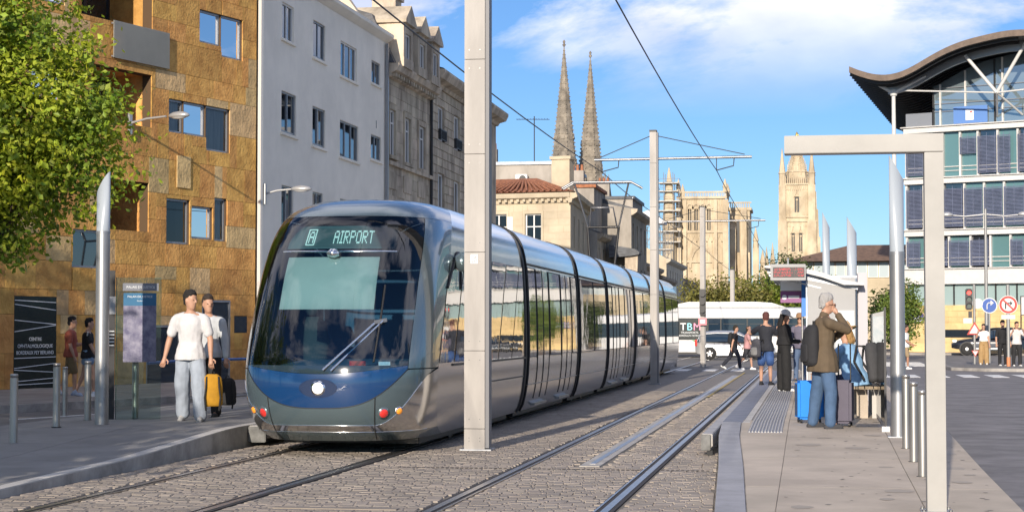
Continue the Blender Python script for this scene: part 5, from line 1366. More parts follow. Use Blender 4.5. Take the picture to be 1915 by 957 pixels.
# ================================================================ right platform shelter
sh = thing('tram_shelter', 'open tram shelter with thin curved white roof and grey back panels', 'shelter', (0, 33, .27))
M_white = mat('shelter_white', (.50, .50, .49), .45)
M_pang = mat('panel_light_grey', (.30, .30, .30), .5, var=.03)
A = MB()
rf = [(-.80, 2.42), (-.55, 2.44), (-.2, 2.40), (.2, 2.30), (.6, 2.16), (.95, 2.10)]
A.prism(rf+[(x, z-.035-(.05 if 0 < i < 5 else 0)) for i, (x, z) in list(enumerate(rf))[::-1]], -.2, 6.2, 'y'); A.build('roof', M_white, sh)
A = MB()
for y in (.0, 1.5, 3.0, 4.5, 6.0): A.bar((-.75, y, 2.33), (.85, y, 2.02), .03, .06); A.bar((-.72, y, 2.25), (.2, y, 2.02), .02, .03)
A.bar((-.72, 0, 2.27), (-.72, 6, 2.27), .02, .02); A.build('roof_ribs', M_alu, sh)
bx('back_panel', (-.04, 0, .0), (.80, .08, 2.20), M_pang, sh, bevel=.01)
pf = MB(); pf.box((-.07, -.012, 2.20), (.83, .09, 2.24)); pf.box((-.07, -.012, 0), (-.045, .09, 2.2)); pf.build('panel_frame', M_alu, sh)
bx('side_panel', (.85, .2, 0), (1.02, .9, 2.30), mat('panel_mid_grey', (.42, .40, .42), .5), sh, bevel=.01)
mp2 = bx('map_poster', (.45, -.012, .62), (.78, -.002, 1.62), mat('pale_map', (.70, .72, .72), .6, col2=(.55, .62, .64), scale=7, var=.1), sh)
bx('map_header', (.45, -.016, 1.52), (.78, -.013, 1.60), M_white, mp2)
for y in (1.5, 4.5): MB().tube([(.6, y, 0), (.6, y, 2.1)], .04, 10).build('post', M_alup, sh)
dp = thing('departure_board', 'hanging departure board with red dot matrix lines under the shelter roof', 'display', (-.69, 32.6, 2.42))
bx('casing', (0, 0, 0), (.62, .14, .29), M_pang, dp, bevel=.008)
scn = bx('screen', (.045, -.004, .05), (.60, .001, .235), mat('screen_black', (.008, .002, .004), .3), dp)
M_redled = mat('red_led', (.25, .005, .01), .5, emit=(1, .01, .04), estr=.9)
A = MB(); r2 = random.Random(3)
for ln in range(3):
    for i in range(52):
        for j in range(5):
            if r2.random() < (.5 if (i < 30 or i > 40) else .1): A.box((.06+i*.0102, -.006, .07+ln*.055+j*.008), (.066+i*.0102, -.0045, .0745+ln*.055+j*.008))
stuff(A.build('red_dots', M_redled, scn)); MB().tube([(.31, .07, .29), (.31, .07, .40)], .02, 6).build('hanger', M_alu, dp)
ss = thing('stop_sign_flag', 'white and purple stop flag with blue panel beside the shelter', 'sign', (-.13, 33.6, 1.74), 0)
bx('blue_panel', (-.02, 0, .05), (.13, .03, .85), mat('sign_blue', (.02, .18, .62), .5), ss); bx('white_panel', (-.40, 0, .52), (-.025, .03, .72), M_line, ss)
pp = bx('purple_panel', (-.40, 0, .30), (-.025, .03, .515), mat('sign_purple', (.20, .05, .18), .5), ss); MB().disc((-.33, -.003, .40), .045, 14).build('round_mark', M_line, pp); bx('line_bar', (-.26, -.004, .38), (-.06, -.001, .43), M_line, pp)
MB().tube([(-.01, .05, -1.47), (-.01, .05, .85)], .02, 6).build('post', M_alup, ss)
# glass windbreak
gb = thing('windbreak', 'clear glass windbreak with black edge beside the bench', 'screen', (.95, 23.9, .24))
bx('pane', (-.008, 0, .10), (.008, 5.5, 1.55), M_pg, gb); bx('front_edge', (-.014, -.03, .06), (.014, -.002, 1.60), M_iron, gb)
bx('foot', (-.05, -.06, 0), (.05, .06, .07), M_alup, gb); bx('foot', (-.05, 5.3, 0), (.05, 5.45, .1), M_alup, gb); bx('bottom_rail', (-.012, 0, .06), (.012, 5.5, .098), M_alu, gb)
# bench on the right platform
rbn = thing('bench', 'wooden slatted platform bench under the seated woman', 'bench', (.78, 27.1, .27))
M_wood = mat('weathered_wood', (.27, .21, .14), .8, var=.25, scale=5, stretch=(8, .6, 8), bump=.3)
for i in range(4): piece('slat', (-.20+i*.125, .6, .445), (.11, 2.2, .04), M_wood, rbn)
for y in (-.2, 1.3):
    bx('leg', (-.12, y, 0), (.04, y+.14, .425), M_conc, rbn); bx('leg', (.10, y+.02, 0), (.2, y+.12, .425), M_lip, rbn)
# ================================================================ traffic lights, signs, lamps on the island
M_postg = mat('street_post_grey', (.30, .30, .29), .5, metal=.4)
M_wsign = mat('sign_white', (.58, .58, .57), .5); M_rsign = mat('sign_red', (.42, .025, .015), .5); M_bsign = mat('sign_blue_round', (.012, .075, .33), .5)
tl = thing('traffic_light', 'three lamp traffic light showing red on a grey post', 'traffic light', (6.85, 79.0, .1))
MB().tube([(0, 0, 0), (0, 0, 3.35)], .055, 10).build('post', M_postg, tl)
hs = bx('housing', (-.36, -.16, 2.28), (-.08, .1, 3.18), M_iron, tl, bevel=.04)
for i, (mm) in enumerate((M_sigl, M_sigl, mat('lit_red', (.5, .02, .02), .4, emit=(1, .05, .03), estr=1.2))): 
    MB().disc((-.22, -.165, 2.45+i*.28), .10, 16).build('lens', mm, hs); MB().tube([(-.22+.11*cos(a), -.22, 2.45+i*.28+.11*sin(a)) for a in rng_(0, pi, 9)], .02, 5).build('visor', M_iron, hs)
bx('small_head', (-.24, -.1, 1.95), (-.1, .05, 2.22), M_iron, tl); bx('white_box', (-.46, -.1, 1.72), (-.1, .05, 1.93), M_wsign, tl)
MB().disc((.14, .02, 2.55), .22, 20, t=.02).build('backing_disc', M_alu, tl)
def tri(r): return [(-r, -r*.58), (r, -r*.58), (0, r*1.15)]
def tri_sign(par, x, z, r, inv=False):
    f = -1 if inv else 1
    o = MB().prism([(x+p*f, z+q*f) for p, q in tri(r)], -.09, -.075, 'y').build('triangle_sign', M_rsign, par); MB().prism([(x+p*f*.68, z+q*f*.68) for p, q in tri(r)], -.096, -.091, 'y').build('triangle_face', M_wsign, o)
tri_sign(tl, .0, 1.42, .32); tri_sign(tl, .02, .55-.35+.28, .16, True)
bs = thing('arrow_sign', 'round blue sign with white arrow turning right', 'sign', (7.75, 82.0, .1))
MB().tube([(0, 0, 0), (0, 0, 2.75)], .04, 8).build('post', M_postg, bs)
d_ = MB().disc((0, -.06, 2.5), .34, 28, t=.02).build('disc', M_wsign, bs); MB().disc((0, -.066, 2.5), .30, 28, t=.004).build('blue_face', M_bsign, d_)
A = MB(); A.tube([(-.10, -.072, 2.34), (-.10, -.072, 2.54), (-.04, -.072, 2.62), (.06, -.072, 2.62)], .028, 6); A.add([(.05, -.08, 2.74), (.05, -.08, 2.50), (.19, -.08, 2.62)], [(0, 1, 2)]); A.build('arrow', M_wsign, d_)
ns = thing('no_left_turn_sign', 'large round red ringed no left turn sign on lamp post height pole', 'sign', (7.63, 73.2, .1))
MB().tube([(0, 0, 0), (0, 0, 3.2)], .07, 10).build('post', M_postg, ns); MB().tube([(0, 0, 0), (0, 0, .38)], .078, 10).build('orange_foot', mat('orange_foot', (.55, .22, .10), .6), ns)
d_ = MB().disc((0, -.09, 2.42), .36, 32, t=.02).build('disc', M_wsign, ns); MB().disc((0, -.096, 2.42), .335, 32, t=.004).build('red_ring', M_rsign, d_); MB().disc((0, -.102, 2.42), .25, 32, t=.004).build('white_face', M_wsign, d_)
A = MB(); A.box((-.13, -.108, 2.25), (-.075, -.103, 2.49)); A.box((-.075, -.108, 2.45), (.08, -.103, 2.50)); A.add([(.07, -.107, 2.57), (.07, -.107, 2.38), (.17, -.107, 2.475)], [(0, 1, 2)]); A.build('turn_arrow', M_iron, d_)
MB().bar((-.18, -.113, 2.60), (.18, -.113, 2.24), .006, .06).build('red_bar', M_rsign, d_)
bx('sub_plate', (-.26, -.09, 1.86), (.26, -.07, 2.02), M_wsign, ns)
lp = thing('street_lamp', 'tall grey street lamp with two shallow arms before the office building', 'street lamp', (8.0, 86.0, .1))
MB().tube([(0, 0, 0), (0, 0, 7.0)], [.10, .06], 10).build('post', M_postg, lp)
for s_ in (-1, 1):
    MB().tube([(0, 0, 6.75), (s_*.9, 0, 6.66), (s_*1.5, 0, 6.72)], [.04, .035, .03], 8).build('arm', M_lampg, lp); MB().lathe((s_*1.72, 0, 6.72), [(.06, .14), (.16, .08), (.2, 0), (.14, -.05)][::-1], 14, sx=1.5, sy=.8).build('lamp_head', M_lampg, lp)
bb = thing('framed_notice', 'white notice board in a black frame on two legs', 'sign', (9.25, 80.5, .1))
bx('board', (-.3, 0, 2.1), (.35, .05, 2.85), M_wsign, bb); A = MB(); A.box((-.34, -.02, 2.06), (-.3, .06, 2.89)); A.box((-.3, -.02, 2.85), (.39, .06, 2.89)); A.box((-.3, -.02, 2.06), (.39, .06, 2.1)); A.box((.35, -.02, 2.1), (.39, .06, 2.85)); A.build('frame', M_iron, bb)
for x in (-.32, .37): MB().tube([(x, .03, 0), (x, .03, 2.06)], .03, 6).build('leg', M_iron, bb)
A = MB(); 
for k in range(4): A.box((-.26, -.003, 2.2+k*.16), (.31, -.001, 2.21+k*.16))
A.build('rules', M_alu, bb)
# ================================================================ vehicles
M_tyre = mat('tyre', (.018, .018, .018), .8); M_rim = mat('alloy_rim', (.55, .55, .56), .3, metal=.9)
def carbody(parent, prof_lo, prof_hi, W, m, mg, name='body', gh_in=.16):
    """prof_lo: [(x, zbottom, ztop)], prof_hi: [(x, zbelt, zroof)]"""
    A = MB(); n = 18
    def sec(x, zb, zt, w_, e=.42):
        out = []
        for i in range(n+1):
            t = pi*i/n; c = cos(t); s = sin(t)
            out.append((x, w_*(1 if c > 0 else -1)*abs(c)**e, zb+(zt-zb)*s**e))
        return out
    P = []
    for i, (x, zb, zt) in enumerate(prof_lo):
        k = min(i, len(prof_lo)-1-i); w_ = W*(.80 if k == 0 else .95 if k == 1 else 1.0)
        P.append(sec(x, zb, zt, w_, .36))
    vs = [p for s in P for p in s]; m_ = n+1
    A.add(vs, [(i*m_+j, i*m_+j+1, (i+1)*m_+j+1, (i+1)*m_+j) for i in range(len(P)-1) for j in range(n)], True)
    A.add(P[0], [tuple(range(m_))]); A.add(P[-1], [tuple(range(m_))[::-1]])
    bo = A.build(name, m, parent)
    P = []; n2 = 14
    for i, (x, zb, zt) in enumerate(prof_hi):
        out = []
        for k in range(n2+1):
            t = pi*k/n2; c = cos(t); s = sin(t); zz_ = zb+(zt-zb)*s**.55; w_ = W*(.95-gh_in*(zz_-prof_hi[2][1])/.5)
            out.append((x, w_*(1 if c > 0 else -1)*abs(c)**.35, zz_))
        P.append(out)
    A = MB(); m_ = n2+1; vs = [p for s in P for p in s]
    A.add(vs, [(i*m_+j, i*m_+j+1, (i+1)*m_+j+1, (i+1)*m_+j) for i in range(len(P)-1) for j in range(n2)], True); A.add(P[0], [tuple(range(m_))]); A.add(P[-1], [tuple(range(m_))[::-1]])
    gh = A.build('windows', mg, parent)
    R_ = MB(); q = 3
    for i in range(1, len(P)-2):
        for j in range(q, n2-q): R_.add([Vector(P[i][j])+Vector((0, 0, .012)), Vector(P[i][j+1])+Vector((0, 0, .012)), Vector(P[i+1][j+1])+Vector((0, 0, .012)), Vector(P[i+1][j])+Vector((0, 0, .012))], [(0, 1, 2, 3)], True)
    R_.build('roof', m, parent)
    pil = MB()
    for i in range(len(P)-1):
        for sd in (0, 1):
            a = P[i]; j0 = q if sd == 0 else n2-q
            pil.tube([Vector(P[i][j0]), Vector(P[i+1][j0])], .022, 5)
    for i in [0]+[k for k in range(1, len(P)) if k % 3 == 1]+[len(P)-1]:
        for sd in (0, 1):
            seq = list(range(0, q+1)) if sd == 0 else list(range(n2-q, n2+1)); pil.tube([Vector(P[i][j])*1.0+Vector((0, .008 if sd == 0 else -.008, 0)) for j in seq], .026, 5)
    pil.build('pillars', m, parent)
    return bo
def wheel(parent, x, y, r, w_, side):
    t = MB().lathe((0, 0, 0), [(r*.62, -w_/2), (r*.94, -w_/2), (r, -w_*.3), (r, w_*.3), (r*.94, w_/2), (r*.62, w_/2)], 24).build('wheel', M_tyre, parent)
    t.matrix_basis = Matrix.Translation((x, y, r)) @ Matrix.Rotation(pi/2, 4, 'X')
    A = MB(); A.lathe((0, 0, 0), [(r*.64, -w_*.36), (r*.64, w_*.36)], 24).lathe((0, 0, w_*.30), [(r*.14, 0), (r*.1, w_*.2)], 10)
    rm = A.build('rim', M_dkw, t)
    B = MB()
    for k in range(5):
        a = 2*pi*k/5+.3; B.bar((0, 0, w_*.45*side), (r*.62*cos(a), r*.62*sin(a), w_*.42*side), r*.2, .03)
    for k in range(24):
        a0, a1 = 2*pi*k/24, 2*pi*(k+1)/24; B.bar((r*.62*cos(a0), r*.62*sin(a0), w_*.44*side), (r*.62*cos(a1), r*.62*sin(a1), w_*.44*side), .03, r*.06)
    B.lathe((0, 0, w_*.42*side-.01), [(r*.13, 0), (r*.13, .03)], 10)
    B.build('spokes', M_rim, t)
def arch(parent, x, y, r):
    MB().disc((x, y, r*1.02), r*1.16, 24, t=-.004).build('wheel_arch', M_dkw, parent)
# silver estate, nose to the right
M_silc = mat('silver_car_paint', (.50, .50, .50), .3, metal=.6, coat=.8)
M_carg = mat('car_glass', (.015, .03, .05), .03, spec=.8)
car = thing('parked_car', 'silver estate car crossing in front of the white bus', 'car', (-5.9, 95.2, 0), radians(2))
carbody(car, [(0, .42, .95), (.12, .32, 1.02), (.5, .24, .98), (1.2, .22, .95), (2.2, .22, .93), (3.0, .23, .90), (3.5, .25, .84), (3.95, .30, .72), (4.12, .36, .58)],
        [(.10, .92, .96), (.22, .92, 1.30), (.45, .92, 1.44), (1.1, .92, 1.50), (1.9, .92, 1.49), (2.3, .90, 1.40), (2.7, .88, 1.18), (3.15, .86, .89)], .84, M_silc, M_carg)
for x in (.75, 3.22):
    for y, sd in ((-.80, 1), (.72, -1)): wheel(car, x, y, .31, .2, sd)
    arch(car, x, -.838, .31)
bx('tail_light', (-.02, -.80, .70), (.10, -.55, 1.02), M_redl, car, bevel=.02); bx('tail_light', (-.02, .55, .70), (.10, .80, 1.02), M_redl, car, bevel=.02)
bx('rub_strip', (1.1, -.855, .50), (2.9, -.838, .55), M_iron, car); MB().lathe((2.55, -.93, .90), [(.03, 0), (.09, .04), (.09, .13), (.03, .16)], 10, sx=.7).build('door_mirror', M_silc, car)
for x in (1.15, 2.05): bx('door_handle', (x+.12, -.862, .80), (x+.30, -.843, .83), M_silc, car)
A = MB()
for x in (.98, 1.95, 2.80): A.box((x, -.847, .32), (x+.012, -.838, .90))
A.build('door_seams', M_iron, car)
bx('headlight', (3.75, -.76, .60), (4.02, -.52, .76), M_headl, car, bevel=.03)
# black SUV, nose to the left
M_blk = mat('black_car_paint', (.008, .009, .013), .2, coat=1.0)
suv = thing('parked_suv', 'black off-roader parked along the golden stone wall', 'car', (13.0, 113.5, 0), radians(180-2))
carbody(suv, [(0, .50, 1.05), (.12, .40, 1.14), (.6, .33, 1.12), (1.4, .30, 1.08), (2.4, .30, 1.06), (3.1, .31, 1.06), (3.6, .33, 1.02), (4.25, .38, .90), (4.55, .45, .72)],
        [(.05, 1.04, 1.10), (.20, 1.04, 1.52), (.5, 1.04, 1.66), (1.2, 1.04, 1.70), (2.1, 1.04, 1.67), (2.5, 1.02, 1.56), (2.85, 1.0, 1.33), (3.3, .98, 1.04)], .92, M_blk, M_carg)
for x in (.85, 3.65):
    for y, sd in ((.86, -1), (-.80, 1)): wheel(suv, x, y, .38, .24, sd)
    MB().disc((x, .918, .39), .44, 24, t=.004).build('wheel_arch', M_dkw, suv)
bx('headlight', (4.25, .62, .80), (4.48, .85, .94), M_headl, suv, bevel=.03); MB().lathe((2.75, 1.0, 1.0), [(.03, 0), (.1, .05), (.1, .16), (.03, .2)], 10, sx=.7).build('door_mirror', M_blk, suv)
bx('sill_trim', (1.2, .918, .36), (3.2, .94, .46), M_alu, suv)
# white bus
M_busw = mat('bus_white', (.60, .60, .595), .3, coat=.5, var=.02)
bus = thing('bus', 'long white city bus with dark windows and coloured lettering on its flank', 'bus', (-11.2, 103, 0), radians(1.5))
L = 13.6
def busprof(z): return 0
A = MB(); prof = [(-.0, .28), (-.0, 2.45), (.10, 2.72), (.35, 2.80), (2.15, 2.80), (2.4, 2.72), (2.5, 2.45), (2.5, .28)]
A.prism(prof, 0, L, 'x'); A.build('body', M_busw, bus)
A = MB(); A.prism([(3.4, 2.801), (9.4, 2.801), (9.9, 2.80), (9.1, 3.06), (8.2, 3.12), (4.4, 3.12), (3.9, 3.02)], .25, 2.2, 'y'); A.build('roof_pod', M_busw, bus, bevel=.04)
for i in range(9):
    a, b = .35+i*1.48, .35+(i+1)*1.48-.07
    w_ = bx('window', (a, -.022, 1.22), (b, .03, 2.16), M_carg, bus)
    bx('window_vent', (a+.1, -.03, 1.86), (b-.1, -.024, 1.885), M_iron, w_)
bx('window_band', (.3, -.008, 1.18), (L-.3, .02, 2.2), M_dkw, bus)
tp_ = bx('dark_panel', (3.75, -.032, .98), (5.55, -.023, 2.14), mat('bus_dark_panel', (.012, .018, .018), .25), bus)
for s_, x, c in (('T', 4.12, (.85, .85, .85)), ('B', 4.48, (.30, .75, .85)), ('M', 4.90, (.85, .30, .45))): text(s_, .58, mat('bus_letter_'+s_, c, .5), tp_, (x, -.034, 1.52), sx=1.0)
text('TRANSPORTS', .16, M_line, tp_, (4.48, -.034, 1.33)); text('BORDEAUX METROPOLE', .13, M_line, tp_, (4.60, -.034, 1.17))
M_bgrn = mat('bus_green', (.03, .28, .06), .4); M_bblu = mat('bus_blue', (.06, .32, .50), .4)
MB().prism([(4.6, .96), (6.05, .96), (6.05, .80), (5.3, .80), (5.1, .74), (4.9, .80)], -.03, -.004, 'y').build('green_swoosh', M_bgrn, bus); MB().prism([(5.0, .73), (6.05, .78), (6.05, .70), (5.2, .68)], -.03, -.004, 'y').build('blue_swoosh', M_bblu, bus)
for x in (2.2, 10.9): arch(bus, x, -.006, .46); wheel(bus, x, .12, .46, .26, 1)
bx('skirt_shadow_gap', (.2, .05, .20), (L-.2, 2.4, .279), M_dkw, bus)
# ================================================================ people
def V(*a): return Vector(a)
def loft(A, secs, n=14):
    """secs: [(centre, right vec*half width, fwd vec*half depth)]"""
    vs = []
    for c, a, b in secs:
        for j in range(n): t = 2*pi*j/n; vs.append(c+a*cos(t)+b*sin(t))
    k = len(secs)
    A.add(vs, [(i*n+j, i*n+(j+1) % n, (i+1)*n+(j+1) % n, (i+1)*n+j) for i in range(k-1) for j in range(n)]+[tuple(range(n))[::-1], tuple(range((k-1)*n, k*n))], True)
def limb(A, pts, rs, n=12, flat=1.0):
    """tapered limb with rounded ends"""
    pts = [Vector(p) for p in pts]
    d0 = (pts[0]-pts[1]).normalized()*rs[0]*.7; d1 = (pts[-1]-pts[-2]).normalized()*rs[-1]*.7
    P = [pts[0]+d0, pts[0]+d0*.6]+pts+[pts[-1]+d1*.6, pts[-1]+d1]; R_ = [rs[0]*.35, rs[0]*.8]+list(rs)+[rs[-1]*.8, rs[-1]*.35]
    A.tube(P, R_, n)
def ball(A, c, rx, ry, rz, n=12):
    prof = [(sin(pi*(i+.5)/8), -cos(pi*(i+.5)/8)) for i in range(8)]
    vs = []
    for r, z in prof:
        for j in range(n): t = 2*pi*j/n; vs.append((c[0]+rx*r*cos(t), c[1]+ry*r*sin(t), c[2]+rz*z))
    k = len(prof)
    A.add(vs, [(i*n+j, i*n+(j+1) % n, (i+1)*n+(j+1) % n, (i+1)*n+j) for i in range(k-1) for j in range(n)]+[tuple(range(n))[::-1], tuple(range((k-1)*n, k*n))], True)
def remesh(A, name, m, parent, vox, wr=0.0, extra=None, fq=1.0):
    me = A.mesh(name); o = bpy.data.objects.new(name, me)
    bm = bmesh.new(); bm.from_mesh(me); bmesh.ops.recalc_face_normals(bm, faces=bm.faces); bm.to_mesh(me); bm.free()
    r = o.modifiers.new('r', 'REMESH'); r.mode = 'VOXEL'; r.voxel_size = vox; r.use_smooth_shade = True
    s = o.modifiers.new('s', 'SMOOTH'); s.factor = .5; s.iterations = 3
    me2 = bake(o)
    if wr:
        off = random.random()*50
        nrm = [v.normal.copy() for v in me2.vertices]; co = []
        for v, nv in zip(me2.vertices, nrm):
            p = v.co; q = Vector((p.x*9*fq+off, p.y*9*fq, p.z*5.5*fq)); n_ = noise.noise(q)+.5*noise.noise(q*2.3); co += list(p+nv*n_*wr)
        me2.vertices.foreach_set('co', co); me2.update()
    if extra:
        bm = bmesh.new(); bm.from_mesh(me2); tmp = extra.mesh('x'); bm.from_mesh(tmp); bm.to_mesh(me2); bm.free()
    for p in me2.polygons: p.use_smooth = True
    me2.name = name; me2.materials.clear(); me2.materials.append(m)
    ob = bpy.data.objects.new(name, me2); return link(ob, parent)
SKIN = mat('skin', (.46, .26, .175), .55, var=.06, scale=12); SKIN_T = mat('tanned_skin', (.36, .18, .11), .55, var=.06, scale=12)
EYE = mat('eye_dark', (.02, .015, .012), .3)
_cl = {}
def cloth(c):
    k = tuple(c)
    if k not in _cl: _cl[k] = mat('cloth_%d' % len(_cl), c, .85, var=.10, scale=7, bump=.35, bscale=26, dist=.008)
    return _cl[k]
def person(label, loc, rz, h=1.74, torso=(0, 0, 1), arms=None, legs=None, top=(.6, .6, .6), sleeve=.5, bottom=(.1, .15, .3), cut_='trousers', wide=1.0, hair=(.03, .02, .015), hairlen=0, shoe=(.5, .5, .5), head=(0, 0), hat=None, skin=None, vox=.014, pelvis=.94, belly=1.0, hem=0.0, group=None, shades=False, fem=False, collar=None, tuck=False):
    t = thing('person', label, 'person', loc, rz, group); S = h/1.74; sk = skin or SKIN
    arms = arms or [((.25, .05, -1), (.12, .25, -1)), ((-.25, .05, -1), (-.12, .25, -1))]
    legs = legs or [((.06, 0, -1), (.02, 0, -1)), ((-.06, 0, -1), (-.02, 0, -1))]
    pel = V(0, 0, pelvis*S); td = Vector(torso).normalized(); rt = V(1, 0, 0); fw = rt.cross(td)*-1
    if fw.y < 0: fw = -fw
    wsh = .175 if fem else .195
    T = lambda u, x=0, y=0: pel+td*u*S+rt*x*S+fw*y*S
    B = MB(); EX = MB()
    tors = [(-.06, .145, .105), (.02, .165 if fem else .155, .12), (.12, .135 if fem else .145, .105*belly), (.24, .15, .112*belly), (.36, .168, .118), (.45, .165, .105), (.50, .12, .08), (.53, .06, .06)]
    loft(B, [(T(u), rt*w_*S, fw*d*S) for u, w_, d in tors])
    nk = T(.52); hd_dir = (Matrix.Rotation(head[0], 3, 'Z') @ V(0, 1, 0)); hc = T(.52)+V(0, .03, .145)*S+fw*.0+td*.02*S
    limb(B, [T(.47), T(.56, 0, .01), hc-V(0, 0, .05)*S], [.062*S, .055*S, .052*S])
    # head with face
    HM = Matrix.Rotation(head[0], 3, 'Z') @ Matrix.Rotation(head[1], 3, 'X'); HB = MB()
    hs_ = [(-.125, .030, .035, .045), (-.105, .048, .052, .032), (-.07, .060, .072, .018), (-.03, .068, .086, .004), (.01, .073, .093, 0), (.05, .075, .095, -.004), (.085, .066, .084, -.006), (.108, .045, .056, -.006), (.12, .016, .02, -.006)]
    loft(HB, [(V(0, y, z), V(w_, 0, 0), V(0, d, 0)) for z, w_, d, y in hs_], 16)
    limb(HB, [V(0, .085, .02), V(0, .108, -.025)], [.010, .016], 8)                       # nose
    ball(HB, (0, .083, -.068), .022, .012, .008); ball(HB, (0, .078, .022), .055, .014, .01)   # mouth, brow
    for sx_ in (-1, 1): ball(HB, (sx_*.074, -.005, -.012), .012, .02, .032)                # ears
    B.add([hc+HM @ (Vector(p)*S) for p in HB.v], HB.f, True)
    # arms
    SH = MB(); hands = []
    for k, (u_, f_) in enumerate(arms):
        sx_ = 1 if k == 0 else -1
        s0 = T(.43, sx_*wsh); ud = Vector(u_).normalized(); fd = Vector(f_).normalized()
        el = s0+ud*.285*S; wr_ = el+fd*.25*S
        limb(B, [T(.45, sx_*.08), s0], [.075*S, .062*S]); limb(B, [s0, s0+ud*.14*S, el], [.055*S, .050*S, .040*S]); limb(B, [el, el+fd*.08*S, wr_], [.041*S, .041*S, .027*S])
        # hand: palm, four fingers, thumb
        pd = fd; ax = pd.cross(V(0, 0, 1)) if abs(pd.z) < .9 else pd.cross(V(0, 1, 0)); ax.normalize(); nn = ax.cross(pd).normalized()
        pw = wr_+pd*.085*S; limb(B, [wr_, pw], [.026*S, .036*S])
        for q in range(4):
            o_ = ax*(q-1.5)*.019*S; a_ = pw+o_; L_ = (.072, .080, .076, .06)[q]*S
            limb(EX, [a_, a_+(pd*.8+nn*.35*sx_).normalized()*L_*.55, a_+(pd*.8+nn*.35*sx_).normalized()*L_*.55+(pd*.45+nn*.8*sx_).normalized()*L_*.5], [.0095*S, .009*S, .0075*S], 6)
        tb_ = wr_+pd*.03*S-ax*.032*S; limb(EX, [tb_, tb_+(pd*.6-ax*.7).normalized()*.035*S, tb_+(pd*.6-ax*.7).normalized()*.035*S+(pd*.95+nn*.2).normalized()*.03*S], [.012*S, .011*S, .009*S], 6)
        hands.append((wr_+pd*.10*S))
        # sleeve
        if sleeve > 0:
            loosen = 1.32 if sleeve < 1 else 1.22
            limb(SH, [T(.45, sx_*.07), s0+V(0, 0, .005)], [.078*S, .066*S])
            if sleeve <= .6: e_ = s0+ud*.285*S*(sleeve/.5*.66); limb(SH, [s0, (s0+e_)/2, e_], [.068*S, .068*S, .068*S])
            else:
                limb(SH, [s0, s0+ud*.14*S, el], [.074*S, .066*S, .058*S]); limb(SH, [el, el+fd*.12*S, el+fd*.25*S*min(1, (sleeve-.5)*2)*.98], [.058*S, .053*S, .044*S])
    # legs
    TR = MB(); SOs = []
    hipz = .00
    for k, (th_, sn_) in enumerate(legs):
        sx_ = 1 if k == 0 else -1
        SO = MB(); SOs.append(SO)
        h0 = pel+rt*sx_*.088*S+V(0, 0, -.03)*S; tdv = Vector(th_).normalized(); sdv = Vector(sn_).normalized()
        kn = h0+tdv*.43*S; an = kn+sdv*.42*S
        limb(B, [h0, h0+tdv*.2*S, kn], [.088*S, .076*S, .052*S]); limb(B, [kn, kn+sdv*.13*S, an], [.052*S, .053*S, .034*S])
        ff = V(sdv.x*.2+.12*sx_, 1, 0).normalized()
        if abs(sdv.y) > .25: ff = V(.05*sx_, 1, -sdv.y*-.9 if sdv.y < 0 else -.0).normalized()
        toe = an+ff*.15*S+V(0, 0, -.045)*S; heel = an-ff*.055*S+V(0, 0, -.05)*S
        limb(B, [an, (an+toe)/2], [.034*S, .03*S])
        limb(SO, [heel, an+ff*.05*S+V(0, 0, -.04)*S, toe], [.042*S, .046*S, .036*S], 10); limb(SO, [an+V(0, 0, -.02)*S, an+V(0, 0, .02)*S], [.046*S, .044*S], 10)
        SO.cbox(tuple((heel+toe)/2+V(0, 0, -.034)*S), (.078*S, .22*S, .016*S)) if abs(ff.z) < .1 and abs(ff.x) < .3 else None
        if cut_ == 'trousers':
            limb(TR, [h0, h0+tdv*.2*S, kn], [.104*S, .098*S*(1+.3*(wide-1)), .074*S*wide]); limb(TR, [kn, kn+sdv*.2*S, an+V(0, 0, -.01)], [.074*S*wide, .068*S*wide, .064*S*wide])
        elif cut_ == 'shorts':
            limb(TR, [h0, h0+tdv*.2*S, kn-tdv*.03*S], [.100*S, .096*S*wide, .086*S*wide])
        elif cut_ == 'minis':
            limb(TR, [h0, h0+tdv*.16*S], [.112*S, .115*S])
    loft(TR, [(T(u), rt*w_*S*1.06, fw*d*S*1.08) for u, w_, d in [(-.10, .145, .105), (-.03, .168, .12), (.03, .168, .125), (.10, .148, .112*belly)]])
    body = remesh(B, 'body', sk, t, vox, 0, EX)
    remesh(TR, cut_ if cut_ != 'minis' else 'shorts', cloth(bottom), t, vox, .008)
    lo = .06 if tuck else -.09-hem
    loft(SH, [(T(lo), rt*(.208+hem*.2)*S, fw*(.162+hem*.28)*S*max(1, belly)), (T(lo+.07), rt*(.205+hem*.18)*S, fw*(.162+hem*.25)*S*max(1, belly)), (T(.03), rt*(.190+hem*.08)*S, fw*(.150+hem*.12)*S*max(1, belly))][:1 if tuck else 3]+[(T(u), rt*w_*S*1.10, fw*d*S*1.17) for u, w_, d in tors[1 if lo < 0 else 2:6] if u > max(lo+.12, .05)]+[(T(.495), rt*.12*S, fw*.088*S), (T(.515), rt*.075*S, fw*.07*S)])
    if collar: limb(SH, [T(.50), T(.545, 0, .0)], [.075*S, .068*S])
    remesh(SH, 'jacket' if collar else 'top', cloth(top), t, vox, .008)
    for SO in SOs: remesh(SO, 'shoe', cloth(shoe), t, min(vox, .013))
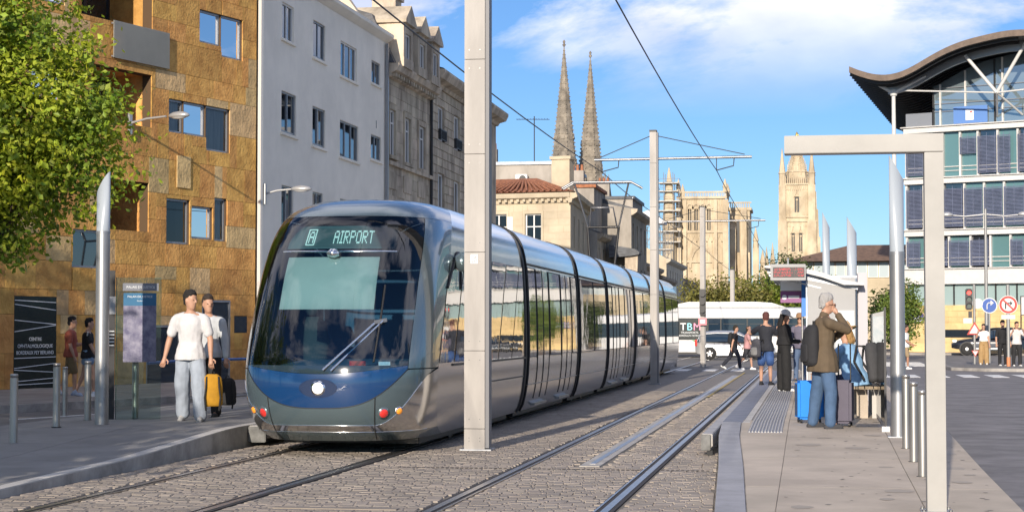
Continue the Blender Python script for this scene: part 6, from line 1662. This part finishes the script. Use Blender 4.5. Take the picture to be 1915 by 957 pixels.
    if hair:
        HR = MB(); hm = cloth(hair)
        loft(HR, [(V(0, y, z), V(w_, 0, 0), V(0, d, 0)) for z, w_, d, y in [(-.065, .050, .035, -.055), (-.03, .070, .056, -.044), (.015, .080, .070, -.033), (.05, .083, .088, -.017), (.08, .082, .098, -.006), (.108, .072, .09, -.002), (.132, .05, .066, -.002), (.146, .018, .02, -.004)]], 16)
        if hairlen:
            loft(HR, [(V(0, -.06, .03), V(.075, 0, 0), V(0, .05, 0)), (V(0, -.075, -.08), V(.085, 0, 0), V(0, .045, 0)), (V(0, -.07, -.12-hairlen*.6), V(.085, 0, 0), V(0, .04, 0)), (V(0, -.06, -.12-hairlen), V(.05, 0, 0), V(0, .03, 0))])
        H2 = MB(); H2.add([hc+HM @ (Vector(p)*S) for p in HR.v], HR.f, True)
        remesh(H2, 'hair', hm, t, min(vox, .009), .011, None, 3.4)
    if hat:
        kind, hcCol = hat; HT = MB(); PF = MB()
        if kind == 'cap':
            loft(PF, [(V(0, -.004, z), V(w_, 0, 0), V(0, d, 0)) for z, w_, d in [(.022, .099, .116), (.08, .099, .116), (.128, .078, .092), (.158, .03, .036)]], 16)
            loft(PF, [(V(0, .10, .050), V(.07, 0, 0), V(0, .03, 0)), (V(0, .145, .038), V(.066, 0, 0), V(0, .055, 0)), (V(0, .15, .030), V(.064, 0, 0), V(0, .05, 0))])
        else:
            loft(PF, [(V(0, -.004, z), V(w_, 0, 0), V(0, d, 0)) for z, w_, d in [(.028, .18, .20), (.036, .178, .198), (.046, .108, .122), (.10, .104, .118), (.145, .088, .10), (.16, .04, .05)]], 20)
        HT.add([hc+HM @ (Vector(p)*S) for p in PF.v], PF.f, True); HT.build('hat', cloth(hcCol), t)
    EYm = MB()
    for sx_ in (-1, 1): ball(EYm, hc+HM @ (V(sx_*.030, .088, 0.0)*S), .010*S, .008*S, .006*S, 8)
    if shades: 
        for sx_ in (-1, 1): ball(EYm, hc+HM @ (V(sx_*.033, .092, 0.0)*S), .028*S, .012*S, .02*S, 10)
    EYm.build('glasses' if shades else 'eyes', EYE, t)
    t['hand0'] = 0
    del t['hand0']
    return t, hands, T
def wpos(t, p): return Matrix.Translation(t.location) @ Matrix.Rotation(t.rotation_euler[2], 4, 'Z') @ Vector(p)
def backpack(label, loc, rz, col, s=1.0, col2=None, pitch=0.0, hang=False, group=None):
    t = thing('backpack', label, 'backpack', loc, rz, group)
    A = MB(); loft(A, [(V(0, -.06, -.24)*s, V(.13, 0, 0)*s, V(0, .07, 0)*s), (V(0, -.07, -.20)*s, V(.16, 0, 0)*s, V(0, .095, 0)*s), (V(0, -.07, .05)*s, V(.16, 0, 0)*s, V(0, .10, 0)*s), (V(0, -.06, .2)*s, V(.14, 0, 0)*s, V(0, .085, 0)*s), (V(0, -.05, .26)*s, V(.08, 0, 0)*s, V(0, .05, 0)*s)], 20)
    b_ = remesh(A, 'bag_body', cloth(col), t, .014, .006)
    P = MB(); loft(P, [(V(0, -.155, -.19)*s, V(.10, 0, 0)*s, V(0, .03, 0)*s), (V(0, -.150, -.15)*s, V(.12, 0, 0)*s, V(0, .035, 0)*s), (V(0, -.150, .0)*s, V(.115, 0, 0)*s, V(0, .03, 0)*s), (V(0, -.15, .03)*s, V(.09, 0, 0)*s, V(0, .02, 0)*s)], 16)
    remesh(P, 'front_pocket', cloth(col2 or col), t, .012, .004)
    for sx_ in (-1, 1): MB().tube([V(sx_*.09, -.0, .22)*s, V(sx_*.10, .10, .24)*s if not hang else V(sx_*.10, .03, .05)*s, V(sx_*.11, .16, .05)*s if not hang else V(sx_*.12, .04, -.1)*s, V(sx_*.13, .04, -.2)*s if not hang else V(sx_*.10, .05, -.30)*s], .016*s, 6).build('strap', cloth((.015, .015, .016)), t)
    MB().tube([V(-.03, -.03, .25)*s, V(-.02, -.03, .30)*s, V(.02, -.03, .30)*s, V(.03, -.03, .25)*s], .010*s, 6).build('grab_handle', cloth((.015, .015, .016)), t)
    t.rotation_euler = (pitch, 0, rz)
    return t
# man in white with his yellow bag (walks towards the camera, looks to his left)
mw, hn, T_ = person('young man in white T-shirt and pale jeans walking with a yellow bag', (-8.52, 24.3, .28), radians(180+6), 1.80, arms=[((.36, -.10, -1), (.22, .16, -1)), ((-.30, .10, -1), (-.08, .20, -1))],
   legs=[((.09, -.20, -1), (.05, -.30, -1)), ((-.12, .20, -1), (-.06, .02, -1))], top=(.56, .555, .565), sleeve=.56, bottom=(.30, .34, .40), wide=1.45, hair=(.012, .010, .009), shoe=(.45, .44, .42), head=(radians(62), radians(-3)), vox=.012, hem=.03)
ht = wpos(mw, hn[1])
backpack('yellow and black backpack hanging from the young man\'s hand', (ht.x+.03, ht.y-.02, ht.z-.36), radians(200), (.40, .20, .010), .90, (.015, .015, .016), hang=True)
mw2, hn2, _ = person('man in pale long-sleeved top half hidden behind the man in white', (-8.70, 25.6, .28), radians(176), 1.76, arms=[((.2, 0, -1), (.1, .1, -1)), ((-.25, .05, -1), (-.12, .2, -1))], top=(.45, .47, .49), sleeve=1, bottom=(.02, .02, .022), wide=1.2, hair=(.03, .02, .015), shoe=(.05, .05, .05), head=(radians(40), 0))
h2 = wpos(mw2, hn2[1]); backpack('black rucksack hanging behind the yellow bag', (h2.x+.02, h2.y, h2.z-.40), radians(190), (.018, .018, .02), .8, hang=True)
# couple strolling past the ochre wall
person('woman in black top and denim shorts with white strap bag passing the ochre wall', (-15.35, 37.2, .12), radians(-70), 1.66, arms=[((.2, .35, -1), (.1, .5, -.9)), ((-.2, -.2, -1), (-.1, .0, -1))], legs=[((.03, .30, -1), (.0, .05, -1)), ((-.03, -.22, -1), (0, -.45, -1))], top=(.012, .012, .014), sleeve=.45, bottom=(.22, .32, .45), cut_='minis', hair=(.012, .010, .010), shoe=(.45, .5, .6), fem=True, vox=.016, group='couple by the ochre wall')
person('man in red and pale shirt with striped shorts walking arm in arm', (-15.95, 37.7, .12), radians(-75), 1.70, arms=[((.2, .1, -1), (.1, .4, -1)), ((-.25, .3, -.8), (-.1, .8, .2))], legs=[((.03, .25, -1), (.0, .0, -1)), ((-.03, -.2, -1), (0, -.4, -1))], top=(.32, .08, .05), sleeve=.5, bottom=(.20, .14, .07), cut_='shorts', hair=(.015, .012, .012), shoe=(.3, .35, .45), vox=.016, group='couple by the ochre wall')
sb1 = thing('shoulder_bag', 'small white bag on a strap across the woman\'s back', 'bag', (-15.18, 37.12, .98), radians(-70))
A = MB(); loft(A, [(V(-.2, -.02, -.11), V(.09, 0, 0), V(0, .03, 0)), (V(-.2, -.02, 0), V(.11, 0, 0), V(0, .045, 0)), (V(-.2, -.02, .10), V(.09, 0, 0), V(0, .03, 0))]); A.build('pouch', cloth((.7, .7, .68)), sb1); MB().tube([V(-.2, -.06, .08), V(-.05, -.17, .3), V(.16, -.12, .52)], .015, 6).build('strap', cloth((.7, .7, .68)), sb1)
person('woman in blue top seen between tram front and ochre wall', (-12.9, 43.0, .12), radians(-160), 1.60, top=(.02, .12, .42), sleeve=.5, bottom=(.03, .03, .05), hair=(.012, .01, .01), hairlen=.06, fem=True, vox=.018)
# man in the brown jacket, hand to his face
mbj, _, _ = person('grey haired man in brown jacket and jeans holding a hand to his face', (.17, 24.5, lerp(RZ, 24.5)), radians(-72), 1.76, torso=(0, .03, 1), arms=[((-.10, .95, -.34), (-.42, -.40, .82)), ((-.1, .62, -.78), (.75, .35, .45))],
   legs=[((.10, .13, -1), (.06, -.05, -1)), ((-.12, -.10, -1), (-.05, -.14, -1))], top=(.105, .075, .045), sleeve=1, bottom=(.06, .11, .20), wide=1.15, hair=(.33, .32, .31), shoe=(.045, .045, .05), head=(0, radians(-6)), vox=.012, hem=.12, collar=True, shades=False, belly=1.08)
gl = thing('spectacles', 'dark rimmed spectacles on the grey haired man', 'spectacles', mbj.location, radians(-72))
A = MB()
for sx_ in (-1, 1):
    A.tube([V(sx_*.033+.024*cos(a), .155, 1.625+.017*sin(a)) for a in rng_(0, 2*pi, 13)], .0035, 5); A.tube([V(sx_*.058, .152, 1.63), V(sx_*.078, .03, 1.625)], .0035, 5)
A.build('frame', M_iron, gl)
# seated woman in denim, bent forward
sw, _, _ = person('seated woman in denim shirt and straw hat bending forward on bench', (.63, 27.0, .27), radians(56), 1.74, torso=(0, .24, .97), pelvis=.57, arms=[((.16, .75, -.66), (-.15, .75, -.5)), ((-.16, .75, -.66), (.15, .75, -.5))], legs=[((.10, 1, -.05), (.02, .05, -1)), ((-.10, 1, -.05), (-.02, .05, -1))], top=(.20, .36, .56), sleeve=1, bottom=(.012, .018, .05), hair=(.33, .19, .07), hairlen=.08, hat=('straw', (.48, .31, .15)), shoe=(.1, .1, .1), fem=True, head=(0, radians(-20)), belly=1.35, vox=.012, hem=.05)
backpack('large dark grey rucksack on the seated woman\'s back', (.85, 26.82, 1.06), radians(62), (.05, .05, .054), 1.14, pitch=radians(-8))
# woman in black with white cap
wk, hk, _ = person('woman in black clothes and white cap looking at her phone', (-.54, 38.4, .275), radians(-62), 1.66, arms=[((.12, .15, -1), (-.15, 1, -.05)), ((-.12, .15, -1), (.2, 1, -.05))], top=(.012, .012, .014), sleeve=1, bottom=(.012, .012, .013), wide=1.55, hair=(.012, .010, .010), hairlen=.16, hat=('cap', (.72, .73, .76)), shoe=(.75, .75, .74), fem=True, head=(0, radians(-18)), vox=.014, skin=SKIN_T, tuck=True)
ph_ = thing('phone', 'phone in the hands of the woman with white cap', 'phone', wpos(wk, (hk[0]+hk[1])/2+V(0, .05, .03)), radians(-62)); bx('case', (-.035, 0, -.07), (.035, .01, .07), M_iron, ph_); bx('screen', (-.03, -.002, -.062), (.03, -.0005, .062), M_glass, ph_)
# youth in blue shorts
person('red haired youth in black T-shirt and blue shorts reaching out an arm', (-1.02, 42.6, .275), radians(-20), 1.66, arms=[((.2, .55, -.6), (-.35, .8, .55)), ((-.75, .25, -.45), (-.35, .75, .45))], top=(.018, .02, .028), sleeve=.5, bottom=(.04, .09, .24), cut_='shorts', wide=1.12, hair=(.09, .03, .025), shoe=(.02, .02, .022), head=(radians(20), radians(-10)), vox=.015, hem=.04)
backpack('patterned dark backpack on the youth in blue shorts', (-1.20, 42.45, 1.12), radians(-40), (.06, .06, .07), .85, (.2, .2, .2))
person('woman in dark jacket and jeans standing behind the youth', (-.62, 44.5, .275), radians(-100), 1.62, top=(.03, .035, .05), sleeve=1, bottom=(.30, .31, .34), hair=(.05, .03, .02), hairlen=.15, fem=True, vox=.017)
# woman with sunglasses and hat, black rucksack
person('woman in sunglasses and brown hat on the right platform', (-.24, 46.0, .27), radians(172), 1.66, top=(.12, .11, .15), sleeve=1, bottom=(.08, .12, .20), hair=(.05, .035, .02), hairlen=.18, hat=('straw', (.28, .16, .08)), fem=True, shades=True, vox=.014, shoe=(.05, .05, .06))
backpack('black rucksack on the back of the man in brown jacket', (.08, 24.47, 1.33), radians(-72), (.022, .022, .025), 1.10)
# two people on the crossing
person('walker in dark top with black trousers striding over the crossing', (-2.95, 71.6, 0.0), radians(-82), 1.74, torso=(0, .10, 1), arms=[((.2, -.4, -1), (.1, -.2, -1)), ((-.2, .4, -1), (-.1, .7, -.8))], legs=[((.03, .50, -1), (0, .10, -1)), ((-.03, -.35, -1), (0, -.75, -.8))], top=(.012, .012, .015), sleeve=.4, bottom=(.018, .02, .03), hair=(.02, .015, .01), shoe=(.72, .72, .70), vox=.02, group='walkers on the tram crossing', pelvis=.90)
person('walker in pink shirt and shorts striding over the crossing', (-2.45, 71.9, 0.0), radians(-82), 1.70, torso=(0, .08, 1), arms=[((.2, .3, -1), (.1, .6, -.9)), ((-.2, -.3, -1), (-.1, -.1, -1))], legs=[((.03, -.30, -1), (0, -.70, -.8)), ((-.03, .42, -1), (0, .10, -1))], top=(.45, .24, .24), sleeve=.4, bottom=(.03, .03, .035), cut_='shorts', hair=(.03, .02, .015), shoe=(.7, .7, .7), vox=.02, group='walkers on the tram crossing', pelvis=.90)
backpack('black backpack on the walker in dark top', (-3.02, 71.58, 1.20), radians(-82), (.015, .015, .017), .9)
# people by the island
person('woman in white crop top and wide tan trousers shading her eyes', (7.15, 78.2, .11), radians(172), 1.66, arms=[((.5, .4, -.8), (-.35, .5, 1.0)), ((-.15, .05, -1), (-.1, .2, -1))], top=(.78, .77, .74), sleeve=.3, bottom=(.36, .23, .10), wide=1.6, hair=(.015, .012, .01), hairlen=.12, fem=True, vox=.02, tuck=True, shoe=(.7, .68, .62))
person('man all in black standing behind the no left turn post', (7.55, 74.6, .11), radians(200), 1.80, top=(.012, .012, .014), sleeve=.6, bottom=(.014, .014, .016), hair=(.015, .012, .01), vox=.02, shoe=(.72, .72, .7))
person('man in pale T-shirt and black trousers with hands to his face', (8.05, 74.2, .11), radians(190), 1.74, arms=[((.4, .4, -.7), (-.45, .4, 1)), ((-.4, .4, -.7), (.45, .4, 1))], top=(.60, .56, .54), sleeve=.5, bottom=(.02, .02, .022), hair=(.02, .015, .012), vox=.02, shoe=(.7, .7, .68))
person('person in white shirt and tan shorts walking past the light column', (3.72, 73.5, 0), radians(-95), 1.72, arms=[((.2, .2, -1), (.1, .8, -.4)), ((-.2, .1, -1), (-.1, .7, -.5))], legs=[((.03, .2, -1), (0, 0, -1)), ((-.03, -.2, -1), (0, -.35, -1))], top=(.74, .73, .70), sleeve=.5, bottom=(.30, .22, .13), cut_='shorts', hair=(.02, .015, .012), shoe=(.6, .6, .6), vox=.02, skin=SKIN_T)
# ================================================================ luggage
def suitcase(label, x, y, z, rz, col, w_=.26, d=.22, h=.60, handle=.45, soft=False):
    t = thing('suitcase', label, 'suitcase', (x, y, z), rz)
    MB().box((-w_/2, -d/2, .045), (w_/2, d/2, h)).build('shell', mat('luggage_%s' % len(MATS), col, .5, var=.05, bump=.1), t, bevel=.035)
    A = MB()
    for sx_ in (-1, 1):
        for sy_ in (-1, 1): A.disc((sx_*w_*.36-.012, sy_*d*.36, .028), .027, 12, 'x', .024)
    A.build('castors', M_iron, t)
    if handle:
        A = MB(); A.tube([V(-.08, d*.3, h-.01), V(-.08, d*.3, h+handle), V(.08, d*.3, h+handle), V(.08, d*.3, h-.01)], .011, 6); A.build('pull_handle', M_iron, t)
    A = MB()
    for k in range(4): A.box((-w_/2-.004, -d*.3+k*d*.18, .1), (-w_/2+.01, -d*.3+k*d*.18+.015, h-.05))
    A.build('ribs', M_iron, t)
    return t
z24 = lerp(RZ, 24.8)
suitcase('bright blue suitcase standing behind the man in brown jacket', -.02, 25.5, lerp(RZ, 25.5), radians(12), (.01, .22, .70), .36, .26, .58, 0)
suitcase('dark purple grey suitcase with raised handle beside the jeans', .44, 24.85, z24, radians(-8), (.06, .05, .085), .24, .34, .62, .48)
# ================================================================ trees
def leafmat(name, c1, c2, tr=.35):
    m = mat(name, c1, .55, col2=c2, scale=.9, var=.1, island=.35, trans=tr, detail=3); return m
L_near = leafmat('leaf_yellow_green', (.44, .49, .035), (.17, .26, .022))
L_far = leafmat('leaf_green', (.24, .30, .04), (.09, .15, .025))
L_oliv = leafmat('leaf_olive', (.32, .29, .08), (.17, .17, .04))
L_dark = leafmat('leaf_dark', (.08, .12, .022), (.035, .06, .014))
M_bark = mat('bark', (.12, .09, .065), .95, var=.3, scale=6, bump=.8, bscale=18, stretch=(1, 1, .3))
def tree(name, label, loc, lobes, trunk_h, leaf, n, m, group=None, seed=1, tr_r=.14, cat='tree'):
    t = thing(name, label, cat, loc, 0, group); R_ = random.Random(seed)
    A = MB(); top = Vector(lobes[0][0]); A.tube([V(0, 0, -.1), V(.03, .02, trunk_h*.5), V(-.02, 0, trunk_h), (V(0, 0, trunk_h)+top)/2, top], [tr_r*1.25, tr_r, tr_r*.85, tr_r*.6, tr_r*.25], 8)
    for c, r in lobes[1:]:
        c = Vector(c); b = V(0, 0, trunk_h*.9); A.tube([b, (b+c)/2+V(0, 0, -.1), c], [tr_r*.6, tr_r*.38, tr_r*.12], 6)
    A.build('trunk', M_bark, t)
    vs = []; fs = []; tot = sum(r[0]*r[1]*r[2] if isinstance(r, tuple) else r**3 for _, r in lobes)
    for c, r in lobes:
        rr = r if isinstance(r, tuple) else (r, r, r*.85); k = int(n*(rr[0]*rr[1]*rr[2])/tot)
        # twigs: leaf clumps near the lobe's surface
        nc = max(6, k//26)
        for _ in range(nc):
            d = V(R_.gauss(0, 1), R_.gauss(0, 1), R_.gauss(0, 1)).normalized(); f = R_.random()**.45
            f *= 1+.22*noise.noise(d*2.1+Vector(c))
            cc = Vector(c)+V(d.x*rr[0], d.y*rr[1], d.z*rr[2])*f; cr = leaf*R_.uniform(1.6, 3.2)
            for _ in range(26):
                p = cc+V(R_.gauss(0, cr*.55), R_.gauss(0, cr*.55), R_.gauss(0, cr*.42)); s = leaf*R_.uniform(.6, 1.15)
                nrm = (d*.5+V(R_.gauss(0, .6), R_.gauss(0, .6), R_.gauss(.5, .5))).normalized(); a = nrm.cross(V(R_.gauss(0, 1), R_.gauss(0, 1), R_.gauss(0, 1))).normalized(); b = nrm.cross(a)
                i = len(vs); vs += [p-a*s*.5, p+b*s*.30-nrm*s*.06, p+a*s*.5, p-b*s*.30-nrm*s*.06]; fs.append((i, i+1, i+2, i+3))
    A = MB(); A.v = [tuple(v) for v in vs]; A.f = fs; A.sm = [False]*len(fs)
    A.build('crown', m, t, fixn=False)
    return t
tree('street_tree', 'yellow green street tree in front of the ochre stone block', (-15.9, 31.6, 0), [((1.2, 0, 5.6), (2.0, 1.9, 1.7)), ((2.2, .2, 4.5), (1.35, 1.3, 1.15)), ((.8, .2, 4.0), (1.5, 1.5, 1.2)), ((1.0, -.3, 7.4), (1.5, 1.6, 1.6)), ((2.75, .2, 5.6), (1.0, 1.1, .85)), ((1.1, 0, 3.2), (.8, .8, .5)), ((-.6, .2, 6.4), (1.8, 1.8, 2.0)), ((2.3, .1, 6.7), (.55, .7, .75))], 2.6, .15, 38000, L_near, seed=4)
# the same row of trees goes on behind the camera, out of the picture; their shade falls on the left platform
for i, (x, y, top_, r_) in enumerate(((-10.3, 9.6, 4.9, 1.9), (-13.5, 13.5, 8.2, 2.6), (-12.2, 3.5, 7.5, 2.5), (-18.6, 21.0, 10.6, 3.4), (-16.2, 16.0, 10.8, 3.2), (-21.0, 23.0, 10.4, 3.2), (-23.5, 26.0, 10.0, 3.2))):
    tree('street_tree', ['small street tree closest to the tram rails', 'tall street tree in the lane behind the small street tree', 'tall street tree at the start of the tree row', 'very tall street tree facing the ochre block doors', 'tallest street tree between two other tall street trees', 'broad street tree facing the black sign panel', 'last street tree of the row on the ochre block pavement'][i], (x, y, 0), [((0, 0, top_*.62), (r_, r_, top_*.36)), ((r_*.4, 0, top_*.5), (r_*.7, r_*.8, top_*.25)), ((-r_*.4, .2, top_*.5), (r_*.7, r_*.8, top_*.25))], top_*.3, .30, 4600, L_near, 'street trees that shade the left platform', seed=20+i)
tree('street_tree', 'small tree standing by the asphalt road', (3.1, 3.6, 0), [((0, 0, 4.6), (1.1, 1.3, 1.2)), ((.5, 0, 3.8), (.8, .9, .8))], 2.4, .2, 1300, L_near, 'street trees that shade the left platform', seed=31)
far_t = [(-7.2, 126, 2.2, 5.4, L_oliv, 'brownish olive tree behind the bus roof, next to the houses'), (-4.6, 127, 2.3, 5.6, L_oliv, 'olive tree behind the bus roof and grey pole'), (-2.2, 128, 2.4, 5.9, L_far, 'green tree behind the bus roof beside the departure board'), (.4, 130, 2.2, 5.8, L_far, 'green tree hidden partly by the shelter roof'), (4.7, 96, 1.0, 4.3, L_far, 'bright green slim tree between shelter panel and light column'), (5.4, 124, 1.3, 4.2, L_dark, 'dark shrub at the corner of the golden stone wall')]
for i, (x, y, r_, h_, m_, l_) in enumerate(far_t):
    rr = random.Random(i)
    lob = [((0, 0, h_*.55), (r_, r_, h_*.42))]+[((rr.uniform(-1, 1)*r_*.7, rr.uniform(-1, 1)*r_*.6, h_*rr.uniform(.4, .75)), (r_*.6, r_*.6, h_*.24)) for _ in range(4)]
    tree('far_tree', l_, (x, y, 0), lob, h_*.22, .26 if y > 100 else .16, 6500, m_, 'trees beyond the crossing', seed=50+i, tr_r=.12)
tree('far_tree', 'dark leafy tree top rising above the shelter roof before the gothic tower', (-1.6, 145, 0), [((0, 0, 5.6), (1.7, 1.6, 2.0)), ((.8, 0, 4.6), (1.3, 1.2, 1.4)), ((-.8, 0, 4.8), (1.3, 1.2, 1.3))], 2.6, .26, 5000, L_dark, 'trees beyond the crossing', seed=77)
bpy.data.scenes.remove(_work)
